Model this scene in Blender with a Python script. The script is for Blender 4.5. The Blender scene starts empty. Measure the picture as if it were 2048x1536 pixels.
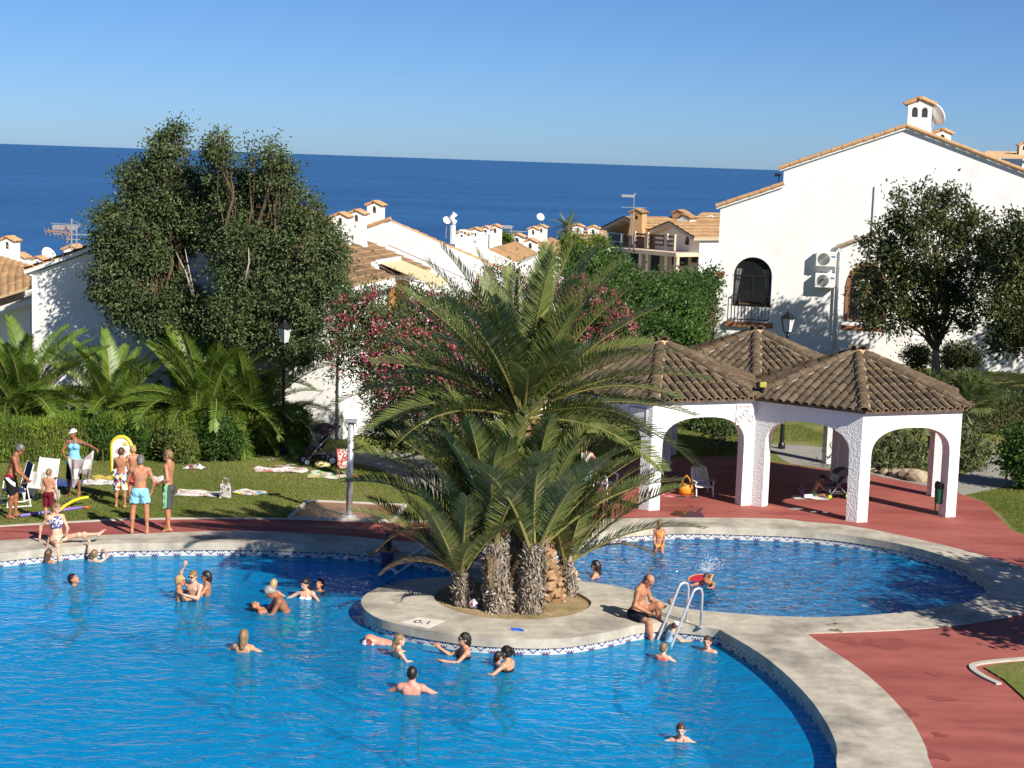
import bpy, bmesh, math, random
import numpy as np
from mathutils import Vector, Matrix
from mathutils.geometry import tessellate_polygon

SC = bpy.context.scene
COL = SC.collection
R = math.radians
random.seed(7); RNG = np.random.default_rng(7)

# ------------------------------------------------------------------ camera
CAM_H = 8.4; FPX = 3500.0; ROLL = R(1.95)
PITCH = math.atan((768-320)*math.cos(ROLL)/FPX)
_F = Vector((0, math.cos(PITCH), -math.sin(PITCH)))
_r0 = Vector((1, 0, 0)); _u0 = Vector((0, math.sin(PITCH), math.cos(PITCH)))
_r = _r0*math.cos(ROLL)+_u0*math.sin(ROLL); _u = -_r0*math.sin(ROLL)+_u0*math.cos(ROLL)
cd = bpy.data.cameras.new('camera'); cam = bpy.data.objects.new('camera', cd); COL.objects.link(cam)
cd.sensor_width = 36.0; cd.lens = 36.0*FPX/2048.0; cd.clip_end = 90000; cd.clip_start = 0.5
M = Matrix((( _r.x, _u.x, -_F.x, 0), (_r.y, _u.y, -_F.y, 0), (_r.z, _u.z, -_F.z, CAM_H), (0, 0, 0, 1)))
cam.matrix_world = M
SC.camera = cam

# ------------------------------------------------------------------ sky and sun
SUN_AZ, SUN_EL = R(140), R(35)            # azimuth clockwise from +Y (the view direction)
w = bpy.data.worlds.new('World'); SC.world = w; w.use_nodes = True
nt = w.node_tree; bg = nt.nodes['Background']
sky = nt.nodes.new('ShaderNodeTexSky'); sky.sky_type = 'NISHITA'; sky.sun_disc = False
sky.sun_elevation = SUN_EL; sky.sun_rotation = SUN_AZ
sky.altitude = 0; sky.air_density = 0.62; sky.dust_density = 0.28; sky.ozone_density = 10.0
hs = nt.nodes.new('ShaderNodeMix'); hs.data_type = 'RGBA'; hs.blend_type = 'MULTIPLY'; hs.inputs[0].default_value = 1.0
hs.inputs[7].default_value = (0.99, 1.0, 1.02, 1)
sat = nt.nodes.new('ShaderNodeHueSaturation'); sat.inputs['Saturation'].default_value = 1.0; sat.inputs['Value'].default_value = 0.97
nt.links.new(sky.outputs[0], hs.inputs[6]); nt.links.new(hs.outputs[2], sat.inputs['Color']); nt.links.new(sat.outputs[0], bg.inputs[0])
bg.inputs[1].default_value = 0.072
sd = bpy.data.lights.new('sun', 'SUN'); sun = bpy.data.objects.new('sun', sd); COL.objects.link(sun)
sd.energy = 5.0; sd.angle = R(0.53); sd.color = (1.0, 0.93, 0.82)
sdir = Vector((math.sin(SUN_AZ)*math.cos(SUN_EL), math.cos(SUN_AZ)*math.cos(SUN_EL), math.sin(SUN_EL)))
sun.rotation_euler = sdir.to_track_quat('Z', 'Y').to_euler(); sun.location = sdir*60
SC.view_settings.view_transform = 'Standard'; SC.view_settings.look = 'None'
SC.view_settings.gamma = 1; SC.view_settings.use_curve_mapping = False; SC.view_settings.exposure = 0.55

# ------------------------------------------------------------------ helpers
def ray(x, y): return _F+_r*((x-1024)/FPX)-_u*((y-768)/FPX)
def G(x, y, z=0.0):
    "point of the photograph on the level z"
    d = ray(x, y); t = (z-CAM_H)/d.z; return Vector((0, 0, CAM_H))+d*t
def A(x, y, Y):
    "point of the photograph at the distance Y"
    d = ray(x, y); return Vector((0, 0, CAM_H))+d*(Y/d.y)
def tag(o, label=None, cat=None, group=None, kind=None):
    if label: o['label'] = label
    if cat: o['category'] = cat
    if group: o['group'] = group
    if kind: o['kind'] = kind
    return o
def empty(name, loc=(0, 0, 0), rz=0.0, label=None, cat=None, group=None):
    o = bpy.data.objects.new(name, None); COL.objects.link(o); o.location = loc; o.rotation_euler = (0, 0, rz)
    o.empty_display_size = 0.2
    return tag(o, label, cat, group)
def link(name, me, parent=None, loc=None, rot=None, scale=None):
    o = bpy.data.objects.new(name, me); COL.objects.link(o)
    if parent is not None: o.parent = parent
    if loc is not None: o.location = loc
    if rot is not None: o.rotation_euler = rot
    if scale is not None: o.scale = scale
    return o
def fast_mesh(name, V, Fc, mats, smooth=False, midx=None, attr=None):
    "V n x 3, Fc m x k array (k = 3 or 4)"
    V = np.asarray(V, np.float32); Fc = np.asarray(Fc, np.int32)
    me = bpy.data.meshes.new(name); m, k = Fc.shape
    me.vertices.add(len(V)); me.vertices.foreach_set('co', V.ravel())
    me.loops.add(m*k); me.loops.foreach_set('vertex_index', Fc.ravel())
    me.polygons.add(m); me.polygons.foreach_set('loop_start', np.arange(m, dtype=np.int32)*k)
    try: me.polygons.foreach_set('loop_total', np.full(m, k, np.int32))
    except Exception: pass
    if midx is not None: me.polygons.foreach_set('material_index', np.asarray(midx, np.int32))
    for mt in (mats if isinstance(mats, (list, tuple)) else [mats]): me.materials.append(mt)
    if attr is not None:
        a = me.attributes.new('rnd', 'FLOAT', 'FACE'); a.data.foreach_set('value', np.asarray(attr, np.float32))
    me.update(calc_edges=True); me.validate()
    me.polygons.foreach_set('use_smooth', np.full(len(me.polygons), bool(smooth)))
    return me

class MB:
    def __init__(s): s.v = []; s.f = []; s.m = []
    def quad(s, *p, m=0):
        i = len(s.v); s.v += [tuple(q) for q in p]; s.f.append(tuple(range(i, i+len(p)))); s.m.append(m); return s
    def box(s, c, size, rz=0.0, m=0, mat=None, taper=1.0):
        cx, cy, cz = c; a, b, h = size[0]/2, size[1]/2, size[2]/2
        pts = []
        for z in (-h, h):
            k = taper if z > 0 else 1.0
            for (x, y) in ((-a, -b), (a, -b), (a, b), (-a, b)): pts.append(Vector((x*k, y*k, z)))
        T = mat if mat is not None else Matrix.Rotation(rz, 3, 'Z')
        i = len(s.v); s.v += [tuple(T@p+Vector(c)) for p in pts]
        for q in ((0, 3, 2, 1), (4, 5, 6, 7), (0, 1, 5, 4), (1, 2, 6, 5), (2, 3, 7, 6), (3, 0, 4, 7)):
            s.f.append(tuple(i+k for k in q)); s.m.append(m)
        return s
    def bar(s, p, q, wdt, hgt=None, m=0):
        p = Vector(p); q = Vector(q); d = q-p; L = d.length
        if L < 1e-6: return s
        T = d.to_track_quat('X', 'Z').to_matrix()
        return s.box((p+q)/2, (L, wdt, hgt or wdt), m=m, mat=T)
    def tube(s, pts, rad, n=8, m=0, cap=True, flat=1.0):
        pts = [Vector(p) for p in pts]; N = len(pts)
        if not hasattr(rad, '__len__'): rad = [rad]*N
        i0 = len(s.v); up = None
        for k in range(N):
            t = (pts[min(k+1, N-1)]-pts[max(k-1, 0)])
            t = t.normalized() if t.length > 1e-9 else Vector((0, 0, 1))
            if up is None:
                up = t.orthogonal().normalized()
            up = (up-t*up.dot(t)); up = up.normalized() if up.length > 1e-6 else t.orthogonal().normalized()
            b = t.cross(up)
            for j in range(n):
                a = 2*math.pi*j/n; s.v.append(tuple(pts[k]+up*math.cos(a)*rad[k]+b*math.sin(a)*rad[k]*flat))
        for k in range(N-1):
            for j in range(n):
                a = i0+k*n+j; b_ = i0+k*n+(j+1) % n
                s.f.append((a, b_, b_+n, a+n)); s.m.append(m)
        if cap:
            s.f.append(tuple(i0+j for j in reversed(range(n)))); s.m.append(m)
            s.f.append(tuple(i0+(N-1)*n+j for j in range(n))); s.m.append(m)
        return s
    def lathe(s, c, prof, n=16, m=0):
        "prof = [(radius, z)]"
        i0 = len(s.v); c = Vector(c)
        for (r, z) in prof:
            for j in range(n):
                a = 2*math.pi*j/n; s.v.append((c.x+r*math.cos(a), c.y+r*math.sin(a), c.z+z))
        for k in range(len(prof)-1):
            for j in range(n):
                a = i0+k*n+j; b = i0+k*n+(j+1) % n
                s.f.append((a, b, b+n, a+n)); s.m.append(m)
        s.f.append(tuple(i0+j for j in reversed(range(n)))); s.m.append(m)
        s.f.append(tuple(i0+(len(prof)-1)*n+j for j in range(n))); s.m.append(m)
        return s
    def prism(s, loops, z0, z1, m=0, T=None, sides=True, msides=None, top=True, bottom=True):
        "loops = outer + holes of 2-D points; extruded from z0 to z1, T maps (x,y,z) to the world"
        T = T or (lambda p: p)
        L3 = [[Vector((p[0], p[1], 0)) for p in l] for l in loops]
        flat = [p for l in L3 for p in l]; tri = tessellate_polygon(L3); n = len(flat); i0 = len(s.v)
        s.v += [tuple(T(Vector((p.x, p.y, z0)))) for p in flat]+[tuple(T(Vector((p.x, p.y, z1)))) for p in flat]
        for t in tri:
            a, b, c = (flat[k] for k in t)
            ccw = (b.x-a.x)*(c.y-a.y)-(b.y-a.y)*(c.x-a.x) > 0
            t = tuple(t) if ccw else tuple(reversed(t))
            if top: s.f.append(tuple(i0+n+k for k in t)); s.m.append(m)
            if bottom: s.f.append(tuple(i0+k for k in reversed(t))); s.m.append(m)
        if sides:
            k0 = 0
            for li, l in enumerate(L3):
                k = len(l); area = sum(l[j].x*l[(j+1) % k].y-l[(j+1) % k].x*l[j].y for j in range(k))
                flip = (area > 0) != (li == 0)
                for j in range(k):
                    a = i0+k0+j; b = i0+k0+(j+1) % k
                    q = (a, b, b+n, a+n)
                    s.f.append(tuple(reversed(q)) if flip else q); s.m.append(m if msides is None else msides)
                k0 += k
        return s
    def mesh(s, name, mats, smooth=False):
        me = bpy.data.meshes.new(name); me.from_pydata([tuple(v) for v in s.v], [], s.f)
        for mt in (mats if isinstance(mats, (list, tuple)) else [mats]): me.materials.append(mt)
        me.polygons.foreach_set('material_index', s.m)
        me.polygons.foreach_set('use_smooth', [bool(smooth)]*len(me.polygons)); me.update()
        return me
    def build(s, name, mats, parent=None, smooth=False, loc=None, rz=None, bevel=0.0):
        o = link(name, s.mesh(name, mats, smooth), parent, loc, None if rz is None else (0, 0, rz))
        if bevel:
            b = o.modifiers.new('bevel', 'BEVEL'); b.width = bevel; b.segments = 2; b.limit_method = 'ANGLE'
        return o
def spline(P, n=8, closed=True):
    P = [Vector((p[0], p[1])) for p in P]; N = len(P); out = []
    rng = range(N) if closed else range(N-1)
    for i in rng:
        g = (lambda k: P[k % N]) if closed else (lambda k: P[max(0, min(N-1, k))])
        p0, p1, p2, p3 = g(i-1), g(i), g(i+1), g(i+2)
        for j in range(n):
            t = j/n
            out.append(0.5*((2*p1)+(p2-p0)*t+(2*p0-5*p1+4*p2-p3)*t*t+(-p0+3*p1-3*p2+p3)*t*t*t))
    if not closed: out.append(P[-1])
    return out

# ------------------------------------------------------------------ materials
def new_mat(name):
    m = bpy.data.materials.new(name); m.use_nodes = True; nt = m.node_tree
    return m, nt, nt.nodes['Principled BSDF']
def nd(nt, t, **kw):
    n = nt.nodes.new(t)
    for k, v in kw.items(): setattr(n, k, v)
    return n
def mat(name, col, rough=0.6, var=0.12, vscale=4.0, bump=0.0, bscale=40.0, metal=0.0, spec=0.4, col2=None, c2scale=2.0, c2lo=0.45, c2hi=0.65, world=True, dist=0.02, stretch=None):
    m, nt, p = new_mat(name)
    p.inputs['Roughness'].default_value = rough; p.inputs['Metallic'].default_value = metal
    p.inputs['Specular IOR Level'].default_value = spec
    src = nd(nt, 'ShaderNodeNewGeometry').outputs['Position'] if world else nd(nt, 'ShaderNodeTexCoord').outputs['Object']
    if stretch:
        mp = nd(nt, 'ShaderNodeMapping'); mp.inputs['Scale'].default_value = stretch; nt.links.new(src, mp.inputs[0]); src = mp.outputs[0]
    n = nd(nt, 'ShaderNodeTexNoise'); n.inputs['Scale'].default_value = vscale; n.inputs['Detail'].default_value = 6; n.inputs['Roughness'].default_value = 0.65
    nt.links.new(src, n.inputs['Vector'])
    r = nd(nt, 'ShaderNodeMapRange'); r.inputs[1].default_value = 0.3; r.inputs[2].default_value = 0.7
    r.inputs[3].default_value = 1-var; r.inputs[4].default_value = 1+var; nt.links.new(n.outputs[0], r.inputs[0])
    mx = nd(nt, 'ShaderNodeMix', data_type='RGBA', blend_type='MULTIPLY'); mx.inputs[0].default_value = 1
    if col2:
        n2 = nd(nt, 'ShaderNodeTexNoise'); n2.inputs['Scale'].default_value = c2scale; n2.inputs['Detail'].default_value = 5
        nt.links.new(src, n2.inputs['Vector'])
        r2 = nd(nt, 'ShaderNodeMapRange'); r2.inputs[1].default_value = c2lo; r2.inputs[2].default_value = c2hi; nt.links.new(n2.outputs[0], r2.inputs[0])
        m2 = nd(nt, 'ShaderNodeMix', data_type='RGBA'); m2.inputs[6].default_value = (*col, 1); m2.inputs[7].default_value = (*col2, 1)
        nt.links.new(r2.outputs[0], m2.inputs[0]); nt.links.new(m2.outputs[2], mx.inputs[6])
    else: mx.inputs[6].default_value = (*col, 1)
    nt.links.new(r.outputs[0], mx.inputs[7]); nt.links.new(mx.outputs[2], p.inputs['Base Color'])
    if bump:
        n3 = nd(nt, 'ShaderNodeTexNoise'); n3.inputs['Scale'].default_value = bscale; n3.inputs['Detail'].default_value = 3
        nt.links.new(src, n3.inputs['Vector'])
        b = nd(nt, 'ShaderNodeBump'); b.inputs['Strength'].default_value = bump; b.inputs['Distance'].default_value = dist
        nt.links.new(n3.outputs[0], b.inputs['Height']); nt.links.new(b.outputs[0], p.inputs['Normal'])
    return m
def leaf_mat(name, c1, c2, c3=None, rough=0.5, trans=0.25, spec=0.35):
    "foliage: colour runs over the per-leaf attribute, some light passes through"
    m, nt, p = new_mat(name); out = nt.nodes['Material Output']
    a = nd(nt, 'ShaderNodeAttribute', attribute_name='rnd')
    cr = nd(nt, 'ShaderNodeValToRGB'); e = cr.color_ramp.elements
    e[0].color = (*c1, 1); e[1].color = (*c2, 1)
    if c3: x = e.new(0.9); x.color = (*c2, 1); e[-1].color = (*c3, 1)
    nt.links.new(a.outputs['Fac'], cr.inputs[0]); nt.links.new(cr.outputs[0], p.inputs['Base Color'])
    p.inputs['Roughness'].default_value = rough; p.inputs['Specular IOR Level'].default_value = spec
    t = nd(nt, 'ShaderNodeBsdfTranslucent'); nt.links.new(cr.outputs[0], t.inputs[0])
    ms = nd(nt, 'ShaderNodeMixShader'); ms.inputs[0].default_value = trans
    nt.links.new(p.outputs[0], ms.inputs[1]); nt.links.new(t.outputs[0], ms.inputs[2]); nt.links.new(ms.outputs[0], out.inputs[0])
    return m
def plain(name, col, rough=0.5, metal=0.0, spec=0.4): return mat(name, col, rough, 0.06, 9.0, metal=metal, spec=spec, world=False)

M_STUCCO = mat('white_stucco', (0.81, 0.80, 0.785), 0.9, 0.035, 1.2, bump=0.32, bscale=20, spec=0.1, dist=0.025, col2=(0.72, 0.705, 0.68), c2scale=0.7, c2lo=0.55, c2hi=0.8)
M_STUCCO_ROUGH = mat('rough_white_stucco', (0.80, 0.795, 0.785), 0.9, 0.03, 2, bump=0.9, bscale=22, spec=0.1, dist=0.035)
M_CONCRETE = mat('coping_concrete', (0.47, 0.425, 0.345), 0.85, 0.22, 3.5, bump=0.25, bscale=60, col2=(0.26, 0.235, 0.195), c2scale=0.9, c2lo=0.46, c2hi=0.68, spec=0.2, dist=0.01)
M_RED = mat('red_paving', (0.34, 0.10, 0.08), 0.75, 0.2, 1.6, bump=0.3, bscale=90, col2=(0.26, 0.066, 0.054), c2scale=0.55, c2lo=0.45, c2hi=0.66, spec=0.25, dist=0.006, stretch=(0.5, 1.5, 1))
M_LAWN = mat('lawn', (0.17, 0.195, 0.05), 0.95, 0.3, 9, bump=0.8, bscale=55, col2=(0.29, 0.25, 0.12), c2scale=0.5, c2lo=0.5, c2hi=0.72, spec=0.05, dist=0.04)
M_PATH = mat('grey_path', (0.29, 0.275, 0.25), 0.9, 0.14, 3, bump=0.4, bscale=80, spec=0.15, dist=0.01)
M_KERB = mat('pale_kerb', (0.46, 0.43, 0.37), 0.85, 0.12, 3)
M_SOIL = mat('planter_soil', (0.38, 0.28, 0.16), 0.95, 0.3, 6, bump=0.9, bscale=28, col2=(0.25, 0.19, 0.09), c2scale=3, spec=0.05, dist=0.04)
M_TERRACOTTA = mat('roof_tile_tan', (0.46, 0.26, 0.13), 0.85, 0.28, 7, col2=(0.30, 0.165, 0.085), c2scale=1.4, spec=0.1)
M_BLACK = plain('black_iron', (0.012, 0.012, 0.013), 0.45)
M_STEEL = plain('stainless_steel', (0.68, 0.68, 0.68), 0.34, 0.55)
M_WHITE = plain('white_plastic', (0.78, 0.78, 0.77), 0.4)
M_GREY = plain('grey_metal', (0.35, 0.36, 0.37), 0.5, 0.3)
M_BROWNBARK = mat('bark_brown', (0.12, 0.085, 0.055), 0.95, 0.3, 14, bump=0.9, bscale=30, spec=0.1, dist=0.02)
M_GREYBARK = mat('bark_grey', (0.26, 0.23, 0.19), 0.95, 0.3, 14, bump=0.8, bscale=30, spec=0.1, dist=0.02)
# ================================================================== ground, pools and paving
def px(L, z=0.0): return [(G(x, y, z).x, G(x, y, z).y) for (x, y) in L]
Z_COP = 0.02
big_loop = spline(px([(-420, 1150), (-150, 1122), (0, 1107), (192, 1089), (320, 1086), (450, 1085), (560, 1087), (680, 1092), (789, 1102), (886, 1118), (930, 1132)], Z_COP), 6, False)
big_loop += spline(px([(938, 1143), (925, 1151), (892, 1154), (839, 1157), (794, 1164), (760, 1174), (732, 1188), (722, 1203), (730, 1219), (756, 1236), (802, 1249), (854, 1260), (937, 1272), (1010, 1277), (1078, 1279), (1140, 1276), (1194, 1268), (1240, 1259), (1266, 1252)], Z_COP), 5, False)
big_loop += spline(px([(1296, 1247), (1330, 1246), (1364, 1249), (1410, 1254), (1440, 1259)], Z_COP), 3, False)
big_loop += spline(px([(1449, 1265), (1490, 1288), (1534, 1317), (1577, 1353), (1621, 1399), (1650, 1441), (1667, 1474), (1674, 1500), (1675, 1540)], Z_COP)+[(4.55, 21.3), (3.4, 18.6), (0.6, 16.4), (-4, 15.4), (-9.5, 16), (-14, 18.5), (-18, 22.5), (-19.5, 27), (-18.8, 31)], 5, False)
small_loop = spline(px([(1164, 1071), (1232, 1062), (1308, 1056), (1383, 1054), (1480, 1056), (1600, 1061), (1700, 1071), (1800, 1088), (1880, 1109), (1940, 1133), (1972, 1155), (1979, 1171), (1965, 1190), (1921, 1207), (1848, 1219), (1738, 1230), (1629, 1234), (1519, 1230), (1430, 1223), (1373, 1217), (1336, 1208), (1300, 1191), (1251, 1176), (1195, 1166), (1138, 1159), (1108, 1148), (1095, 1128), (1102, 1104), (1128, 1085)], Z_COP), 5)
planter_loop = spline(px([(868, 1192), (880, 1178), (905, 1168), (960, 1162), (1040, 1160), (1110, 1168), (1150, 1183), (1176, 1197), (1182, 1208), (1165, 1222), (1130, 1232), (1070, 1238), (1010, 1238), (950, 1231), (900, 1217), (876, 1205)], Z_COP), 5)
cop_outer = spline(px([(-420, 1122), (-150, 1098), (0, 1083), (120, 1076), (246, 1070), (420, 1064), (560, 1065), (688, 1073), (740, 1078), (850, 1087), (950, 1082), (1080, 1062), (1193, 1042), (1314, 1037), (1440, 1037), (1560, 1039), (1607, 1044), (1714, 1055), (1850, 1083), (1950, 1108), (2048, 1137), (2120, 1170), (2140, 1192), (2110, 1210), (2048, 1228), (1950, 1246), (1850, 1258), (1740, 1264)]), 5, False)
cop_outer += spline(px([(1612, 1268), (1651, 1295), (1702, 1328), (1753, 1368), (1793, 1408), (1826, 1448), (1851, 1496), (1866, 1540)])+[(6.0, 20.5), (4.6, 17.2), (1.2, 14.8), (-4, 13.8), (-10, 14.4), (-15, 17), (-19.3, 21.5), (-21, 27), (-20.4, 33)], 5, False)
cop = MB(); cop.prism([cop_outer, big_loop, small_loop, planter_loop], -0.15, Z_COP)
cop_o = cop.build('pool_coping', M_CONCRETE); tag(cop_o, kind='structure')
bv = cop_o.modifiers.new('bevel', 'BEVEL'); bv.width = 0.018; bv.segments = 2; bv.limit_method = 'ANGLE'; bv.angle_limit = R(50)

# red paving with a hole for the coping
red_outer = px([(-700, 1104), (-420, 1083), (0, 1054), (136, 1046), (258, 1040), (420, 1038), (574, 1039), (789, 1046), (880, 1040), (960, 1010), (1050, 972), (1130, 940), (1230, 922), (1330, 915), (1440, 913), (1527, 921), (1580, 929), (1666, 940), (1735, 948), (1856, 972), (1925, 989), (1971, 1005), (1998, 1035), (2025, 1062), (2090, 1085), (2300, 1105)])
red_outer += [(22, 36), (24, 12), (20, 4), (-30, 4), (-34, 30)]
MB().prism([red_outer, cop_outer], -0.12, 0.0, bottom=False).build('red_paving', M_RED)['kind'] = 'structure'
lawn_outer = [(-60, -10), (70, -10), (70, 96), (-60, 96)]
MB().prism([lawn_outer, red_outer], -0.3, -0.006, bottom=False, sides=False).build('lawn', M_LAWN)['kind'] = 'structure'
# pale kerb strip between lawn and red paving
def strip(name, pts, wdt, z0, z1, m, n=6, kind='structure', parent=None):
    P = spline(pts, n, False); mb = MB(); L = []; Rr = []
    for i, p in enumerate(P):
        t = P[min(i+1, len(P)-1)]-P[max(i-1, 0)]; t.normalize(); nrm = Vector((-t.y, t.x))
        L.append(p+nrm*wdt/2); Rr.append(p-nrm*wdt/2)
    mb.prism([L+Rr[::-1]], z0, z1); o = mb.build(name, m, parent)
    if kind: o['kind'] = kind
    return o
strip('lawn_kerb', px([(-420, 1082), (0, 1053), (136, 1045), (258, 1039), (420, 1037), (574, 1038)]), 0.10, -0.2, 0.018, M_KERB)
strip('lawn_kerb', px([(815, 1044), (850, 1043), (880, 1038)]), 0.10, -0.2, 0.017, M_KERB)
# paths
def sheet(name, pts, z, m): o = MB().prism([pts], z-0.2, z, bottom=False).build(name, m); o['kind'] = 'structure'; return o
sheet('path', px([(655, 908), (690, 902), (790, 902), (850, 912), (880, 935), (905, 975), (900, 1000), (860, 985), (815, 960), (760, 938), (700, 922)]), -0.002, M_PATH)
sheet('path', px([(1530, 888), (1600, 890), (1700, 900), (1760, 925), (1900, 965), (1880, 985), (1735, 946), (1666, 938), (1580, 927), (1560, 915)]), -0.0025, M_PATH)
sheet('path', px([(1905, 958), (1960, 935), (1990, 905), (2120, 905), (2120, 945), (2030, 970), (1960, 982), (1928, 990), (1900, 978)]), -0.003, M_PATH)
# lawn patch by the right edge, held by a kerb
patch = px([(1968, 1337), (2000, 1330), (2060, 1325), (2200, 1318), (2250, 1420), (2090, 1440), (2048, 1398), (2010, 1363)])
o = MB().prism([patch], -0.1, 0.03).build('lawn', M_LAWN); o['kind'] = 'structure'
strip('lawn_kerb', px([(2110, 1311), (2048, 1316), (1990, 1321), (1950, 1327), (1946, 1336), (1965, 1350), (1998, 1366)], 0.03), 0.11, -0.1, 0.034, M_KERB, 5)

# planter soil
o = MB().prism([planter_loop], -0.25, -0.03, bottom=False, sides=False).build('planter_soil', M_SOIL); o['kind'] = 'structure'
o = MB().prism([planter_loop], -0.3, -0.08, top=False, bottom=False).build('planter_rim', M_CONCRETE); o['kind'] = 'structure'

# pool basins
Z_WATER = -0.27; Z_FLOOR = -1.55
def pool_tile_mat():
    return mat('pool_floor', (0.06, 0.52, 0.82), 0.6, 0.08, 0.8, spec=0.2)
M_BASIN = pool_tile_mat()
M_TW = plain('mosaic_white', (0.52, 0.52, 0.50), 0.3); M_TB = plain('mosaic_blue', (0.015, 0.03, 0.16), 0.3); M_TR = plain('mosaic_red', (0.25, 0.03, 0.06), 0.3)
PAT = ["##....##..#.#.#...",
       "..#..#............",
       "...##....#.#.#.#..",
       "..........#r#r#...",
       ".........#.#.#.#..",
       ".................."]
def offset_loop(loop, d):
    out = []; n = len(loop)
    area = sum(loop[j].x*loop[(j+1) % n].y-loop[(j+1) % n].x*loop[j].y for j in range(n)); sg = 1 if area > 0 else -1
    for i in range(n):
        t = (loop[(i+1) % n]-loop[i-1]); t.normalize(); out.append(loop[i]+Vector((t.y, -t.x))*d*sg)
    return out
def resample(loop, step):
    n = len(loop); out = []; acc = 0.0
    for i in range(n):
        a, b = loop[i], loop[(i+1) % n]; L = (b-a).length; s = -acc
        while s+step <= L:
            s += step; out.append(a.lerp(b, s/L))
        acc = L-s
    return out
def pool(loop, floor_z, nm):
    wall = offset_loop(loop, 0.025)
    o = MB().prism([wall], floor_z-0.2, floor_z, bottom=False, sides=False).build(nm+'_floor', M_BASIN); o['kind'] = 'structure'
    mb = MB(); n = len(wall)
    for i in range(n):
        a, b = wall[i], wall[(i+1) % n]
        mb.quad((b.x, b.y, floor_z), (a.x, a.y, floor_z), (a.x, a.y, -0.36), (b.x, b.y, -0.36))
    o = mb.build(nm+'_wall', M_BASIN); o['kind'] = 'structure'
    st = 0.026; P = resample(wall, st); V = []; F = []; mi = []
    rows = [-0.14-i*st for i in range(11)]
    for p in P:
        for z in rows: V.append((p.x, p.y, z))
    nr = len(rows); N = len(P)
    for i in range(N):
        j = (i+1) % N
        for k in range(nr-1):
            F.append((i*nr+k, j*nr+k, j*nr+k+1, i*nr+k+1))
            c = PAT[k-1][i % 18] if 1 <= k <= 6 else '.'
            mi.append({'.': 0, '#': 1, 'r': 2}[c] if k > 0 else 1)
    o = link(nm+'_mosaic_band', fast_mesh('band', V, F, [M_TW, M_TB, M_TR], midx=mi)); o['kind'] = 'structure'
pool(big_loop, Z_FLOOR, 'swimming_pool'); pool(small_loop, -0.75, 'wading_pool')

def water_mat(name, body, see, fac, sc=1.0, strength=0.26, refl=0.5, dist=0.16, ior=1.33):
    m, nt, p = new_mat(name); out = nt.nodes['Material Output']; nt.nodes.remove(p)
    pos = nd(nt, 'ShaderNodeNewGeometry').outputs['Position']
    def nz(scale, detail, stretch, rough=0.5, dis=0.0):
        mp = nd(nt, 'ShaderNodeMapping'); mp.inputs['Scale'].default_value = stretch; mp.inputs['Rotation'].default_value = (0, 0, R(14)); nt.links.new(pos, mp.inputs[0])
        n = nd(nt, 'ShaderNodeTexNoise'); n.inputs['Scale'].default_value = scale*sc; n.inputs['Detail'].default_value = detail; n.inputs['Roughness'].default_value = rough; n.inputs['Distortion'].default_value = dis
        nt.links.new(mp.outputs[0], n.inputs['Vector']); return n.outputs[0]
    a = nz(1.1, 2, (1, 1, 1), 0.5, 0.6); b = nz(3.6, 3, (0.8, 1.15, 1), 0.55, 1.0)
    ad = nd(nt, 'ShaderNodeMath', operation='MULTIPLY_ADD'); ad.inputs[1].default_value = 1.5; nt.links.new(a, ad.inputs[0]); nt.links.new(b, ad.inputs[2])
    bp = nd(nt, 'ShaderNodeBump'); bp.inputs['Strength'].default_value = strength; bp.inputs['Distance'].default_value = dist; nt.links.new(ad.outputs[0], bp.inputs['Height'])
    tr = nd(nt, 'ShaderNodeBsdfTransparent'); tr.inputs[0].default_value = (*see, 1)
    df = nd(nt, 'ShaderNodeBsdfDiffuse'); df.inputs[0].default_value = (*body, 1); nt.links.new(bp.outputs[0], df.inputs['Normal'])
    m1 = nd(nt, 'ShaderNodeMixShader'); m1.inputs[0].default_value = fac; nt.links.new(tr.outputs[0], m1.inputs[1]); nt.links.new(df.outputs[0], m1.inputs[2])
    gl = nd(nt, 'ShaderNodeBsdfGlossy'); gl.inputs['Roughness'].default_value = 0.04; nt.links.new(bp.outputs[0], gl.inputs['Normal'])
    fr = nd(nt, 'ShaderNodeFresnel'); fr.inputs[0].default_value = ior; nt.links.new(bp.outputs[0], fr.inputs['Normal'])
    m2 = nd(nt, 'ShaderNodeMixShader'); fm = nd(nt, 'ShaderNodeMath', operation='MULTIPLY'); fm.inputs[1].default_value = refl; nt.links.new(fr.outputs[0], fm.inputs[0]); nt.links.new(fm.outputs[0], m2.inputs[0]); nt.links.new(m1.outputs[0], m2.inputs[1]); nt.links.new(gl.outputs[0], m2.inputs[2])
    nt.links.new(m2.outputs[0], out.inputs[0]); return m
M_WATER = water_mat('pool_water', (0.004, 0.29, 0.61), (0.20, 0.88, 1.0), 0.50, 0.9, 0.36, 0.55, 0.18)
M_WATER2 = water_mat('wading_water', (0.012, 0.30, 0.68), (0.30, 0.80, 1.0), 0.45, 1.0, 1.0, 1.0, 0.34, 1.6)
def water(loop, nm, m):
    o = MB().prism([offset_loop(loop, 0.02)], Z_WATER-0.01, Z_WATER, bottom=False, sides=False).build(nm, m); o['kind'] = 'structure'; return o
water(big_loop, 'swimming_pool_water', M_WATER); water(small_loop, 'wading_pool_water', M_WATER2)

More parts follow.
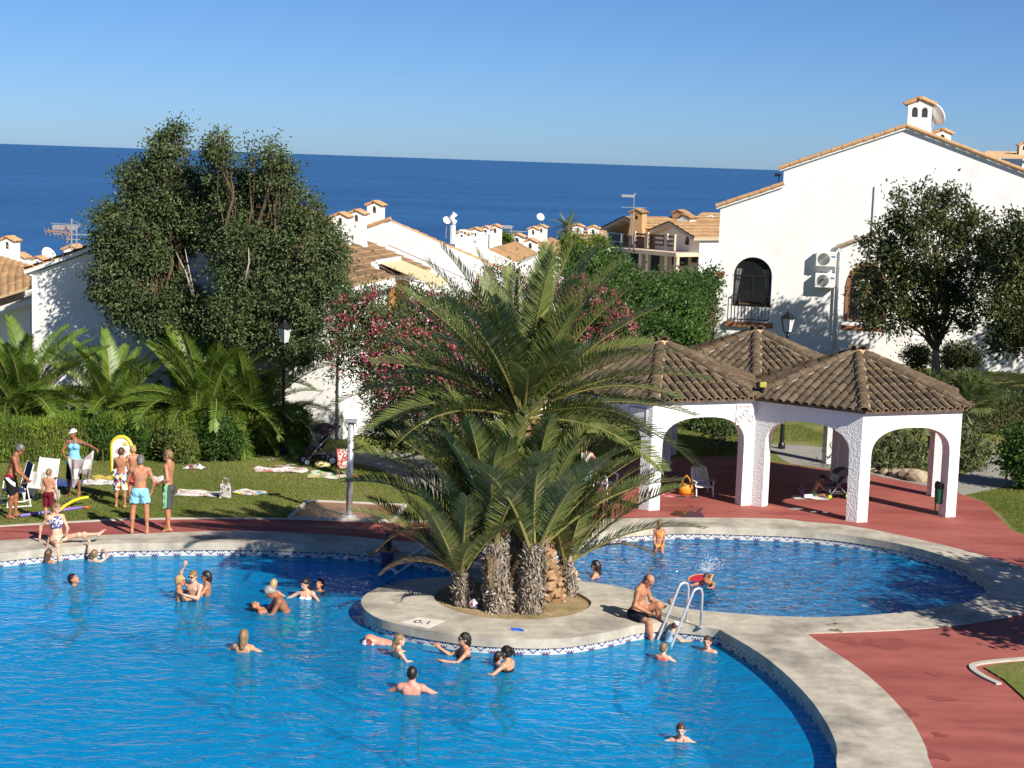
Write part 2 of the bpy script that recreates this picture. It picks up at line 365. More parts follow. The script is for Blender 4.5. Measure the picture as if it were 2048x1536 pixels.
# sea and hillside
def sea_mat():
    m, nt, p = new_mat('sea_water')
    p.inputs['Base Color'].default_value = (0.008, 0.062, 0.205, 1); p.inputs['Roughness'].default_value = 0.36; p.inputs['Specular IOR Level'].default_value = 0.45
    pos = nd(nt, 'ShaderNodeNewGeometry').outputs['Position']
    mp = nd(nt, 'ShaderNodeMapping'); mp.inputs['Scale'].default_value = (1, 0.35, 1); nt.links.new(pos, mp.inputs[0])
    n = nd(nt, 'ShaderNodeTexNoise'); n.inputs['Scale'].default_value = 0.11; n.inputs['Detail'].default_value = 8; n.inputs['Roughness'].default_value = 0.7; nt.links.new(mp.outputs[0], n.inputs['Vector'])
    b = nd(nt, 'ShaderNodeBump'); b.inputs['Strength'].default_value = 0.5; b.inputs['Distance'].default_value = 2.5; nt.links.new(n.outputs[0], b.inputs['Height']); nt.links.new(b.outputs[0], p.inputs['Normal'])
    r = nd(nt, 'ShaderNodeValToRGB'); r.color_ramp.elements[0].color = (0.010, 0.066, 0.19, 1); r.color_ramp.elements[1].color = (0.021, 0.112, 0.28, 1); r.color_ramp.elements[0].position = 0.4; r.color_ramp.elements[1].position = 0.6
    n2 = nd(nt, 'ShaderNodeTexNoise'); n2.inputs['Scale'].default_value = 0.006; n2.inputs['Detail'].default_value = 4; mp2 = nd(nt, 'ShaderNodeMapping'); mp2.inputs['Scale'].default_value = (0.5, 1, 1); nt.links.new(pos, mp2.inputs[0]); nt.links.new(mp2.outputs[0], n2.inputs['Vector'])
    av = nd(nt, 'ShaderNodeMix', data_type='FLOAT'); av.inputs[0].default_value = 0.5; nt.links.new(n.outputs[0], av.inputs[2]); nt.links.new(n2.outputs[0], av.inputs[3])
    nt.links.new(av.outputs[0], r.inputs[0]); nt.links.new(r.outputs[0], p.inputs['Base Color']); return m
MB().quad((-60000, 300, -30), (60000, 300, -30), (60000, 60000, -30), (-60000, 60000, -30)).build('sea', sea_mat())['kind'] = 'structure'
hb = MB(); ys = [(95.9, -0.05), (100, -1.0), (130, -5), (180, -12), (260, -22), (360, -32)]
for (y0, z0), (y1, z1) in zip(ys, ys[1:]): hb.quad((-160, y0, z0), (200, y0, z0), (200, y1, z1), (-160, y1, z1))
M_HILL = mat('hillside_scrub', (0.10, 0.10, 0.045), 0.95, 0.4, 0.3, bump=0.5, bscale=2, dist=0.3)
hb.build('hillside', M_HILL)['kind'] = 'structure'
MB().quad((70.1, -10, -0.05), (300, -10, -0.05), (300, 96, -0.05), (70.1, 96, -0.05)).build('ground', M_LAWN)['kind'] = 'structure'
MB().quad((-300, -10, -0.05), (-60.1, -10, -0.05), (-60.1, 96, -0.05), (-300, 96, -0.05)).build('ground', M_LAWN)['kind'] = 'structure'
MB().quad((-300, -120, -0.05), (300, -120, -0.05), (300, -10.1, -0.05), (-300, -10.1, -0.05)).build('ground', M_LAWN)['kind'] = 'structure'
# ================================================================== houses
M_TILE = mat('tile_weathered', (0.105, 0.076, 0.05), 0.9, 0.35, 6, col2=(0.16, 0.12, 0.08), c2scale=2.5, spec=0.08, bump=0.3, bscale=50)
M_RIM = mat('tile_rim', (0.44, 0.31, 0.18), 0.9, 0.25, 9, spec=0.08)
M_MORTAR = mat('tile_mortar', (0.36, 0.29, 0.215), 0.9, 0.25, 9, spec=0.08)
M_ROOFA = mat('tile_brown', (0.235, 0.15, 0.085), 0.9, 0.3, 4, col2=(0.15, 0.10, 0.062), c2scale=0.9, spec=0.08)
M_ROOFT = mat('tile_tan', (0.40, 0.245, 0.125), 0.9, 0.3, 4, col2=(0.29, 0.18, 0.095), c2scale=1.2, spec=0.08)
M_ROOFRIM = mat('tile_course_rim', (0.56, 0.40, 0.235), 0.9, 0.25, 6, spec=0.08)
M_CLAY = mat('clay_cap', (0.50, 0.30, 0.155), 0.9, 0.25, 8, spec=0.08)
M_DARK = plain('dark_inside', (0.015, 0.015, 0.017), 0.8)
M_BRICK = mat('brick_trim', (0.30, 0.13, 0.07), 0.9, 0.2, 8)
M_FRAME = plain('dark_bronze_frame', (0.018, 0.014, 0.012), 0.4)
M_WOOD = mat('brown_wood', (0.13, 0.055, 0.025), 0.6, 0.25, 6, world=False)
M_OCHRE = mat('ochre_wall', (0.52, 0.30, 0.14), 0.9, 0.08, 0.8)
M_CREAM = mat('cream_wall', (0.62, 0.50, 0.36), 0.9, 0.08, 0.8)
M_CLOTH = plain('white_curtain', (0.7, 0.7, 0.68), 0.9)
def glass_mat(name, tint=(0.06, 0.07, 0.08), clear=0.45):
    m, nt, p = new_mat(name); out = nt.nodes['Material Output']
    p.inputs['Base Color'].default_value = (*tint, 1); p.inputs['Roughness'].default_value = 0.05
    t = nd(nt, 'ShaderNodeBsdfTransparent'); ms = nd(nt, 'ShaderNodeMixShader'); ms.inputs[0].default_value = clear
    nt.links.new(p.outputs[0], ms.inputs[1]); nt.links.new(t.outputs[0], ms.inputs[2]); nt.links.new(ms.outputs[0], out.inputs[0]); return m
M_GLASS = glass_mat('window_glass', (0.03, 0.035, 0.04), 0.72); M_GLASSB = glass_mat('far_window_glass', (0.02, 0.03, 0.045), 0.0)

class Fr:
    "a wall's frame: s to the right, d away from the camera, z up"
    def __init__(s, o, psi): s.o = Vector((o[0], o[1], 0)); s.psi = R(psi); s.ex = Vector((math.cos(s.psi), -math.sin(s.psi), 0)); s.ey = Vector((math.sin(s.psi), math.cos(s.psi), 0))
    def W(s, a, d, z): return s.o+s.ex*a+s.ey*d+Vector((0, 0, z))
    def hit(s, x, y, d=0.0):
        q = ray(x, y); c = Vector((0, 0, CAM_H)); o = s.o+s.ey*d
        t = (o-c).dot(s.ey)/q.dot(s.ey); p = c+q*t; return ((p-s.o).dot(s.ex), p.z)
    def wall(s, mb, loops, d0, d1, m=0): mb.prism(loops, d0, d1, m=m, T=lambda p: s.W(p.x, p.z, p.y)); return mb
    def box(s, mb, a0, a1, d0, d1, z0, z1, m=0): mb.box(s.W((a0+a1)/2, (d0+d1)/2, (z0+z1)/2), (abs(a1-a0), abs(d1-d0), abs(z1-z0)), rz=-s.psi, m=m); return mb
def arch_pts(a0, a1, z0, zs, zt, n=10):
    "outline of an opening with an elliptic head"
    c = (a0+a1)/2; r = (a1-a0)/2; h = zt-zs
    return [(a0, z0), (a1, z0)]+[(c+r*math.cos(math.pi*i/n), zs+h*math.sin(math.pi*i/n)) for i in range(n+1)]

def course_mesh(e0, e1, up, L, Wd, top, rim, col=0.24, lip=0.045):
    "one course of barrel tiles: e0->e1 along the eave, up the slope by Wd"
    e0 = Vector(e0); e1 = Vector(e1); d = (e1-e0); L = d.length; d.normalize(); n = d.cross(up); n.normalize()
    if n.z < 0: n = -n
    nseg = max(4, int(L/col)*4); V = []; F = []; mi = []
    for i in range(nseg+1):
        t = i/nseg; w_ = 0.035*abs(math.cos(math.pi*t*nseg/4))+0.012
        b = e0+d*(L*t)
        V += [tuple(b-n*0.02), tuple(b+n*(w_+lip)), tuple(b+up*Wd+n*(w_+0.004))]
    for i in range(nseg):
        a = i*3; b = a+3
        F.append((a, b, b+1, a+1)); mi.append(1); F.append((a+1, b+1, b+2, a+2)); mi.append(0)
    return fast_mesh('tile_course', V, F, [top, rim], midx=mi)
def roof_slope(parent, e0, e1, r0, r1, top, rim, course=0.34, slab=0.12, underm=None, sink=0.02):
    "e0,e1 eave ends, r0,r1 ridge ends: slab and its tile courses; returns the roof part"
    e0, e1, r0, r1 = map(Vector, (e0, e1, r0, r1)); up = (r0-e0); S = up.length; up.normalize()
    n = (e1-e0).cross(up).normalized()
    if n.z < 0: n = -n
    mb = MB(); P = [e0, e1, r1, r0]; Q = [p-n*slab for p in P]
    mb.quad(*[p-n*sink for p in P]); mb.quad(*Q[::-1])
    for i in range(4): mb.quad(P[i]-n*sink, Q[i], Q[(i+1) % 4], P[(i+1) % 4]-n*sink)
    ro = mb.build('roof', underm or M_STUCCO, parent)
    k = max(2, int(S/course)); st = S/k
    for i in range(k):
        t = i/k; a = e0.lerp(r0, t); b = e1.lerp(r1, t)
        link('tile_course', course_mesh(a, b, up, 0, st, top, rim), ro)
    return ro
def chimney(parent, base, w, h, psi, cap=M_CLAY, body=M_STUCCO, holes=1, name='chimney', dep=None):
    f = Fr(base, psi); z = base[2]; dep = dep or w*0.85; mb = MB()
    zw = z+h*0.80
    out = [(-w/2, z-0.5), (w/2, z-0.5), (w/2, zw), (0, zw+w*0.28), (-w/2, zw)]
    # flue openings go right through
    hw = w*0.26
    if holes == 2: hl = [arch_pts(-w*0.33, -w*0.08, zw-w*0.55, zw-w*0.28, zw-w*0.12, 6), arch_pts(w*0.08, w*0.33, zw-w*0.55, zw-w*0.28, zw-w*0.12, 6)]
    else: hl = [arch_pts(-hw/2, hw/2, zw-w*0.52, zw-w*0.25, zw-w*0.05, 6)]
    f.wall(mb, [out]+hl, -dep/2, -dep/2+0.06)
    f.wall(mb, [out], dep/2-0.06, dep/2)
    f.box(mb, -w/2, -w/2+0.06, -dep/2+0.06, dep/2-0.06, z-0.5, zw); f.box(mb, w/2-0.06, w/2, -dep/2+0.06, dep/2-0.06, z-0.5, zw)
    # flared foot
    f.wall(mb, [[(-w*0.62, z-0.5), (w*0.62, z-0.5), (w*0.505, z+h*0.14), (-w*0.505, z+h*0.14)]], -dep*0.53, dep*0.53)
    c = mb.build(name, body, parent)
    mb = MB(); ov = w*0.14; ap = zw+w*0.36
    for sg in (-1, 1):
        for j in range(3):
            d0 = -dep*0.62+j*dep*1.24/3
            p0 = f.W(sg*(w/2+ov), d0+dep*0.207, zw-0.02); p1 = f.W(sg*0.01, d0+dep*0.207, ap)
            mb.tube([p0, p0.lerp(p1, 0.5), p1], [dep*0.20, dep*0.19, dep*0.18], 8, flat=0.45 if False else 1.0)
    mb.tube([f.W(0, -dep*0.66, ap+0.02), f.W(0, dep*0.66, ap+0.02)], w*0.10, 8)
    # flatten the cap a little so that it reads as tiles
    zm = zw-0.02
    mb.v = [(v[0], v[1], zm+(v[2]-zm)*0.72 if v[2] > zm else zm-(zm-v[2])*0.35) for v in mb.v]
    mb.build('chimney_cap', cap, c)
    return c
def gable_house(name, f, width, length, ze, zr, top, rim, label, parapet=0.0, left=True, wallm=M_STUCCO, zb=-4.0, over=0.25, course=0.34):
    "gable towards the camera, ridge along d; s from 0 to width"
    o = empty(name, f.W(width/2, length/2, 0), 0, label, 'house'); o.location = (0, 0, 0)
    mb = MB(); c = width/2
    f.wall(mb, [[(0, zb), (width, zb), (width, ze), (c, zr), (0, ze)]], 0.0, length); mb.build('wall', wallm, o)
    sl = (zr-ze)/c; lift = 0.16
    if parapet:
        mb = MB(); f.wall(mb, [[(-0.02, ze-0.3), (c, zr-0.3), (width+0.02, ze-0.3), (width+0.02, ze+parapet), (c, zr+parapet), (-0.02, ze+parapet)]], -0.02, 0.25); mb.build('parapet', wallm, o)
    d0 = 0.25 if parapet else -0.2
    for sg in ((1, -1) if left else (1,)):
        ea = c+sg*(c+over); zeo = ze-over*sl+lift
        e0, e1 = f.W(ea, d0, zeo), f.W(ea, length+0.2, zeo); r0, r1 = f.W(c, d0, zr+lift), f.W(c, length+0.2, zr+lift)
        roof_slope(o, e0, e1, r0, r1, top, rim, course)
    n = int((length)/0.5); rm = MB().tube([(0, 0, 0), (0.27, 0, 0), (0.54, 0, 0)], [0.13, 0.12, 0.105], 8).mesh('ridge_tile', rim)
    for i in range(n):
        link('ridge_tile', rm, o, f.W(c, d0+i*0.5, zr+lift), (0, 0, math.pi/2-f.psi))
    return o
def rake_tiles(parent, p, q, r, m, step=0.46):
    p = Vector(p); q = Vector(q); d = q-p; L = d.length; n = max(2, int(L/step)); st = L/n
    me = MB().tube([(0, 0, 0), (st*0.55, 0, 0), (st*1.1, 0, 0)], [r, r*0.94, r*0.84], 8).mesh('rake_tile', m)
    rot = d.to_track_quat('X', 'Z').to_euler()
    for i in range(n): link('rake_tile', me, parent, p.lerp(q, i/n)+Vector((0, 0, 0.004*(i % 3))), rot)

PSI = 12.0
# ---------------------------------------------------------------- big white house on the right
f1 = Fr(A(1441, 413, 78), 11.0)
h1 = empty('white_house', (0, 0, 0), 0, 'large white two storey house with gabled wall, arched windows and chimney at right', 'house')
H = lambda x, y: f1.hit(x, y)
eL, st0, st1, pk, rr = H(1441, 415), H(1566, 374), H(1562, 339), H(1812, 257), H(2048, 347)
slope = (rr[1]-pk[1])/(rr[0]-pk[0]); rr = (pk[0]+8.6, pk[1]+8.6*slope)
WL = f1.hit(1433, 690)[0]
WL = min(WL, eL[0]); 
wx0, wz0 = H(1464, 612); wx1, wzt = H(1546, 516); wzs = H(1500, 552)[1]
vx0, vz0 = H(1694, 640); vx1, vzt = H(1772, 532); vzs = H(1730, 575)[1]
ho1 = arch_pts(wx0, wx1, wz0, wzs, wzt, 14); ho2 = arch_pts(vx0, vx1, vz0, vzs, vzt, 14)
mb = MB(); f1.wall(mb, [[(eL[0], -1), (rr[0], -1), rr, pk, (st0[0], st1[1]), (st0[0], st0[1]), eL], ho1, ho2], 0, 0.35)
f1.box(mb, eL[0], eL[0]+0.3, 0.35, 13.7, -1, eL[1]-0.15); f1.box(mb, rr[0]-0.3, rr[0], 0.35, 13.7, -1, rr[1]-0.1)
f1.wall(mb, [[(eL[0], -1), (rr[0], -1), (rr[0], rr[1]-0.1), (pk[0], pk[1]-0.05), (st0[0], st1[1]), (st0[0], st0[1]), (eL[0], eL[1]-0.1)]], 13.7, 14)
f1.box(mb, st0[0], st0[0]+0.2, 0.35, 13.7, st0[1]-0.5, st1[1])
mb.build('wall', M_STUCCO, h1)
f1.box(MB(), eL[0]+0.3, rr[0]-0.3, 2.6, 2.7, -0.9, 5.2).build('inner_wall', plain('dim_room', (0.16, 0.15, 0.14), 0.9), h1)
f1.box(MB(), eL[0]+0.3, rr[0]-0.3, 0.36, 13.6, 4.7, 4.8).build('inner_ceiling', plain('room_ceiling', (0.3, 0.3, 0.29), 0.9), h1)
def slope_pair(p, q, d0=-0.12, d1=14.2, lift=0.1): # p lower, q upper in (s,z)
    return roof_slope(h1, f1.W(p[0], d0, p[1]+lift), f1.W(p[0], d1, p[1]+lift), f1.W(q[0], d0, q[1]+lift), f1.W(q[0], d1, q[1]+lift), M_ROOFT, M_ROOFRIM, 0.4)
for p, q in (((eL[0]-0.2, eL[1]-0.06), (st0[0], st0[1]+0.02)), ((st0[0]-0.2, st1[1]-0.06), pk), ((rr[0]+0.2, rr[1]-0.06), pk)):
    slope_pair(p, q); rake_tiles(h1, f1.W(p[0], -0.10, p[1]+0.12), f1.W(q[0], -0.10, q[1]+0.12), 0.10, M_CLAY)
def arched_window(parent, f, a0, a1, z0, zs, zt, fm, lattice=False):
    n = 14; fw = 0.07; mb = MB()
    f.wall(mb, [arch_pts(a0+0.01, a1-0.01, z0+0.01, zs, zt-0.01, n), arch_pts(a0+fw, a1-fw, z0+fw, zs, zt-fw, n)], 0.14, 0.22)
    zm = zs-0.02
    f.box(mb, a0+fw, a1-fw, 0.15, 0.21, zm-0.035, zm+0.035); c = (a0+a1)/2; f.box(mb, c-0.035, c+0.035, 0.15, 0.21, z0+fw, zm-0.035)
    wo = mb.build('window', fm, parent)
    f.wall(MB(), [arch_pts(a0+fw*0.8, a1-fw*0.8, z0+fw*0.8, zs, zt-fw*0.8, n)], 0.175, 0.185).build('pane', M_GLASS, wo)
    return wo
win1 = arched_window(h1, f1, wx0, wx1, wz0, wzs, wzt, M_FRAME)
win2 = arched_window(h1, f1, vx0, vx1, vz0, vzs, vzt, M_WOOD)
# curtains drawn to the sides, upper blind
for a0, a1, k in ((wx0+0.06, wx0+0.38, 1), (wx1-0.42, wx1-0.06, -1)):
    mb = MB(); nn = 8
    for i in range(nn):
        t0, t1 = i/nn, (i+1)/nn
        def cp(t, z): 
            ww = (a1-a0)*(0.25+0.75*max(0.0, (z-wz0-0.3)/(wzs-wz0)))
            a = (a0+ww*t) if k == 1 else (a1-ww*t)
            return f1.W(a, 0.34+0.05*math.sin(t*18), z)
        zz = [wz0+0.1, wz0+0.7, wzs-0.2, wzs+0.3]
        for z0_, z1_ in zip(zz, zz[1:]): mb.quad(cp(t0, z0_), cp(t1, z0_), cp(t1, z1_), cp(t0, z1_))
    mb.build('curtain', M_CLOTH, win1)
# two wicker chairs behind the glass
M_WICKER = plain('wicker', (0.42, 0.27, 0.12), 0.8)
for k, a in enumerate((wx0+0.5, wx1-0.45)):
    ch = empty('wicker_chair', f1.W(a, 1.0, 0), -f1.psi, ['left', 'right'][k]+' rounded wicker chair behind the arched window of the white house', 'chair')
    zb = wz0-0.35
    MB().box((0, 0, zb+0.42), (0.5, 0.45, 0.06)).build('seat', M_WICKER, ch)
    mb = MB()
    for i in range(9):
        t = -1+2*i/8; mb.tube([(0.25*t, 0.22-0.1*abs(t), zb+0.44), (0.29*t, 0.26-0.12*abs(t), zb+0.60+0.38*math.sqrt(max(0, 1-t*t*0.8)))], 0.016, 6)
    mb.tube([(0.29*(-1+2*i/12), 0.26-0.12*abs(-1+2*i/12), zb+0.60+0.38*math.sqrt(max(0, 1-(-1+2*i/12)**2*0.8))) for i in range(13)], 0.025, 6)
    mb.build('backrest', M_WICKER, ch)
    for sx in (-1, 1):
        for sy in (-1, 1): MB().tube([(0.22*sx, 0.19*sy, zb-0.02), (0.22*sx, 0.19*sy, zb+0.42)], 0.02, 6).build('leg', M_WICKER, ch)
# window grille with bars standing off the wall, brick sill
def grille(f, a0, a1, z0, z1, n, parent):
    mb = MB()
    for z in (z0, z1): f.box(mb, a0, a1, -0.16, -0.12, z-0.02, z+0.02)
    for i in range(n+1):
        a = a0+(a1-a0)*i/n; f.box(mb, a-0.011, a+0.011, -0.15, -0.13, z0+0.02, z1-0.02)
    for a in (a0, a1): f.box(mb, a-0.012, a+0.012, -0.13, 0.01, z0+0.03, z0+0.07); f.box(mb, a-0.012, a+0.012, -0.13, 0.01, z1-0.07, z1-0.03)
    return mb.build('window_grille', M_BLACK, parent)
gz0 = H(1500, 639)[1]; gz1 = H(1500, 590)[1]
grille(f1, wx0+0.0, wx1-0.06, gz0, gz1, 11, win1); grille(f1, vx0-0.05, vx1+0.05, vz0-0.05, vz0+0.9, 12, win2)
for (a0, a1, zz, wo) in ((H(1449, 648)[0], H(1546, 648)[0], H(1500, 649)[1], win1), (H(1682, 656)[0], H(1768, 656)[0], H(1720, 656)[1], win2)):
    n = 8
    for i in range(n):
        b0 = a0+(a1-a0)*i/n; f1.box(MB(), b0+0.006, b0+(a1-a0)/n-0.006, -0.18, 0.0, zz-0.11, zz+0.11).build('sill_brick', M_BRICK, wo, bevel=0.012)
for (x, y) in ((1440, 549), (1690, 566)):
    a, z = H(x, y)
    for k in range(3): f1.box(MB(), a-0.17-0.03*k, a+0.17+0.03*k, -0.07-0.03*k, 0.0, z-0.13+0.09*k, z-0.05+0.09*k).build('brick_corbel', M_BRICK, h1)
# wooden surround of the second window
mb = MB(); f1.wall(mb, [arch_pts(vx0-0.12, vx1+0.12, vz0, vzs, vzt+0.14, 14), arch_pts(vx0, vx1, vz0+0.001, vzs, vzt, 14)], -0.21, -0.161); mb.build('arch_surround', M_BRICK, win2)
# duct on the wall, lean-to with gutter
a, z0 = H(1747, 460); z1 = H(1749, 372)[1]; f1.box(MB(), a-0.06, a+0.06, -0.07, 0, z0, z1).build('cable_duct', M_WHITE, h1)
a0, zz0 = H(1672, 494); a1, zz1 = H(1745, 466)
f1.wall(MB(), [[(a0+0.25, -1), (a1+2.0, -1), (a1+2.0, zz1+0.5), (a1, zz1-0.12), (a0+0.25, zz0-0.08)], ho2], -0.16, -0.002).build('wall_projection', M_STUCCO, h1)
rake_tiles(h1, f1.W(a0, -0.12, zz0), f1.W(a1+0.2, -0.12, zz1+0.03), 0.085, M_MORTAR, 0.4)
mb = MB(); mb.tube([f1.W(a0+0.1, -0.12, zz0-0.06), f1.W(a0+0.22, -0.22, zz0-0.25), f1.W(a0+0.24, -0.22, 0)], 0.045, 8); mb.build('downpipe', M_WHITE, h1, smooth=True)
# small flood lamp under the step of the eaves
a, z = H(1560, 350); mb = MB(); f1.box(mb, a-0.22, a+0.04, -0.2, 0.05, z-0.06, z+0.06); f1.box(mb, a-0.06, a-0.02, -0.05, 0.0, z-0.45, z-0.06); mb.build('wall_lamp', M_BLACK, h1)
# chimney with its tiled cap
cb = f1.W(H(1838, 262)[0], 0.9, H(1838, 262)[1]); ch1 = chimney(h1, cb, 1.02, 1.45, 11, holes=2)
chimney(h1, f1.W(H(1890, 285)[0], 3.2, H(1890, 285)[1]-0.15), 0.75, 0.75, 11)
def dish(loc, r, az, el, label, pole=0.5, group=None):
    o = empty('satellite_dish', loc, 0, label, 'satellite dish', group); mb = MB(); d = Vector((math.sin(az)*math.cos(el), math.cos(az)*math.cos(el), math.sin(el)))
    q = d.to_track_quat('Z', 'Y').to_matrix(); prof = [(0.02, 0.0)]+[(r*k/6, r*0.28*(k/6)**2) for k in range(1, 7)]+[(r*0.97, r*0.28+0.005)]+[(r*k/6, r*0.28*(k/6)**2-0.02) for k in (5, 3, 1)]
    t = MB().lathe((0, 0, 0), prof, 18); mb.v = [tuple(q@Vector(v)+Vector((0, 0, pole))) for v in t.v]; mb.f = t.f; mb.m = t.m; mb.build('reflector', M_WHITE, o, smooth=True)
    c = Vector((0, 0, pole)); mb = MB(); mb.tube([c-Vector((0, 0, r))*0.9+d*0.05, c+d*r*0.9], 0.015, 6); mb.box(c+d*r*0.9, (0.06, 0.06, 0.06)); mb.build('feed_arm', M_GREY, o)
    MB().tube([(0, 0, 0), (0, 0, pole)], 0.025, 8).build('pole', M_GREY, o); return o
dish(f1.W(H(1838, 240)[0]+0.62, 0.9, H(1838, 240)[1]-0.35), 0.55, R(60), R(30), 'white satellite dish fixed beside the tall chimney of the right house', 0.6)
# air conditioners
def air_con(x0, y0, x1, y1, label):
    a0, zt = H(x0, y0); a1, zb = H(x1, y1); o = empty('air_conditioner', f1.W((a0+a1)/2, -0.25, zb), -f1.psi, label, 'air conditioner', 'air conditioners on the white wall'); wd, hh = a1-a0, zt-zb
    MB().box((0, 0, hh/2), (wd, 0.32, hh)).build('casing', M_WHITE, o, bevel=0.02)
    mb = MB(); r = hh*0.40; cx = -wd*0.10
    for k in range(1, 6):
        rk = r*k/5; pts = [(cx+rk*math.cos(t*math.pi/12), -0.172, hh*0.5+rk*math.sin(t*math.pi/12)) for t in range(25)]; mb.tube(pts, 0.008, 5, cap=False)
    for k in range(8): mb.bar((cx, -0.172, hh*0.5), (cx+r*math.cos(k*math.pi/4), -0.172, hh*0.5+r*math.sin(k*math.pi/4)), 0.012)
    mb.build('fan_grille', M_GREY, o)
    t = MB().lathe((0, 0, 0), [(0.01, 0), (r, 0), (r, 0.004), (0.01, 0.004)], 24); t.v = [(v[0]+cx, -0.1615-v[2], v[1]+hh*0.5) for v in t.v]; t.build('fan_recess', plain('fan_grey', (0.13, 0.13, 0.13), 0.7), o)
    MB().box((wd*0.36, -0.163, hh*0.68), (wd*0.20, 0.006, hh*0.10)).build('blue_badge', plain('badge_blue', (0.03, 0.16, 0.42), 0.4), o)
    for s in (-1, 1):
        mb = MB(); mb.bar((wd*0.3*s, 0.25, -0.025), (wd*0.3*s, -0.16, -0.025), 0.035); mb.bar((wd*0.3*s, 0.24, -0.03), (wd*0.3*s, 0.24, 0.3), 0.03); mb.build('bracket', M_GREY, o)
air_con(1633, 502, 1672, 533, 'upper of two white air conditioners on the wall between the arched windows')
air_con(1631, 545, 1670, 575, 'lower of two white air conditioners on the wall between the arched windows')

# ---------------------------------------------------------------- long white house behind the hedge (left)
fA = Fr(A(68, 545, 53.4), PSI)
wA = 9.95; zeA = fA.hit(68, 545)[1]+0.12; zrA = zeA+wA/2*0.375
hA = gable_house('white_house', fA, wA, 10.0, zeA-0.12, zrA-0.12, M_ROOFA, M_ROOFRIM, 'long white house with brown tiled roof behind the tall tree and hedge', zb=-0.5)
rake_tiles(hA, fA.W(-0.2, -0.12, zeA-0.08), fA.W(wA/2, -0.12, zrA), 0.07, M_CLAY)
# downpipes and gutter
for x in (68, 684):
    a = fA.hit(x, 600)[0]; mb = MB(); mb.tube([fA.W(a, -0.06, -0.2), fA.W(a, -0.06, zeA-0.2 if x < 100 else 2.6)], 0.04, 8)
    if x < 100: mb.tube([fA.W(a-0.05, -0.06, zeA-0.22), fA.W(a-0.3, -0.1, zeA-0.05), fA.W(a-0.3, 0.3, zeA)], 0.05, 8)
    mb.build('downpipe', M_WHITE, hA, smooth=True)
# rear part of the roof with fascia, awning beneath the eave
ee = fA.W(wA+0.28, 0, zeA-0.09)
mb = MB(); mb.bar(fA.W(wA+0.27, -0.1, zeA-0.24), fA.W(wA+0.27, 4.2, zeA-0.24), 0.12, 0.16); mb.build('gutter', M_WHITE, hA)
aw = empty('awning', fA.W(wA-0.35, 5.4, zeA+0.36), -fA.psi, 'cream striped awning pulled out below the brown tiled roof', 'awning')
M_AWN, ntA, pA = new_mat('striped_canvas'); wv = nd(ntA, 'ShaderNodeTexWave'); wv.inputs['Scale'].default_value = 4.0; wv.bands_direction = 'Y'
tcA = nd(ntA, 'ShaderNodeTexCoord'); ntA.links.new(tcA.outputs['Object'], wv.inputs['Vector']); crA = nd(ntA, 'ShaderNodeValToRGB'); crA.color_ramp.elements[0].color = (0.55, 0.44, 0.22, 1); crA.color_ramp.elements[1].color = (0.66, 0.58, 0.38, 1); ntA.links.new(wv.outputs[0], crA.inputs[0]); ntA.links.new(crA.outputs[0], pA.inputs['Base Color']); pA.inputs['Roughness'].default_value = 0.9
mb = MB(); mb.box((0.10, 0, 0.08), (0.18, 3.9, 0.16)); mb.build('cassette', M_WHITE, aw)
mb = MB(); mb.quad((0.15, -1.85, 0.05), (2.35, -1.85, -0.62), (2.35, 1.85, -0.62), (0.15, 1.85, 0.05)); mb.quad((0.15, -1.85, 0.03), (2.35, -1.85, -0.64), (2.35, 1.85, -0.64), (0.15, 1.85, 0.03)); mb.build('canopy', M_AWN, aw)
mb = MB()
for i in range(24):
    y0 = -1.85+i*3.7/24; y1 = y0+3.7/24; mb.quad((2.36, y0, -0.62), (2.36, y1, -0.62), (2.365, y1-0.02, -0.86), (2.365, y0+0.02, -0.86))
mb.build('valance', M_AWN, aw)
for s in (-1, 1): MB().tube([(0.1, s*1.7, -0.05), (1.2, s*1.4, -0.55), (2.3, s*1.75, -0.66)], 0.03, 6).build('arm', M_WHITE, aw)
aw.scale = (0.74, 0.64, 0.85)
MB().box((-0.05, 0, -0.3), (0.3, 3.9, 0.75)).build('dormer_wall', M_STUCCO, aw)
MB().box((0.62, 0, -1.2), (0.1, 3.4, 1.2)).build('wall_niche', mat('orange_niche', (0.45, 0.20, 0.07), 0.9, 0.08), aw)
for (x, y0, y1, w_, d) in ((715, 477, 415, 0.50, 7.4), (683, 482, 421, 0.50, 6.4), (18, 525, 474, 0.5, -1)):
    if d > 0: 
        a, z = fA.hit(x, y0, d); z2 = fA.hit(x, y1, d)[1]; chimney(hA, fA.W(a, d, z), w_, (z2-z)*1.0, PSI)
# terrace wall at the right end of the long house (below the awning)
mb = MB(); fA.box(mb, wA, wA+4.6, 1.0, 1.25, -0.5, 3.35); fA.box(mb, wA+4.35, wA+4.6, 1.25, 9.0, -0.5, 3.35); mb.build('terrace_wall', M_STUCCO, hA)
for i in range(5): fA.box(MB(), wA+0.4+i*0.95, wA+0.55+i*0.95, 0.98, 1.3, 3.35, 3.6).build('parapet_post', M_CREAM, hA)

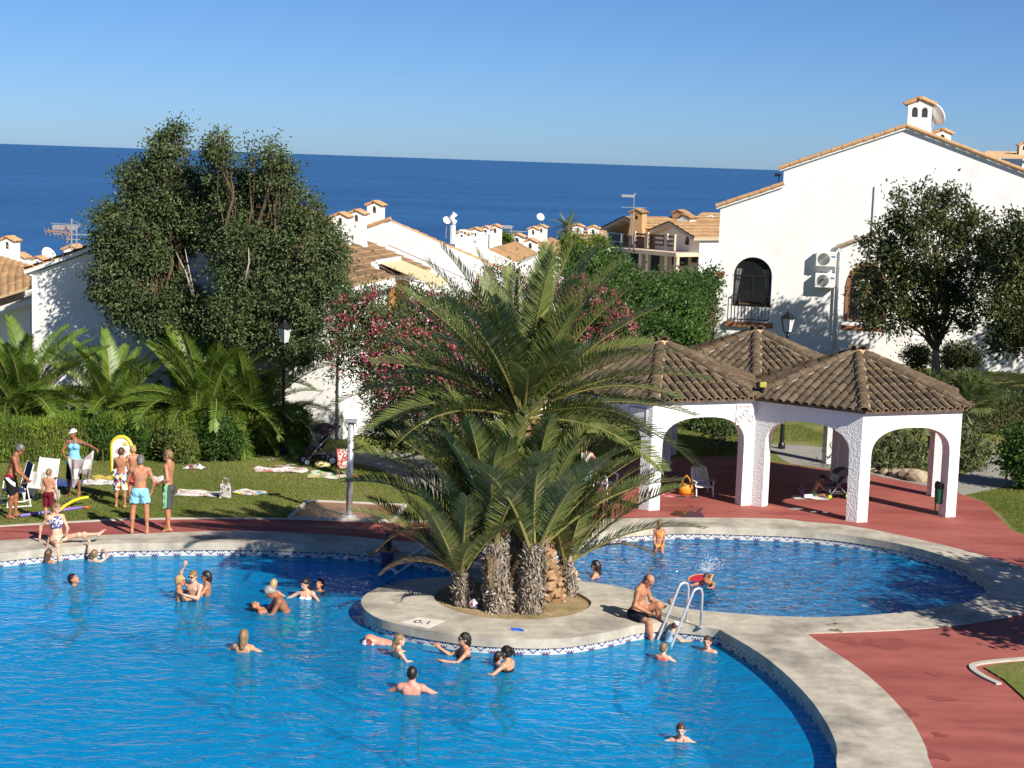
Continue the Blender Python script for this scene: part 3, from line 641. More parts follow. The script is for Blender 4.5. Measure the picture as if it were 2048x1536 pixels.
# ---------------------------------------------------------------- the house at the far left edge
fL = Fr(A(66, 560, 56), PSI)
hL = empty('tiled_house', (0, 0, 0), 0, 'white house with tan tiled roof cut off by the left edge', 'house')
mb = MB(); fL.box(mb, -9, -0.1, 0.0, 8, -0.5, fL.hit(40, 606)[1]); mb.build('wall', M_STUCCO, hL)
zl0 = fL.hit(0, 592)[1]; zl1 = fL.hit(66, 565)[1]; a00 = fL.hit(0, 592)[0]
roof_slope(hL, A(-160, 646, 54.6), A(68, 575, 55.6), A(-160, 466, 60), A(68, 541, 58.4), M_ROOFT, M_ROOFRIM, 0.36, 0.55, None, 0.35)
a, z = fL.hit(20, 520, 3.2); chimney(hL, fL.W(a, 3.2, z-0.1), 0.52, 0.95, PSI)
a, z = fL.hit(40, 524, 4.2); chimney(hL, fL.W(a, 4.2, z-0.2), 0.55, 0.45, PSI)
# chimneys standing beyond the long house's left slope
fA2 = Fr(A(150, 520, 62), PSI)
hA2 = gable_house('white_house', Fr(fA2.W(-5.2, 0, 0), PSI), 9.0, 8, 2.2, 3.7, M_ROOFT, M_ROOFRIM, 'white house seen just over the roof edge left of the tree', zb=-1)
for (x, yb, yt, w_) in ((80, 538, 511, 0.5), (150, 512, 491, 0.62), (166, 512, 494, 0.5)):
    p = A(x, yb, 63); q = A(x, yt, 63); chimney(hA2, Vector((p.x, p.y, p.z-0.35)), w_, q.z-p.z+0.35, PSI)
p = A(95, 530, 63.5); dish(Vector((p.x, p.y, p.z-0.2)), 0.34, R(120), R(25), 'small grey satellite dish beside the low chimney left of the tree', 0.5)
# roof aerials
def aerial(base, h, label, kind=0):
    o = empty('tv_aerial', base, 0, label, 'aerial'); MB().tube([(0, 0, 0), (0, 0, h)], 0.028, 6).build('mast', M_GREY, o)
    M_AER = bpy.data.materials.get('aerial_orange') or plain('aerial_orange', (0.42, 0.22, 0.12), 0.6)
    mb = MB()
    if kind == 0:
        zz = h*0.62; mb.bar((0.05, 0, zz), (-0.85, 0, zz+0.05), 0.03)
        for i in range(6): x = -0.85+i*0.14; mb.bar((x, -0.02, zz-0.10-0.03*i), (x-0.1, 0.02, zz+0.12+0.03*i), 0.016); mb.bar((x, -0.25, zz), (x, 0.25, zz), 0.014)
        mb.bar((-0.15, 0, zz-0.35), (0.02, 0, zz+0.35), 0.03); mb.build('antenna', M_AER, o)
        mb = MB(); mb.bar((-0.7, 0, h*0.86), (0.5, 0, h*0.83), 0.02); mb.bar((0.0, 0, h*0.97), (0.32, 0, h*0.84), 0.012); mb.build('antenna', M_GREY, o)
    else:
        mb.bar((-0.8, 0, h*0.72), (0.8, 0, h*0.72), 0.035); mb.build('antenna', M_GREY, o); mb = MB(); mb.box((-0.4, 0, h*0.94), (0.8, 0.3, 0.16)); mb.bar((0, 0, h*0.94), (0.1, 0, h), 0.04); mb.build('antenna', M_GREY, o)
        mb = MB(); mb.bar((-0.35, 0, h*0.55), (0.1, 0, h*0.55), 0.03); mb.build('antenna', M_GREY, o)
p = A(143, 512, 60); aerial(p, A(143, 437, 60).z-p.z, 'tall metal roof aerial with orange rods against the sea')
p = A(153, 512, 60.5); aerial(p, A(153, 452, 60.5).z-p.z, 'shorter thin roof aerial next to the tall one against the sea', 1)

# ---------------------------------------------------------------- gables in the middle distance
fB = Fr(A(780, 443, 60.2), PSI); zB = A(780, 443, 60.2).z
hB = gable_house('white_house', Fr(fB.W(-5.3, 0, 0), PSI), 10.6, 2.3, zB-5.3*0.385-0.45, zB-0.5, M_ROOFT, M_ROOFRIM, 'white gable house with sloping parapet behind the awning and brown roof', parapet=0.5, zb=-2)
fB.wall(MB(), [[(1.7, -2), (5.3, -2), (5.3, zB-5.3*0.385+0.1), (1.7, zB-1.7*0.385+0.16)]], 2.55, 2.8).build('rear_parapet', M_STUCCO, hB)
rake_tiles(hB, fB.W(0, 0.12, zB+0.03), fB.W(5.3, 0.12, zB+0.03-5.3*0.385), 0.04, M_CLAY)
rake_tiles(hB, fB.W(0, 0.1, zB+0.10), fB.W(-1.5, 0.1, zB+0.10-1.5*0.385), 0.07, M_CLAY)
p = A(751, 455, 61.5); chimney(hB, Vector((p.x, p.y, p.z)), 0.52, A(751, 399, 61.5).z-p.z, PSI)
p = A(892, 467, 110); dish(p-Vector((0, 0, 0.3)), 0.26, R(150), R(30), 'white satellite dish on a pole above the middle roofs', 1.1)
# white cowl pipe
p = A(905, 468, 71); cw = empty('chimney_cowl', p, 0, 'curved white chimney cowl on a pipe next to the satellite dish', 'cowl'); MB().tube([(0, 0, -0.4), (0, 0, 0.35)], 0.12, 8).build('pipe', M_WHITE, cw); MB().tube([(0, 0, 0.35), (0.05, 0, 0.5), (-0.08, 0, 0.65), (0.08, 0, 0.8), (-0.02, 0, 0.86)], [0.09, 0.13, 0.12, 0.12, 0.05], 8).build('cowl', M_WHITE, cw, smooth=True)
def slope_house(name, e0, e1, r0, r1, label, top, zb=-4, back=3.0):
    "house whose right-hand roof slope shows: near eave, far eave, near ridge, far ridge as (x, y, Y)"
    e0, e1, r0, r1 = (A(*q) for q in (e0, e1, r0, r1)); r0.y = e0.y+(r0.x-e0.x)*-math.tan(R(PSI)); 
    o = empty(name, (0, 0, 0), 0, label, 'house')
    dv = (e1-e0); dv.z = 0; r1 = r0+dv; e1 = e0+dv
    roof_slope(o, e0, e1, r0, r1, top, M_ROOFRIM, 0.36)
    mir = Vector((2*r0.x-e0.x, 2*r0.y-e0.y, e0.z)); roof_slope(o, mir, mir+dv, r0, r1, top, M_ROOFRIM, 0.36)
    mb = MB(); ins = (r0-e0)*0.06; e0i = e0+Vector((ins.x, ins.y, 0)); mi = mir-Vector((ins.x, ins.y, 0)); dz = Vector((0, 0, 0.2)); off = dv.normalized()*0.15
    P = [e0i+off-dz, r0+off-dz, mi+off-dz, Vector((mi.x, mi.y, zb))+off, Vector((e0i.x, e0i.y, zb))+off]; Q = [p+dv*0.97 for p in P]
    mb.quad(*P); mb.quad(*Q[::-1])
    for i in range(5): mb.quad(P[i], Q[i], Q[(i+1) % 5], P[(i+1) % 5])
    mb.build('wall', M_STUCCO, o); return o
hD = slope_house('tiled_house', (1006, 534, 73), (1075, 504, 84), (955, 507, 73), (1003, 480, 84), 'tan tiled house with three white chimneys in a row by the sea', M_ROOFT)
for (x, yb, yt, Yd) in ((951, 488, 452, 80), (972, 486, 449, 81), (991, 484, 445, 82)):
    p = A(x, yb, Yd); chimney(hD, Vector((p.x, p.y, p.z-0.2)), 0.50, A(x, yt, Yd).z-p.z+0.2, PSI)
p = A(926, 482, 78); chimney(hD, Vector((p.x, p.y, p.z-0.4)), 0.6, 0.9, PSI)
# white terrace railing
p0 = A(918, 496, 74); p1 = A(977, 503, 74); p2 = A(978, 486, 79)
tr = empty('terrace_railing', (0, 0, 0), 0, 'white balcony railing between the tan roofs', 'railing')
for a_, b_ in ((p0, p1), (p1, p2)):
    mb = MB(); up = Vector((0, 0, 0.75)); mb.bar(a_+up, b_+up, 0.06); mb.bar(a_+up*0.15, b_+up*0.15, 0.05); mb.build('rail', M_WHITE, tr)
    for i in range(9): q = a_.lerp(b_, i/8); MB().bar(q, q+up, 0.035).build('baluster', M_WHITE, tr)
MB().quad(p0-Vector((0, 0, 1.2)), p1-Vector((0, 0, 1.2)), p1, p0).quad(p1-Vector((0, 0, 1.2)), p2-Vector((0, 0, 1.2)), p2, p1).build('terrace_wall', M_STUCCO, tr)
hE = slope_house('tiled_house', (1150, 527, 88), (1170, 509, 99), (1072, 495, 88), (1092, 477, 99), 'tan tiled house with twin white chimneys under a satellite dish', M_ROOFT)
for (x, yb, yt, Yd) in ((1067, 485, 450, 92), (1083, 482, 446, 94)):
    p = A(x, yb, Yd); chimney(hE, Vector((p.x, p.y, p.z-0.2)), 0.52, A(x, yt, Yd).z-p.z+0.2, PSI)
for (x, y) in ((1036, 486), (1062, 496)):
    p = A(x, y, 87); chimney(hE, Vector((p.x, p.y, p.z-0.5)), 0.62, 1.0, PSI)
p = A(1080, 450, 104); dish(p-Vector((0, 0, 0.1)), 0.24, R(160), R(30), 'white satellite dish above the twin chimneys near the sea', 0.55)
p = A(1022, 488, 88); aerial(p, 0.9, 'small low aerial on the tan roofs near the sea', 1)

# ---------------------------------------------------------------- ochre houses by the sea
fO = Fr(A(1402, 495, 118), 50)
O_ = lambda x, y: fO.hit(x, y)
hO = empty('ochre_house', (0, 0, 0), 0, 'ochre villa with two gables, balconies and chimneys overlooking the sea', 'house')
def so(x): return fO.hit(x, 480)[0]
zO = lambda x, y: fO.hit(x, y)[1]
g1l, g1p, g1r = O_(1223, 458), O_(1266, 437), O_(1311, 462)
g2l, g2p, g2r = O_(1311, 466), O_(1356, 447), O_(1400, 474)
zt0 = zO(1330, 500)
fO.wall(MB(), [[(g1l[0], -9), (g1r[0]-0.02, -9), (g1r[0]-0.02, g1r[1]), g1p, g1l]], 0.6, 9).build('wall', M_OCHRE, hO)
fO.wall(MB(), [[(g2l[0], -9), (g2r[0], -9), g2r, g2p, g2l]], 0.0, 9).build('wall', M_STUCCO, hO)
for l, p_, r_, m in ((g1l, g1p, g1r, M_ROOFT), (g2l, g2p, g2r, M_ROOFT)):
    for q, sg in ((r_, 1), (l, -1)):
        sl = (p_[1]-q[1])/abs(p_[0]-q[0]); a = q[0]+sg*0.35; z = q[1]-0.35*sl+0.12
        roof_slope(hO, fO.W(a, -0.9, z), fO.W(a, 9.6, z), fO.W(p_[0], -0.9, p_[1]+0.12), fO.W(p_[0], 9.6, p_[1]+0.12), m, M_ROOFRIM, 0.5, 0.22, M_CREAM)
# openings
def owin(x0, y0, x1, y1, fm, d=0.6, arch=False, panes=2):
    a0, z1 = fO.hit(x0, y0, d); a1, z0 = fO.hit(x1, y1, d); mb = MB()
    if arch: fO.wall(mb, [arch_pts(a0, a1, z0, z1-0.35, z1, 8)], d-0.05, d+0.02)
    else: fO.box(mb, a0, a1, d-0.06, d+0.02, z0, z1)
    wo = mb.build('window', fm, hO)
    for k in range(panes):
        b0 = a0+(a1-a0)*(k+0.1)/panes; b1 = a0+(a1-a0)*(k+0.9)/panes; fO.box(MB(), b0, b1, d-0.085, d-0.05, z0+0.1, z1-(0.4 if arch else 0.1)).build('pane', M_GLASSB, wo)
owin(1276, 468, 1283, 480, M_WHITE); owin(1292, 470, 1303, 492, M_WOOD); owin(1328, 469, 1336, 490, M_WOOD, 0.0, True); owin(1372, 472, 1378, 490, M_WOOD, 0.0, True)
# glazed bay at the left, terrace slab, lower floor
fO.wall(MB(), [[(O_(1213, 500)[0], -9), (g1l[0]-0.03, -9), (g1l[0]-0.03, O_(1218, 461)[1]), (O_(1213, 462)[0], O_(1213, 462)[1])]], 0.4, 7).build('wall', M_CREAM, hO)
owin(1214, 464, 1248, 486, M_WHITE, 0.38, False, 6)
a0 = O_(1215, 492)[0]; a1 = g2r[0]
fO.box(MB(), a0, a1+0.2, -2.4, 0.0, zO(1300, 497)-0.25, zO(1300, 497)).build('balcony_slab', M_CREAM, hO)
fO.box(MB(), a0, a1, -0.02, 0.0, -9, zO(1300, 500)-0.2).build('lower_wall', M_CREAM, hO)
for (x0, x1) in ((1318, 1340), (1344, 1380), (1383, 1398)):
    b0, b1 = O_(x0, 490)[0], O_(x1, 490)[0]
    for k in range(3): zz = zO(1350, 497)+0.25+0.3*k; fO.box(MB(), b0, b1, -2.35, -2.28, zz, zz+0.13).build('balcony_rail', M_WOOD, hO)
    for b in (b0, b1): fO.box(MB(), b-0.06, b+0.06, -2.4, -2.25, zO(1350, 497), zO(1350, 497)+1.1).build('rail_post', M_CREAM, hO)
for x in (1262, 1290, 1308, 1316):
    b = O_(x, 485)[0]; fO.box(MB(), b-0.04, b+0.04, -2.35, -2.25, zO(1300, 497), zO(1300, 497)+1.0).build('rail_post', M_GREY, hO)
fO.box(MB(), O_(1262, 485)[0], O_(1308, 485)[0], -2.32, -2.29, zO(1300, 497)+0.95, zO(1300, 497)+1.0).build('balcony_rail', M_GREY, hO)
for (x0, x1, z0, z1) in ((1296, 1320, 540, 503), (1345, 1377, 530, 506), (1384, 1396, 525, 510), (1236, 1246, 512, 500), (1258, 1286, 525, 505)):
    b0, zz0 = O_(x0, z0); b1, zz1 = O_(x1, z1); wo = fO.box(MB(), b0, b1, -0.08, -0.02, zz0, zz1).build('window', M_FRAME, hO)
    fO.box(MB(), b0+0.15, (b0+b1)/2-0.08, -0.1, -0.08, zz0+0.12, zz1-0.12).build('pane', M_GLASSB, wo); fO.box(MB(), (b0+b1)/2+0.08, b1-0.15, -0.1, -0.08, zz0+0.12, zz1-0.12).build('pane', M_GLASSB, wo)
for x in (1300, 1328, 1342, 1380, 1399):
    b = O_(x, 520)[0]; fO.box(MB(), b-0.13, b+0.13, -2.3, -2.04, -9, zO(1300, 497)-0.25).build('porch_column', M_CREAM, hO)
for (x, yb, yt, Yd) in ((1277, 440, 417, 121), (1361, 442, 419, 125)):
    p = A(x, yb, Yd); chimney(hO, Vector((p.x, p.y, p.z-0.6)), 0.9, A(x, yt, Yd).z-p.z+0.6, 30, M_ROOFT, M_OCHRE)
p = A(1372, 447, 121); chimney(hO, Vector((p.x, p.y, p.z-0.5)), 1.0, 1.1, 30, M_ROOFT)
# two further roofs behind
hO2 = empty('tiled_house', (0, 0, 0), 0, 'broad tan hipped roof beyond the ochre villa, next to the white gable', 'house')
pa, pb, pc, pd = A(1372, 447, 140), A(1450, 447, 140), A(1450, 425, 150), A(1406, 424, 150)
mb = MB(); mb.quad(pa, pb, pc, pd); mb.quad(pa-Vector((0, 0, .3)), pb-Vector((0, 0, .3)), pb, pa); mb.build('roof', M_ROOFT, hO2)
for i in range(1, 7):
    t = i/7; mb = MB(); mb.bar(pa.lerp(pd, t)+Vector((0, 0, 0.03)), pb.lerp(pc, t)+Vector((0, 0, 0.03)), 0.12, 0.06); mb.build('tile_course', M_ROOFRIM, hO2)
mb = MB(); q = A(1395, 460, 141); mb.box((q.x+3, q.y+5, q.z-5), (7, 9, 9.6)); mb.build('wall', M_STUCCO, hO2)
p = A(1421, 446, 139); chimney(hO2, Vector((p.x, p.y, p.z-0.3)), 0.55, A(1421, 431, 139).z-p.z+0.3, 0, M_WHITE)
fG = Fr(A(1115, 480, 112), 8)
hG = empty('tiled_house', (0, 0, 0), 0, 'low house with pale pinkish tiles and two small chimneys beside the far palm', 'house')
e0, e1 = A(1125, 490, 110), A(1215, 492, 110); r0, r1 = A(1150, 461, 118), A(1213, 462, 118)
M_PINKT = mat('tile_pinkish', (0.50, 0.34, 0.24), 0.9, 0.45, 5)
roof_slope(hG, e0, e1, r0, r1, M_PINKT, M_PINKT, 0.4); mb = MB(); c = (e0+e1+r0+r1)/4; mb.box((c.x+0.3, c.y+1.2, c.z-3.4), (2.2, 6, 5.6)); mb.build('wall', M_STUCCO, hG)
for (x, yb, yt) in ((1156, 464, 447), (1187, 462, 452)):
    p = A(x, yb, 116); chimney(hG, Vector((p.x, p.y, p.z-0.5)), 0.7, A(x, yt, 116).z-p.z+0.5, 8)
p = A(1265, 470, 112); aerial(p-Vector((0, 0, 0.6)), A(1265, 386, 112).z-p.z+0.6, 'tall mast with cross shaped aerial in front of the ochre villa', 1)
# building behind the right house
hR = empty('tiled_house', (0, 0, 0), 0, 'pale house with tan roof peeking over the right slope of the white house', 'house')
p0, p1 = A(1960, 313, 130), A(2120, 322, 130); r0, r1 = A(1975, 303, 136), A(2120, 306, 136)
roof_slope(hR, p0, p1, r0, r1, M_ROOFT, M_ROOFRIM, 0.4); mb = MB(); c = (p0+p1)/2; mb.box((c.x+0.3, c.y+4, c.z-6.2), (5.4, 7.5, 12)); mb.build('wall', M_STUCCO, hR)
p = A(2045, 306, 133); chimney(hR, Vector((p.x, p.y, p.z-0.3)), 0.7, 1.1, 0, M_CLAY, M_CREAM)
q0, q1 = A(2002, 332, 128), A(2044, 318, 128); mb = MB(); mb.box(((q0.x+q1.x)/2, 128, (q0.z+q1.z)/2), (q1.x-q0.x, 0.4, q1.z-q0.z)); mb.build('shutter', plain('navy_shutter', (0.03, 0.06, 0.12), 0.6), hR)
# ================================================================== hexagonal pavilion
S_, ROT = 2.90, -0.1199; c1 = Vector((3.795, 45.015)); WH = S_*math.sqrt(3)
def rotv(a): return Vector((math.cos(a), math.sin(a)))
cens = [c1, c1+rotv(ROT)*WH, c1+rotv(ROT+R(60))*WH]
pav = empty('pavilion', (0, 0, 0), 0, 'white arched pavilion of three joined hexagons with brown tiled roofs', 'pavilion')
ZE, ZP = 2.74, 3.84
def hv(c, k, r=S_): return c+rotv(ROT+R(-90+60*k))*r
edges = {}
for ci, c in enumerate(cens):
    for k in range(6):
        a, b = hv(c, k), hv(c, k+1); key = (round((a.x+b.x)/2, 1), round((a.y+b.y)/2, 1)); edges.setdefault(key, []).append((ci, k))
verts = {}
for ci, c in enumerate(cens):
    for k in range(6): v = hv(c, k); verts.setdefault((round(v.x, 1), round(v.y, 1)), []).append((ci, v))
TH = 0.30
for key, L in edges.items():
    if len(L) > 1: continue
    ci, k = L[0]; c = cens[ci]; a, b = hv(c, k), hv(c, k+1); d = (b-a); Ln = d.length; d.normalize(); n = (c-(a+b)/2).normalized()
    t0, t1 = 0.30, Ln-0.30
    prof = [(0.003, 0), (t0, 0), (t0, 1.62)]
    cx = Ln/2; rx = (t1-t0)/2
    for i in range(1, 16):
        th = math.pi*(1-i/16); prof.append((cx+rx*math.copysign(abs(math.cos(th))**0.8, math.cos(th)), 1.62+0.66*abs(math.sin(th))**0.85))
    prof += [(t1, 1.62), (t1, 0), (Ln-0.003, 0), (Ln-0.003, ZE), (0.003, ZE)]
    T = lambda p: Vector((a.x+d.x*p.x+n.x*p.z, a.y+d.y*p.x+n.y*p.z, p.y))
    MB().prism([prof], 0.0, TH, T=T).build('arch_wall', M_STUCCO_ROUGH, pav)
for key, L in verts.items():
    v = L[0][1]; m = sum((cens[ci] for ci, _ in L), Vector((0, 0)))/len(L); dv = (m-v); 
    ctr = v+(dv.normalized()*0.20 if dv.length > 0.3 else Vector((0, 0)))
    hx = [ctr+rotv(ROT+R(60*j+30))*0.175 for j in range(6)]
    MB().prism([hx], 0.0, ZE-0.02).build('column', M_STUCCO_ROUGH, pav)
def half_tile(L, r, seg=6, th=0.016):
    "tapered barrel tile: lies along +X (up the slope); wide end at the origin"
    V = []; F = []; mi = []
    for x, rr in ((0, r), (L, r*0.80)):
        for q in (rr, rr-th):
            for j in range(seg+1): a = math.pi*j/seg; V.append((x, q*math.cos(a), q*math.sin(a)*0.82))
    n = seg+1
    for j in range(seg):
        F.append((j, 2*n+j, 2*n+j+1, j+1)); mi.append(0)
        F.append((n+j, n+j+1, 3*n+j+1, 3*n+j)); mi.append(0)
        F.append((j, j+1, n+j+1, n+j)); mi.append(1)
    return V, F, mi
TL, TR = 0.47, 0.098
tv, tf, tm = half_tile(TL, TR)
variants = []
for i in range(3):
    m_ = mat('tile_weathered_%d' % i, [(0.108, 0.084, 0.058), (0.145, 0.112, 0.076), (0.082, 0.063, 0.045)][i], 0.9, 0.35, 8, spec=0.08, bump=0.3, bscale=50)
    variants.append(fast_mesh('roof_tile', tv, tf, [m_, M_RIM], midx=tm, smooth=False))
hv_, hf_, hm_ = half_tile(0.46, 0.135); hip_me = fast_mesh('hip_tile', hv_, hf_, [M_TILE, M_RIM], midx=hm_)
tiles = []
RO = S_+0.14; ROOFS = []
for ci, c in enumerate(cens):
    ap = Vector((c.x, c.y, ZP)); ring = [Vector((*hv(c, k, RO), ZE+0.0)) for k in range(6)]
    mb = MB()
    for k in range(6):
        mb.quad(ring[k], ring[(k+1) % 6], ap); mb.quad(ring[(k+1) % 6]-Vector((0, 0, .07)), ring[k]-Vector((0, 0, .07)), ap-Vector((0, 0, .12)))
        mb.quad(ring[k]-Vector((0, 0, .07)), ring[(k+1) % 6]-Vector((0, 0, .07)), ring[(k+1) % 6], ring[k])
    ro = mb.build('roof', M_TILE, pav); ROOFS.append(ro)
    for k in range(6):
        e0, e1 = ring[k], ring[(k+1) % 6]; mid = (e0+e1)/2; up = (ap-mid); SL = up.length; up.normalize(); d = (e1-e0); Ln = d.length; d.normalize(); n = d.cross(up).normalized()
        if n.z < 0: n = -n
        M3 = Matrix((up, n.cross(up), n)).transposed(); q = M3.to_euler()
        nc = 13; sp = Ln/nc; ex = 0.39
        for i in range(nc):
            t = (i+0.5)*sp; half = abs(t-Ln/2); maxs = SL*(1-half/(Ln/2))
            r_ = 0
            while r_*ex < maxs-0.12:
                s0 = r_*ex-0.06; p = e0+d*t+up*s0+n*(0.012+0.006*random.random())
                cut = 1.0
                facing = n.dot((Vector((0, 0, CAM_H))-p).normalized())
                tiles.append((facing/(p.length**2)*1e3 if facing > 0 else facing-1, p, q, ro, M3)); r_ += 1
        # hip tiles along the ridge from vertex k to the apex
        hd = (ap-e0); HL = hd.length; hd.normalize(); hn = (Vector((0, 0, 1))-hd*hd.z).normalized(); H3 = Matrix((hd, hn.cross(hd), hn)).transposed().to_euler()
        inner = False
        for i in range(int(HL/0.38)):
            link('hip_tile', hip_me, ro, e0+hd*(i*0.38-0.08)+hn*0.05, H3)
        # mortar bed beside the hips
        mb = MB(); mb.bar(e0+hd*0.05+hn*0.015, ap-hd*0.1+hn*0.015, 0.33, 0.03); mb.build('mortar_bed', M_MORTAR, ro)
    MB().lathe((ap.x, ap.y, ZP+0.02), [(0.26, -0.03), (0.20, 0.05), (0.10, 0.085), (0.02, 0.09)], 10).build('roof_cap', M_RIM, ro)
# tiles that fall inside a neighbouring hexagon's roof are left out
def inside_other(p, ci_own):
    for cj, c in enumerate(cens):
        if cj == ci_own: continue
        if (Vector((p.x, p.y))-c).length < S_*0.86-0.02: return True
    return False
own = {id(r): i for i, r in enumerate(ROOFS)}
tiles = [t for t in tiles if not inside_other(t[1], own[id(t[3])])]
tiles.sort(key=lambda t: -t[0])
for k, (fc, p, q, ro, M3) in enumerate(tiles[:300]):
    link('roof_tile', variants[random.choice((0, 0, 1, 2))], ro, p, (q[0]+random.uniform(-.015, .015), q[1]+random.uniform(-.012, .012), q[2]+random.uniform(-.02, .02)))
V = []; F = []; mi = []; tvn = np.array(tv)
for (fc, p, q, ro, M3) in tiles[300:]:
    i0 = len(V)*0+sum(len(x) for x in V); V.append(tvn@np.array(M3).T+np.array(p)); F.append(np.array(tf)+i0); mi += tm
rest = link('roof_tiles', fast_mesh('roof_tiles', np.concatenate(V), np.concatenate(F), [M_TILE, M_RIM], midx=mi), pav); rest['kind'] = 'stuff'
# lamp on the roof valley
fp = hv(cens[0], 1, S_+0.14); o = empty('flood_lamp', (fp.x, fp.y-0.05, ZE+0.12), 0, 'small black and yellow flood lamp in the valley of the pavilion roof', 'lamp')
MB().tube([(0, 0, 0), (0, 0, 0.16)], 0.045, 8).build('stem', M_BLACK, o); MB().box((0, -0.02, 0.22), (0.17, 0.14, 0.13)).build('lamp_head', plain('lamp_yellow', (0.45, 0.38, 0.08), 0.5), o, bevel=0.02)
# signs
def text_mesh(s, size, m, name='text', extrude=0.002, align='CENTER'):
    cu = bpy.data.curves.new('t', 'FONT'); cu.body = s; cu.size = size; cu.extrude = extrude; cu.align_x = align; cu.align_y = 'CENTER'
    ob = bpy.data.objects.new('t', cu); COL.objects.link(ob); dg = bpy.context.evaluated_depsgraph_get(); me = bpy.data.meshes.new_from_object(ob.evaluated_get(dg)); bpy.data.objects.remove(ob)
    me.materials.clear(); me.materials.append(m); me.name = name; return me
def wall_sign(edge, t, z, wd, hh, label, body, parts):
    ci, k = edge; c = cens[ci]; a, b = hv(c, k), hv(c, k+1); d = (b-a).normalized(); n = ((a+b)/2-c).normalized()
    p = a+d*t+n*0.02; o = empty('wall_sign', (p.x, p.y, z), math.atan2(d.y, d.x), label, 'sign'); MB().box((0, 0, 0), (wd, 0.025, hh)).build('board', body, o, bevel=0.004)
    for f in parts: f(o)
    return o
M_INK = plain('sign_ink', (0.06, 0.05, 0.05), 0.6); M_REDINK = plain('sign_red', (0.35, 0.05, 0.05), 0.6); M_PALE = plain('sign_white', (0.75, 0.75, 0.74), 0.5)
def sign1(o):
    link('lettering', text_mesh('PROHIBIDO', 0.085, M_REDINK), o, (0.02, -0.014, 0.19), (math.pi/2, 0, 0))
    for (x, z) in ((0.0, 0.03), (-0.16, -0.12), (0.16, -0.11)):
        mb = MB(); mb.tube([(x+0.075*math.cos(t*math.pi/12), -0.016, z+0.075*math.sin(t*math.pi/12)) for t in range(25)], 0.008, 5, cap=False); mb.bar((x-0.05, -0.016, z-0.05), (x+0.05, -0.016, z+0.05), 0.010); mb.build('prohibition_ring', M_INK, o)
wall_sign((0, 0), S_-0.33, 2.32, 0.50, 0.52, 'white notice with prohibition rings on the pavilion above the middle column', M_PALE, [sign1])
def sign2(o):
    for i in range(4): MB().box((0, -0.014, 0.09-0.055*i), (0.26-0.04*(i % 2), 0.004, 0.014)).build('text_line', M_PALE, o)
wall_sign((0, 5), S_*0.42, 2.45, 0.36, 0.28, 'small teal green sign on the left face of the pavilion', plain('sign_teal', (0.02, 0.16, 0.13), 0.5), [sign2])
def sign3(o):
    mb = MB(); mb.bar((-.25, -.014, .18), (.25, -.014, .18), .02); mb.bar((-.25, -.014, -.18), (.25, -.014, -.18), .02); mb.bar((-.25, -.014, -.18), (-.25, -.014, .18), .02); mb.bar((.25, -.014, -.18), (.25, -.014, .18), .02); mb.build('frame', M_GREY, o)
wall_sign((0, 5), S_-0.42, 2.32, 0.52, 0.38, 'grey framed blank notice on the left face of the pavilion near its corner', M_PALE, [sign3])
# ================================================================== trees, palms, hedges
def unit(a): return a/np.maximum(np.linalg.norm(a, axis=1, keepdims=True), 1e-9)
def rand_dirs(n): return unit(RNG.normal(size=(n, 3)))
def leaves_mesh(pos, axis, L, W, m, rnd, nrm=None, fold=0.25, name='leaves', shape=0.45):
    "kite leaves: base, left, tip, right"
    n = len(pos); axis = unit(axis); nrm = rand_dirs(n) if nrm is None else nrm
    side = unit(np.cross(axis, nrm)); up = np.cross(side, axis)
    L = np.broadcast_to(np.asarray(L, float), (n,))[:, None]; W = np.broadcast_to(np.asarray(W, float), (n,))[:, None]
    V = np.empty((n, 4, 3)); V[:, 0] = pos; V[:, 2] = pos+axis*L-up*L*0.12
    V[:, 1] = pos+axis*L*shape+side*W*0.5+up*W*fold; V[:, 3] = pos+axis*L*shape-side*W*0.5+up*W*fold
    F = np.arange(n*4).reshape(n, 4)
    return fast_mesh(name, V.reshape(-1, 3), F, m, attr=np.clip(rnd, 0, 1))
def lobes_px(Ls):
    "(x, y, Y, rx, ry[, rdepth]) in photograph pixels -> world ellipsoids"
    out = []
    for l in Ls:
        x, y, Y, rx, ry = l[:5]; c = A(x, y, Y); k = Y/FPX; out.append((np.array(c), np.array([rx*k, (l[5] if len(l) > 5 else (rx+ry)/2)*k, ry*k])))
    return out
def crown_points(lobes, nclump, per, rc, shell=0.5, seed=1):
    rg = np.random.default_rng(seed); vol = np.array([np.prod(r)**(2/3) for _, r in lobes]); ch = rg.choice(len(lobes), nclump, p=vol/vol.sum())
    C = np.array([lobes[i][0] for i in ch]); Rr = np.array([lobes[i][1] for i in ch])
    d = unit(rg.normal(size=(nclump, 3))); t = shell+(1-shell)*rg.random(nclump)**0.6
    cc = C+d*Rr*t[:, None]; out = np.repeat(d, per, 0)
    sz = rc*rg.uniform(0.6, 1.35, nclump)
    pts = np.repeat(cc, per, 0)+rg.normal(size=(nclump*per, 3))*np.repeat(sz, per)[:, None]*np.array([1, 1, 0.85])
    shade = np.repeat(rg.uniform(0.15, 0.75, nclump), per)+rg.normal(size=nclump*per)*0.16
    return pts, out, shade, cc
def limb(p0, p1, r0, r1, n=6, wob=0.15, seed=0):
    rg = random.Random(seed); p0 = Vector(p0); p1 = Vector(p1); L = (p1-p0).length; pts = []; 
    for i in range(n+1):
        t = i/n; w_ = wob*L*math.sin(math.pi*t)*0.5; pts.append(p0.lerp(p1, t)+Vector((rg.uniform(-1, 1)*w_, rg.uniform(-1, 1)*w_, rg.uniform(-.3, .3)*w_)))
    return pts, [r0+(r1-r0)*i/n for i in range(n+1)]
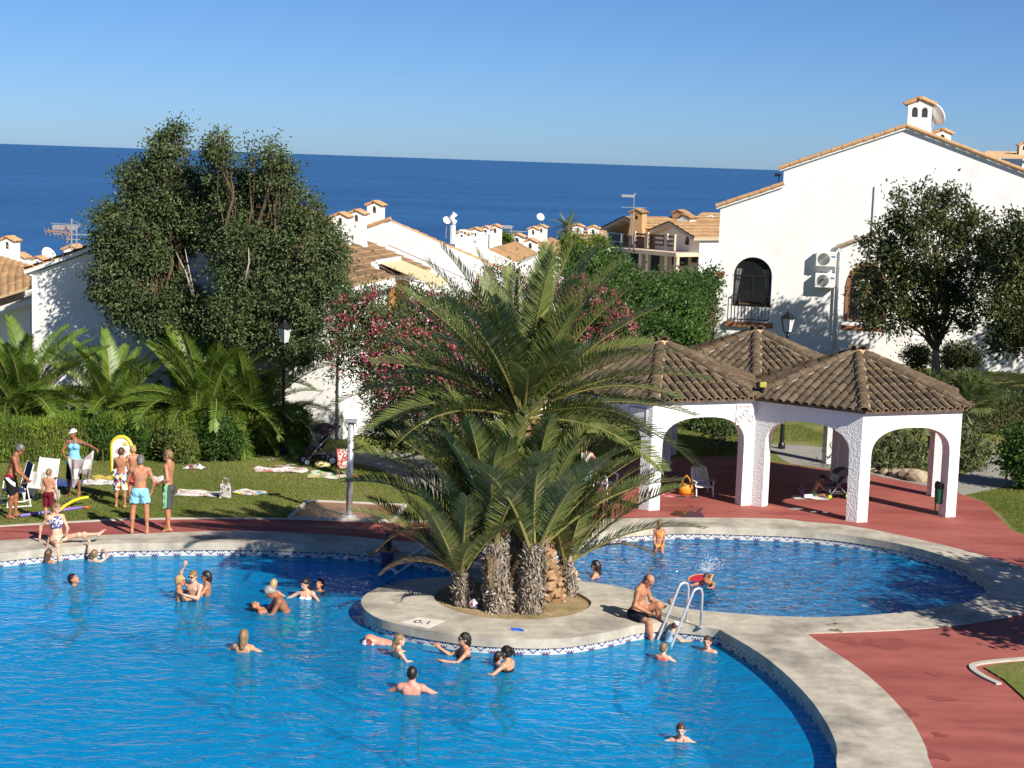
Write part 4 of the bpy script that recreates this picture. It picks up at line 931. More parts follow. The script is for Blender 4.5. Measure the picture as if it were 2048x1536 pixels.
def tree(name, label, base, lobes, leafm, barkm, nclump, per, rc, L, W, trunk_r=0.14, fork=None, nb=26, group=None, seed=1, up_bias=0.2, droop=0.0, cat='tree', shell=0.5, twig_r=0.012, out_bias=0.6):
    base = Vector(base); o = empty(name, base, 0, label, cat, group); rg = random.Random(seed); B = np.array(base)
    lob = [(c-B, r) for c, r in lobes]; pts, out, shade, cc = crown_points(lob, nclump, per, rc, shell, seed)
    ax = out*out_bias+rand_dirs(len(pts))+np.array([0, 0, up_bias-droop])
    nr = rand_dirs(len(pts))*0.8+np.array([0.25, -0.3, 0.7])
    me = leaves_mesh(pts, ax, L*RNG.uniform(0.7, 1.2, len(pts)), W*RNG.uniform(0.8, 1.2, len(pts)), leafm, shade, unit(nr))
    link('crown', me, o)
    fk = Vector(fork)-base if fork is not None else Vector((0, 0, max(0.12, 0.4*float(np.mean([c[2] for c, _ in lob])))))
    mb = MB(); p, r = limb((0, 0, -0.15), fk, trunk_r*1.15, trunk_r*0.8, 6, 0.08, seed); r[0] *= 1.35; mb.tube(p, r, 9); mb.build('trunk', barkm, o, smooth=True)
    for i, (c, rad) in enumerate(lob):
        mb = MB(); tip = Vector(c)+Vector((0, 0, rad[2]*0.5)); p, r = limb(fk*0.97, tip, trunk_r*0.42, 0.012, 7, 0.10, seed+i); mb.tube(p, r, 7)
        idx = [k for k in range(len(cc)) if np.linalg.norm((cc[k]-c)/rad) < 1.02]; rg.shuffle(idx)
        for k in idx[:nb]:
            q = p[rg.randint(2, 6)]; pp, rr = limb(q, Vector(cc[k]), twig_r*1.8, twig_r*0.5, 4, 0.14, seed+k); mb.tube(pp, rr, 5, cap=False)
        mb.build('branch', M_BROWNBARK, o, smooth=True)
    return o
M_LEAF_POP = leaf_mat('leaf_dark_green', (0.032, 0.058, 0.018), (0.145, 0.19, 0.068), (0.26, 0.30, 0.15), 0.5, 0.24, 0.35)
M_LEAF_MAG = leaf_mat('leaf_magnolia', (0.026, 0.044, 0.013), (0.11, 0.13, 0.035), (0.24, 0.19, 0.08), 0.38, 0.15, 0.5)
M_LEAF_OLE = leaf_mat('leaf_oleander', (0.03, 0.06, 0.016), (0.12, 0.17, 0.045), (0.14, 0.12, 0.06), 0.5, 0.2)
M_LEAF_BRI = leaf_mat('leaf_bright_green', (0.024, 0.065, 0.012), (0.095, 0.175, 0.03), (0.17, 0.26, 0.06), 0.5, 0.28)
M_LEAF_FEA = leaf_mat('leaf_feathery', (0.02, 0.06, 0.012), (0.08, 0.15, 0.03), (0.13, 0.19, 0.05), 0.6, 0.25)
M_HEDGE = leaf_mat('hedge_green', (0.06, 0.115, 0.014), (0.22, 0.31, 0.032), (0.32, 0.38, 0.06), 0.7, 0.25)
M_PINK = leaf_mat('blossom_pink', (0.42, 0.07, 0.12), (0.62, 0.17, 0.23), (0.74, 0.40, 0.42), 0.6, 0.3)
M_TWIG = mat('twig_pale', (0.36, 0.31, 0.25), 0.9, 0.2, 12)

# ---- the two tall trees on the left
T1 = lobes_px([(318, 285, 52.0, 14, 28, 14), (356, 278, 52.0, 16, 28, 16), (262, 365, 51.9, 22, 40, 20), (215, 460, 51.5, 28, 50, 25), (335, 315, 52.2, 26, 49, 48), (300, 380, 52.2, 47, 58, 60), (360, 400, 52.2, 60, 63, 60), (275, 470, 51.7, 73, 67, 60), (330, 480, 52.7, 73, 81, 60), (235, 560, 51.7, 55, 63, 60), (300, 590, 51.7, 90, 76, 60), (370, 640, 51.2, 77, 63, 60)])
TT1 = tree('tall_tree', 'tall dark green tree left of the pair, its top rising above the horizon', G(360, 872), T1, M_LEAF_POP, M_GREYBARK, 820, 62, 0.18, 0.11, 0.058, 0.16, A(350, 700, 51.7), 20, 'tall trees behind the left palms', 11, up_bias=0.1, droop=0.35, shell=0.72)
T2 = lobes_px([(440, 285, 50.5, 17, 28, 16), (505, 315, 50.4, 9, 26, 12), (548, 315, 50.2, 14, 28, 14), (570, 350, 50.1, 18, 35, 16), (625, 430, 49.8, 15, 30, 16), (600, 700, 49.1, 60, 25, 30), (438, 330, 51.4, 23, 54, 49), (470, 400, 51.4, 37, 63, 60), (545, 355, 50.9, 26, 54, 51), (520, 430, 51.4, 73, 72, 60), (585, 425, 50.9, 36, 63, 60), (600, 500, 50.4, 73, 81, 60), (500, 520, 50.4, 81, 85, 60), (650, 510, 49.9, 41, 67, 60), (560, 610, 49.9, 94, 72, 60), (480, 640, 49.9, 68, 58, 60), (640, 600, 49.6, 55, 63, 60), (420, 440, 51.9, 51, 54, 60)])
TT2 = tree('tall_tree', 'tall dark green tree right of the pair, behind the left lamp post', G(495, 887), T2, M_LEAF_POP, M_GREYBARK, 1000, 62, 0.18, 0.11, 0.058, 0.18, A(495, 690, 50.2), 20, 'tall trees behind the left palms', 12, up_bias=0.1, droop=0.35, shell=0.72)
# bare pale twigs in the gap between them
for i, L_ in enumerate(([(385, 590), (372, 545), (352, 505)], [(388, 592), (378, 540), (370, 498)], [(490, 560), (498, 525), (497, 495)])):
    pa_ = TT1 if i < 2 else TT2; MB().tube([A(x, y, 50.6 if i < 2 else 49.2)-pa_.location for x, y in L_], [0.04, 0.026, 0.008], 6).build('bare_branch', M_TWIG, pa_, smooth=True)

# ---- oleanders
def oleander(label, base, lobes, ncl, per, nfl, seed, Lf=0.16, leafm=M_LEAF_OLE, fork=None):
    o = tree('oleander_tree', label, base, lobes, leafm, M_BROWNBARK, ncl, per, 0.20, Lf, 0.036, 0.06, fork, 8, 'pink flowering oleanders', seed, up_bias=0.5, cat='shrub', shell=0.55)
    rg = np.random.default_rng(seed+5); B = np.array(base); lob = [(c-B, r*1.04) for c, r in lobes]; pts, out, sh, cc = crown_points(lob, nfl, 9, 0.055, 0.86, seed+9)
    rn = np.repeat(rg.uniform(0.0, 1.0, nfl), 9)+rg.normal(size=nfl*9)*0.12
    keep = np.repeat(out[::9, 1] < 0.45, 9)
    me = leaves_mesh(pts[keep], rand_dirs(keep.sum())+np.array([0, -.3, .4]), 0.07, 0.07, M_PINK, rn[keep], name='blossoms'); q = link('blossoms', me, o); q['kind'] = 'stuff'
    return o
O1 = lobes_px([(715, 640, 46, 62, 55), (800, 620, 46, 95, 50), (880, 640, 46.5, 75, 55), (760, 680, 45.5, 90, 60), (700, 715, 45.5, 45, 50), (830, 740, 45, 105, 75), (900, 720, 45.5, 70, 70), (790, 790, 45, 70, 45), (880, 800, 45, 80, 45)])
oleander('large pink flowering oleander left of the central palms', G(835, 905), O1, 520, 40, 820, 21, fork=A(835, 830, 45.5))
O2 = lobes_px([(1000, 590, 50, 55, 55), (960, 630, 50, 60, 50), (1040, 620, 50, 50, 50), (1000, 690, 49, 80, 60)])
oleander('pink flowering oleander rising behind the crown of the central palm', G(985, 868), O2, 200, 40, 300, 22, fork=A(990, 760, 50))
O3 = lobes_px([(1185, 620, 52, 65, 50), (1225, 660, 52, 48, 45), (1165, 680, 52, 70, 55), (1150, 590, 53, 40, 40)])
oleander('pink flowering oleander right of the central palm above the pavilion roof', G(1180, 850), O3, 220, 40, 420, 23, fork=A(1180, 770, 52))
# low green growth under the oleanders
tree('shrub', 'dark green shrub under the large oleander beside the path', G(770, 895), lobes_px([(770, 850, 46.5, 32, 40), (800, 870, 46, 40, 35)]), M_LEAF_OLE, M_BROWNBARK, 60, 45, 0.16, 0.13, 0.04, 0.04, A(775, 875, 46.5), 8, None, 31, cat='shrub')
tree('shrub', 'green leafy shrub under the oleander next to the central palms', G(880, 905), lobes_px([(850, 880, 45, 40, 35), (890, 890, 45, 40, 30), (930, 860, 46, 60, 50)]), M_LEAF_OLE, M_BROWNBARK, 90, 45, 0.16, 0.13, 0.04, 0.04, A(885, 890, 45), 8, None, 32, cat='shrub')

# ---- bright green growth between oleanders and the white house
mids = [('bright green leafy tree in front of the ochre villa, left part', [(1190, 570, 66, 50, 45), (1230, 580, 66, 50, 45), (1160, 535, 68, 28, 25), (1215, 530, 68, 35, 22)], (1200, 780), 41, M_LEAF_BRI),
        ('bright green leafy tree below the balconies of the ochre villa', [(1280, 605, 64, 50, 48), (1250, 630, 63, 60, 55), (1310, 640, 62, 65, 60)], (1280, 790), 42, M_LEAF_BRI),
        ('green leafy bush just above the left pavilion roof', [(1290, 680, 58, 80, 40), (1370, 690, 58, 40, 30), (1340, 640, 60, 50, 45)], (1320, 800), 43, M_LEAF_BRI),
        ('feathery green tree left of the white house corner', [(1370, 585, 76, 50, 36), (1415, 575, 78, 24, 36), (1345, 600, 74, 45, 40)], (1390, 745), 44, M_LEAF_FEA),
        ('dark green tree in the shade beside the white house corner', [(1400, 640, 78, 30, 50), (1420, 610, 79, 22, 50), (1385, 690, 76, 40, 30)], (1405, 740), 45, M_LEAF_OLE)]
for lab, L_, b_, sd_, m_ in mids:
    nn = sum(l[3]*l[4] for l in L_); tree('leafy_tree', lab, G(*b_), lobes_px(L_), m_, M_BROWNBARK, int(nn/22), 60, 0.26, 0.15, 0.085, 0.09, None, 8, None, sd_, cat='tree', up_bias=0.1, droop=0.2)

# ---- magnolia like trees in front of the white house
R1 = lobes_px([(1835, 420, 71, 60, 48), (1900, 430, 71, 55, 45), (1945, 470, 71, 45, 50), (1780, 490, 71, 55, 50), (1850, 500, 71, 85, 70), (1930, 540, 71, 65, 70), (1760, 560, 71, 55, 60), (1840, 590, 71, 80, 60), (1900, 620, 71, 60, 50), (1780, 630, 71, 50, 45), (1975, 510, 71, 35, 45)])
tree('magnolia_tree', 'round dark glossy tree with bare forked trunk before the white house', G(1869, 757), R1, M_LEAF_MAG, M_GREYBARK, 460, 40, 0.22, 0.20, 0.095, 0.19, A(1872, 700, 71), 14, None, 51, up_bias=0.3, shell=0.7)
R2 = lobes_px([(2040, 470, 68, 40, 45), (2030, 540, 68, 50, 60), (2060, 600, 68, 60, 70), (2010, 620, 67, 40, 55), (2015, 680, 67, 40, 25), (2100, 520, 68, 60, 90)])
tree('magnolia_tree', 'dark tree cut off by the right edge before the white house', G(2075, 760), R2, M_LEAF_MAG, M_GREYBARK, 330, 40, 0.27, 0.21, 0.095, 0.17, A(2070, 700, 68), 14, None, 52, up_bias=0.3)
# a tree beyond the right edge that shades the coping and paving
tree('garden_tree', 'tree standing just outside the right edge, shading the paving there', (13.3, 29.6, 0), [(np.array([13.3, 29.6, 3.6]), np.array([2.1, 2.1, 1.4])), (np.array([14.6, 31.4, 3.9]), np.array([1.8, 1.8, 1.3])), (np.array([12.6, 28.6, 3.2]), np.array([1.2, 1.2, 0.8]))], M_LEAF_MAG, M_GREYBARK, 260, 36, 0.24, 0.2, 0.1, 0.16, (13.35, 29.6, 2.0), 10, None, 53)
tree('garden_tree', 'tree outside the right edge beyond the pavilion, shading the far lawn', (23.4, 62.0, 0), [(np.array([23.4, 62.0, 4.6]), np.array([3.0, 2.6, 1.8])), (np.array([25.2, 66.5, 4.8]), np.array([3.0, 3.2, 1.9])), (np.array([26.5, 70.0, 4.8]), np.array([3.0, 3.0, 1.9])), (np.array([22.6, 59.0, 4.2]), np.array([2.2, 2.2, 1.5]))], M_LEAF_MAG, M_GREYBARK, 330, 36, 0.3, 0.26, 0.13, 0.2, (23.4, 62.0, 2.4), 8, None, 54)
# shrubs at the foot of the wall and beyond the pavilion
for lab, L_, b_, sd_, m_, Lf in (('low dark shrub against the white house wall left of the trunk', [(1835, 715, 74, 26, 20)], (1835, 748), 61, M_LEAF_MAG, 0.14), ('low dark shrub against the white house wall right of the trunk', [(1920, 715, 73.5, 38, 26)], (1920, 752), 62, M_LEAF_MAG, 0.14),
                                ('big round dark bush behind the middle arch of the pavilion', [(1420, 868, 56, 60, 38), (1450, 880, 55, 40, 30)], (1425, 912), 63, M_LEAF_OLE, 0.12), ('low bush seen through the left arch of the pavilion', [(1230, 850, 57, 60, 24)], (1230, 888), 64, M_LEAF_OLE, 0.12),
                                ('green bush with yellow tips cut off by the right edge', [(2045, 905, 47, 32, 45), (2060, 930, 47, 40, 35)], (2052, 965), 65, M_LEAF_BRI, 0.13)):
    nn = sum(l[3]*l[4] for l in L_); tree('shrub', lab, G(*b_), lobes_px(L_), m_, M_BROWNBARK, int(nn/16)+20, 44, 0.17, Lf, 0.06, 0.04, None, 6, None, sd_, cat='shrub')
# clipped dark hedge on the right
def hedge(name, label, p0, p1, wdt, h, m, dens, Lf, Wf, cat='hedge', seed=3, wob=0.06):
    rg = np.random.default_rng(seed); p0 = Vector((p0[0], p0[1], 0)); p1 = Vector((p1[0], p1[1], 0)); d = (p1-p0); Ln = d.length; d.normalize(); nn = Vector((-d.y, d.x, 0)); o = empty(name, (p0+p1)/2, 0, label, cat); c0 = (p0+p1)/2
    pts = []; nrm = []
    for (area, f, nv) in ((Ln*h, lambda u, v: p0+d*Ln*u-nn*wdt/2+Vector((0, 0, h*v)), -nn), (Ln*h, lambda u, v: p0+d*Ln*u+nn*wdt/2+Vector((0, 0, h*v)), nn), (Ln*wdt, lambda u, v: p0+d*Ln*u+nn*wdt*(v-.5)+Vector((0, 0, h)), Vector((0, 0, 1))), (wdt*h, lambda u, v: p1+nn*wdt*(u-.5)+Vector((0, 0, h*v)), d), (wdt*h, lambda u, v: p0+nn*wdt*(u-.5)+Vector((0, 0, h*v)), -d)):
        for _ in range(int(area*dens)): pts.append(f(rg.random(), rg.random())-c0); nrm.append(nv)
    pts = np.array(pts); nrm = np.array(nrm, float); n = len(pts)
    pts[:, 2] *= 1+0.05*np.sin(pts[:, 0]*2.1)+0.03*np.sin(pts[:, 0]*5.3+1); pts += rg.normal(size=(n, 3))*wob
    ax = np.array([0, 0, 1.0])+nrm*0.55+rg.normal(size=(n, 3))*0.38
    sh = 0.45+0.22*np.sin(pts[:, 0]*3.1+pts[:, 2]*2)+rg.normal(size=n)*0.2
    link('foliage', leaves_mesh(pts-ax*0.06, ax, Lf*rg.uniform(.6, 1.2, n), Wf, m, sh, unit(nrm+rg.normal(size=(n, 3))*0.5)), o)
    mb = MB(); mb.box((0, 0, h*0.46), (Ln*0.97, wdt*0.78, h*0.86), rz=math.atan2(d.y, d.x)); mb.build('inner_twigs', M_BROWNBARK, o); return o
hg = [G(-260, 936), G(-20, 928), G(230, 917), G(470, 910), G(602, 905)]
for i in range(4):
    a = hg[i]+Vector((0.0, 0.65, 0)); b = hg[i+1]+Vector((-0.02, 0.65, 0)); hedge('clipped_hedge', ['bright green clipped hedge at the far left edge', 'bright green clipped hedge behind the woman shaking a towel', 'bright green clipped hedge behind the man in grey shorts', 'bright green clipped hedge ending beside the left lamp post'][i], a, b, 1.1, [1.05, 1.05, 1.08, 1.1][i], M_HEDGE, 900, 0.15, 0.03, seed=70+i)
hedge('dark_hedge', 'dark clipped hedge in the shade behind the path at right', G(1925, 880)+Vector((0, 2.5, 0)), G(2140, 892)+Vector((0, 2.5, 0)), 1.6, 1.2, M_LEAF_OLE, 420, 0.12, 0.05, seed=80)
for lab, L_, b_, sd_ in (('leafy green oleander bush at the far left before the hedge', [(30, 880, 47.2, 45, 34), (85, 885, 47, 30, 30), (-20, 880, 47.3, 40, 36)], (40, 925), 91), ('leafy oleander bush between the woman with the towel and the boys', [(200, 875, 47, 22, 48), (215, 895, 46.8, 28, 28)], (205, 925), 92), ('leafy oleander bush behind the boys with the inflatable board', [(275, 890, 46.8, 30, 32)], (275, 925), 93), ('yellow green variegated bush in front of the hedge', [(345, 885, 46.6, 24, 34), (365, 900, 46.5, 24, 18)], (348, 920), 94), ('tall leafy bush with a pink bloom before the right part of the hedge', [(430, 870, 47, 26, 44), (460, 880, 47, 24, 30)], (440, 915), 95)):
    nn = sum(l[3]*l[4] for l in L_); tree('shrub', lab, G(*b_), lobes_px(L_), M_LEAF_BRI if sd_ != 94 else leaf_mat('leaf_variegated', (0.06, 0.10, 0.02), (0.22, 0.26, 0.06), (0.5, 0.5, 0.25)), M_BROWNBARK, int(nn/16)+20, 40, 0.12, 0.13, 0.035, 0.03, None, 5, None, sd_, cat='shrub', up_bias=0.7)

# ---- palms
def frond_mesh(L, e0, drop, m, seed, npair=78, ll=0.42, vee=0.5, wid=0.030, sweep=0.9, rm=None, dead=0.0):
    "feather leaf along +X, starting at elevation e0 and bending down by drop"
    rg = np.random.default_rng(seed); ns = 22; P = [np.zeros(3)]; ang = e0; Tn = []
    yaw = 0.0; cy = rg.uniform(-0.25, 0.25)
    for i in range(ns):
        t = i/ns; a = e0-drop*(t**1.35); yw = cy*t*t; v = np.array([math.cos(a)*math.cos(yw), math.cos(a)*math.sin(yw), math.sin(a)]); Tn.append(v); P.append(P[-1]+v*L/ns)
    Tn.append(Tn[-1]); P = np.array(P); Tn = np.array(Tn); V = []; F = []; rnd = []; mi = []
    def at(t):
        x = t*ns; i = min(int(x), ns-1); f = x-i; return P[i]*(1-f)+P[i+1]*f, Tn[i]*(1-f)+Tn[i+1]*f
    for s in (-1, 1):
        for k in range(npair):
            t = 0.12+0.88*(k+rg.uniform(0, .6))/npair; p, tn = at(min(t, 0.999)); tn = tn/np.linalg.norm(tn)
            sd_ = np.cross(tn, [0, 0, 1.0]); ns_ = np.linalg.norm(sd_); sd_ = sd_/ns_ if ns_ > 1e-3 else np.array([0, 1.0, 0]); up = np.cross(sd_, tn)
            ln = ll*(math.sin(math.pi*(0.06+0.86*t**0.75))**0.75)*rg.uniform(0.9, 1.08)
            fw = sweep*(0.6+0.75*t); vv = vee*rg.uniform(0.7, 1.3)
            d = tn*fw+sd_*s*1.0+up*vv; d /= np.linalg.norm(d); d2 = d*1.0+np.array([0, 0, -0.22])*rg.uniform(0.2, 1.2); d2 /= np.linalg.norm(d2)
            wv = np.cross(d, up); wv /= np.linalg.norm(wv)+1e-9; wv = wv*wid*0.5
            i0 = len(V); q = p+d*ln*0.55; V += [p-wv*0.5, p+wv*0.5, q+wv, q-wv, q+d2*ln*0.45, q+d2*ln*0.45+wv*0.12]
            F += [(i0, i0+1, i0+2, i0+3), (i0+3, i0+2, i0+5, i0+4)]; r_ = 0.5+rg.normal()*0.17+(0.2*(t-.5)); 
            if rg.random() < dead: r_ = 1.0
            rnd += [r_, r_]; mi += [0, 0]
    # rachis
    for i in range(ns):
        r0 = 0.030*(1-i/ns)+0.006; r1 = 0.030*(1-(i+1)/ns)+0.006; i0 = len(V)
        for (p, tn, r_) in ((P[i], Tn[i], r0), (P[i+1], Tn[i+1], r1)):
            sd_ = np.cross(tn, [0, 0, 1.0]); n_ = np.linalg.norm(sd_); sd_ = sd_/n_ if n_ > 1e-3 else np.array([0, 1.0, 0]); up = np.cross(sd_, tn)
            V += [p-sd_*r_, p-up*r_*0.8, p+sd_*r_, p+up*r_*0.6]
        for j in range(4): F.append((i0+j, i0+(j+1) % 4, i0+4+(j+1) % 4, i0+4+j)); rnd.append(0.5); mi.append(1)
    return fast_mesh('frond', np.array(V), np.array(F), [m, rm], midx=mi, attr=np.clip(rnd, 0, 1))
M_PALM = leaf_mat('palm_leaf_olive', (0.052, 0.078, 0.018), (0.185, 0.235, 0.062), (0.30, 0.24, 0.13), 0.42, 0.18, 0.5)
M_PALM2 = leaf_mat('palm_leaf_green', (0.05, 0.10, 0.014), (0.19, 0.29, 0.04), (0.32, 0.37, 0.09), 0.42, 0.28, 0.5)
M_PALMDEAD = leaf_mat('palm_leaf_dry', (0.10, 0.065, 0.03), (0.22, 0.16, 0.08), (0.34, 0.27, 0.16), 0.8, 0.1, 0.2)
M_RACH = mat('frond_stalk', (0.27, 0.24, 0.07), 0.6, 0.15, 8); M_RACHD = mat('frond_stalk_dry', (0.28, 0.17, 0.07), 0.8, 0.2, 8)
FR = {}
def frond_lib(key, m, L, e_drop, n, ll, rm, **kw):
    FR[key] = [frond_mesh(L*(0.92+0.05*i), 0.0, e_drop*(0.75+0.5*i/max(1, n-1)), m, 100+hash(key) % 50+i if False else 100+len(FR)*10+i, ll=ll, rm=rm, **kw) for i in range(n)]
frond_lib('up', M_PALM, 3.1, R(24), 4, 0.52, M_RACH); frond_lib('arch', M_PALM, 3.0, R(48), 5, 0.52, M_RACH, dead=0.06); frond_lib('low', M_PALM, 2.5, R(40), 5, 0.46, M_RACH, npair=68, dead=0.1); frond_lib('dry', M_PALMDEAD, 2.0, R(70), 3, 0.26, M_RACHD, npair=40)
frond_lib('gup', M_PALM2, 3.1, R(40), 4, 0.50, M_RACH, npair=84, wid=0.029); frond_lib('garch', M_PALM2, 3.2, R(86), 5, 0.52, M_RACH, npair=84, wid=0.029)
def add_frond(parent, loc, az, el, me, sc=1.0, roll=0.0):
    "az: degrees clockwise from the view direction; el: starting elevation"
    a = math.pi/2-R(az); Mx = Matrix.Rotation(a, 4, 'Z')@Matrix.Rotation(-R(el), 4, 'Y')@Matrix.Rotation(R(roll), 4, 'X')
    return link('frond', me, parent, loc, Mx.to_euler(), (sc, sc, sc))
def feather_palm(label, base, top, n, el_hi, el_lo, up, arch, trunk_r, trunkm, group, sc=1.0, seed=1, name='feather_palm', extra=(), ring=0.10, power=1.0, clear=False):
    rg = random.Random(seed); base = Vector(base); top = Vector(top); o = empty(name, base, 0, label, 'palm', group); h = top-base
    mb = MB(); p, r = limb((0, 0, -0.15), h, trunk_r*1.05, trunk_r*0.85, 8, 0.05, seed); mb.tube(p, r, 14); tk = mb.build('trunk', trunkm, o, smooth=True)
    for i in range(n):
        t = (i+0.5)/n; el = el_hi+(el_lo-el_hi)*t**power+rg.uniform(-6, 6); az = i*137.5+rg.uniform(-12, 12)+seed*40
        if clear and el < 38 and abs((az-180+180) % 360-180) < 48: continue
        lib = FR[up] if el > 52 else FR[arch]
        add_frond(o, h+Vector((math.cos(math.pi/2-R(az))*ring, math.sin(math.pi/2-R(az))*ring, -0.25*t)), az, el, rg.choice(lib), sc*rg.uniform(0.88, 1.08), rg.uniform(-25, 25))
    for (az, el, key, s) in extra: add_frond(o, h+Vector((math.cos(math.pi/2-R(az))*ring, math.sin(math.pi/2-R(az))*ring, -0.15)), az, el, rg.choice(FR[key]), s, rg.uniform(-15, 15))
    return o, tk, p, r
M_FIBRE = mat('palm_trunk_fibre', (0.24, 0.195, 0.15), 0.95, 0.35, 18, bump=1.0, bscale=35, dist=0.04, spec=0.05)
M_FIB = leaf_mat('palm_fibre', (0.18, 0.145, 0.11), (0.42, 0.36, 0.29), (0.52, 0.46, 0.38), 0.9, 0.0, 0.05)
M_SCALE = mat('leaf_base_brown', (0.30, 0.17, 0.085), 0.9, 0.35, 10, col2=(0.42, 0.30, 0.18), c2scale=9)
def shaggy(o, p, r, n, seed, L=0.22, flare=1.0):
    "old leaf bases and fibre hanging off a trunk"
    rg = np.random.default_rng(seed); Pp = np.array([list(q) for q in p]); k = len(Pp)-1; pos = []; ax = []; nr = []
    for _ in range(n):
        t = rg.random()*k; i = min(int(t), k-1); f = t-i; c = Pp[i]*(1-f)+Pp[i+1]*f; a = rg.random()*2*math.pi; d = np.array([math.cos(a), math.sin(a), 0]); rr = (r[i]*(1-f)+r[i+1]*f)
        pos.append(c+d*rr*0.93); ax.append(d*0.75*flare+np.array([0, 0, rg.choice([0.9, 0.6, -0.5])])+rg.normal(size=3)*0.35); nr.append(d)
    me = leaves_mesh(np.array(pos), np.array(ax), L*rg.uniform(0.5, 1.2, n), 0.05, M_FIB, rg.random(n), unit(np.array(nr)), name='leaf_stubs'); q = link('leaf_stubs', me, o); q['kind'] = 'stuff'
# central clump: tall palm
GRPC = 'palms on the pool island'
tb, tt = G(1108, 1200, -0.03), A(1046, 812, 33.1)
pal, tk, tp, trr = feather_palm('tallest palm of the island clump with brown diamond patterned trunk', tb, tt, 44, 88, 6, 'up', 'arch', 0.20, M_SCALE, GRPC, 1.0, 3, 'feather_palm', power=0.9, clear=True,
    extra=((-90, 24, 'arch', 1.12), (-95, 10, 'arch', 1.05), (-80, 40, 'arch', 1.1), (-105, 34, 'arch', 1.1), (90, 32, 'arch', 1.18), (95, 16, 'arch', 1.18), (80, 52, 'up', 1.02), (85, 6, 'arch', 1.12), (100, 42, 'arch', 1.12), (-100, 55, 'up', 0.95), (-150, 60, 'up', 0.9), (150, 64, 'up', 0.9)))
wme = MB(); wme.box((0.035, 0, 0.0), (0.10, 0.125, 0.075), taper=0.55); wm = wme.mesh('leaf_base', M_SCALE)
for i in range(150):
    t = (i+0.5)/150; x = t*(len(tp)-1); k = min(int(x), len(tp)-2); c = tp[k].lerp(tp[k+1], x-k); a = i*2.399963; rr = trr[k]*0.97
    b = link('leaf_base', wm, pal, c+Vector((math.cos(a)*rr, math.sin(a)*rr, 0)), (0, R(-32), a))
# the shorter stems
stems = [('short grey shaggy palm at the left end of the island clump', (930, 1212), (922, 1130), 0.15, 14, 'low', 0.92, 82, 48, 5, 150, ((-75, 38, 'low', 0.85), (-95, 48, 'low', 0.9), (-60, 25, 'dry', 0.8), (-110, 30, 'dry', 0.85), (-85, 62, 'low', 0.95))),
         ('thick grey shaggy palm left of centre in the island clump', (1000, 1222), (985, 1078), 0.235, 24, 'low', 1.12, 88, 58, 6, 420, ((-80, 52, 'low', 1.15), (-70, 38, 'low', 1.15), (-100, 66, 'up', 0.8), (180, 78, 'up', 0.75), (-150, 70, 'up', 0.78), (-92, 30, 'dry', 1.15))),
         ('thick grey shaggy palm right of centre in the island clump', (1062, 1224), (1070, 1085), 0.225, 24, 'low', 1.12, 88, 58, 7, 400, ((80, 55, 'low', 1.15), (100, 68, 'up', 0.76), (160, 74, 'up', 0.72), (70, 42, 'low', 1.2), (-170, 80, 'up', 0.8))),
         ('slender shaggy palm at the right end of the island clump', (1140, 1190), (1132, 1110), 0.13, 9, 'low', 0.95, 84, 48, 8, 120, ((80, 48, 'low', 1.1), (95, 36, 'low', 1.05), (75, 34, 'dry', 1.0), (90, 62, 'low', 1.1))),
         ('low palm at the back of the island clump', (1035, 1180), (1035, 1050), 0.16, 18, 'low', 1.15, 88, 60, 9, 120, ())]
for lab, b_, t_, r_, n_, ar, sc_, eh, el_, sd_, nst, ex in stems:
    bb = G(b_[0], b_[1], -0.03); tp_ = A(t_[0], t_[1], bb.y+0.1); o, tk, p, r = feather_palm(lab, bb, tp_, n_, eh, el_, 'low', ar, r_, M_FIBRE, GRPC, sc_, sd_, extra=ex, ring=0.08)
    shaggy(o, p, [x*1.02 for x in r], nst*3, sd_, 0.14, 0.5)
    for k in range(2): add_frond(o, Vector(p[-1])+Vector((0, 0, -0.12)), sd_*70+k*120, -20-10*k, FR['dry'][k], 0.45)
# palms behind the hedge on the left
GRPL = 'feather palms behind the left hedge'
for lab, x, y, Y, n_, s_, sd_ in (('big green feather palm at the far left behind the hedge', 45, 832, 49.4, 54, 0.98, 13), ('green feather palm half hidden between the two big ones', 225, 838, 49.5, 46, 0.94, 14), ('big green feather palm left of the lamp post behind the hedge', 415, 830, 49.2, 54, 0.98, 15), ('green feather palm close to the left lamp post', 505, 842, 49.5, 34, 0.9, 16)):
    tt = A(x, y, Y); feather_palm(lab, (tt.x, tt.y, 0), tt, n_, 76, 10, 'gup', 'garch', 0.25, M_FIBRE, GRPL, s_, sd_, ring=0.12)
# fan palms by the pavilion
M_FAN = leaf_mat('fan_leaf_green', (0.05, 0.08, 0.025), (0.16, 0.20, 0.07), (0.22, 0.24, 0.10), 0.45, 0.2)
def fan_mesh(seed, r=0.55, st=0.5):
    rg = np.random.default_rng(seed); V = []; F = []; rn = []; n = 22
    for i in range(n):
        a = R(-115+230*i/(n-1)); d = np.array([math.cos(a), math.sin(a), 0.18*math.cos(a)-0.05]); s = np.array([-math.sin(a), math.cos(a), 0]); o_ = np.array([st, 0, 0]); L = r*(0.8+0.2*math.cos(a))*rg.uniform(.9, 1.08); i0 = len(V); w_ = 0.024
        V += [o_, o_+d*L*0.6+s*w_+np.array([0, 0, 0.02]), o_+d*L-np.array([0, 0, 0.08*rg.random()]), o_+d*L*0.6-s*w_+np.array([0, 0, 0.02])]; F.append((i0, i0+1, i0+2, i0+3)); rn.append(0.5+rg.normal()*0.2)
    i0 = len(V); V += [np.array(q) for q in ((0, -.012, 0), (0, .012, 0), (st, .01, 0), (st, -.01, 0))]; F.append((i0, i0+1, i0+2, i0+3)); rn.append(0.9)
    return fast_mesh('fan_leaf', np.array(V), np.array(F), M_FAN, attr=np.clip(rn, 0, 1))
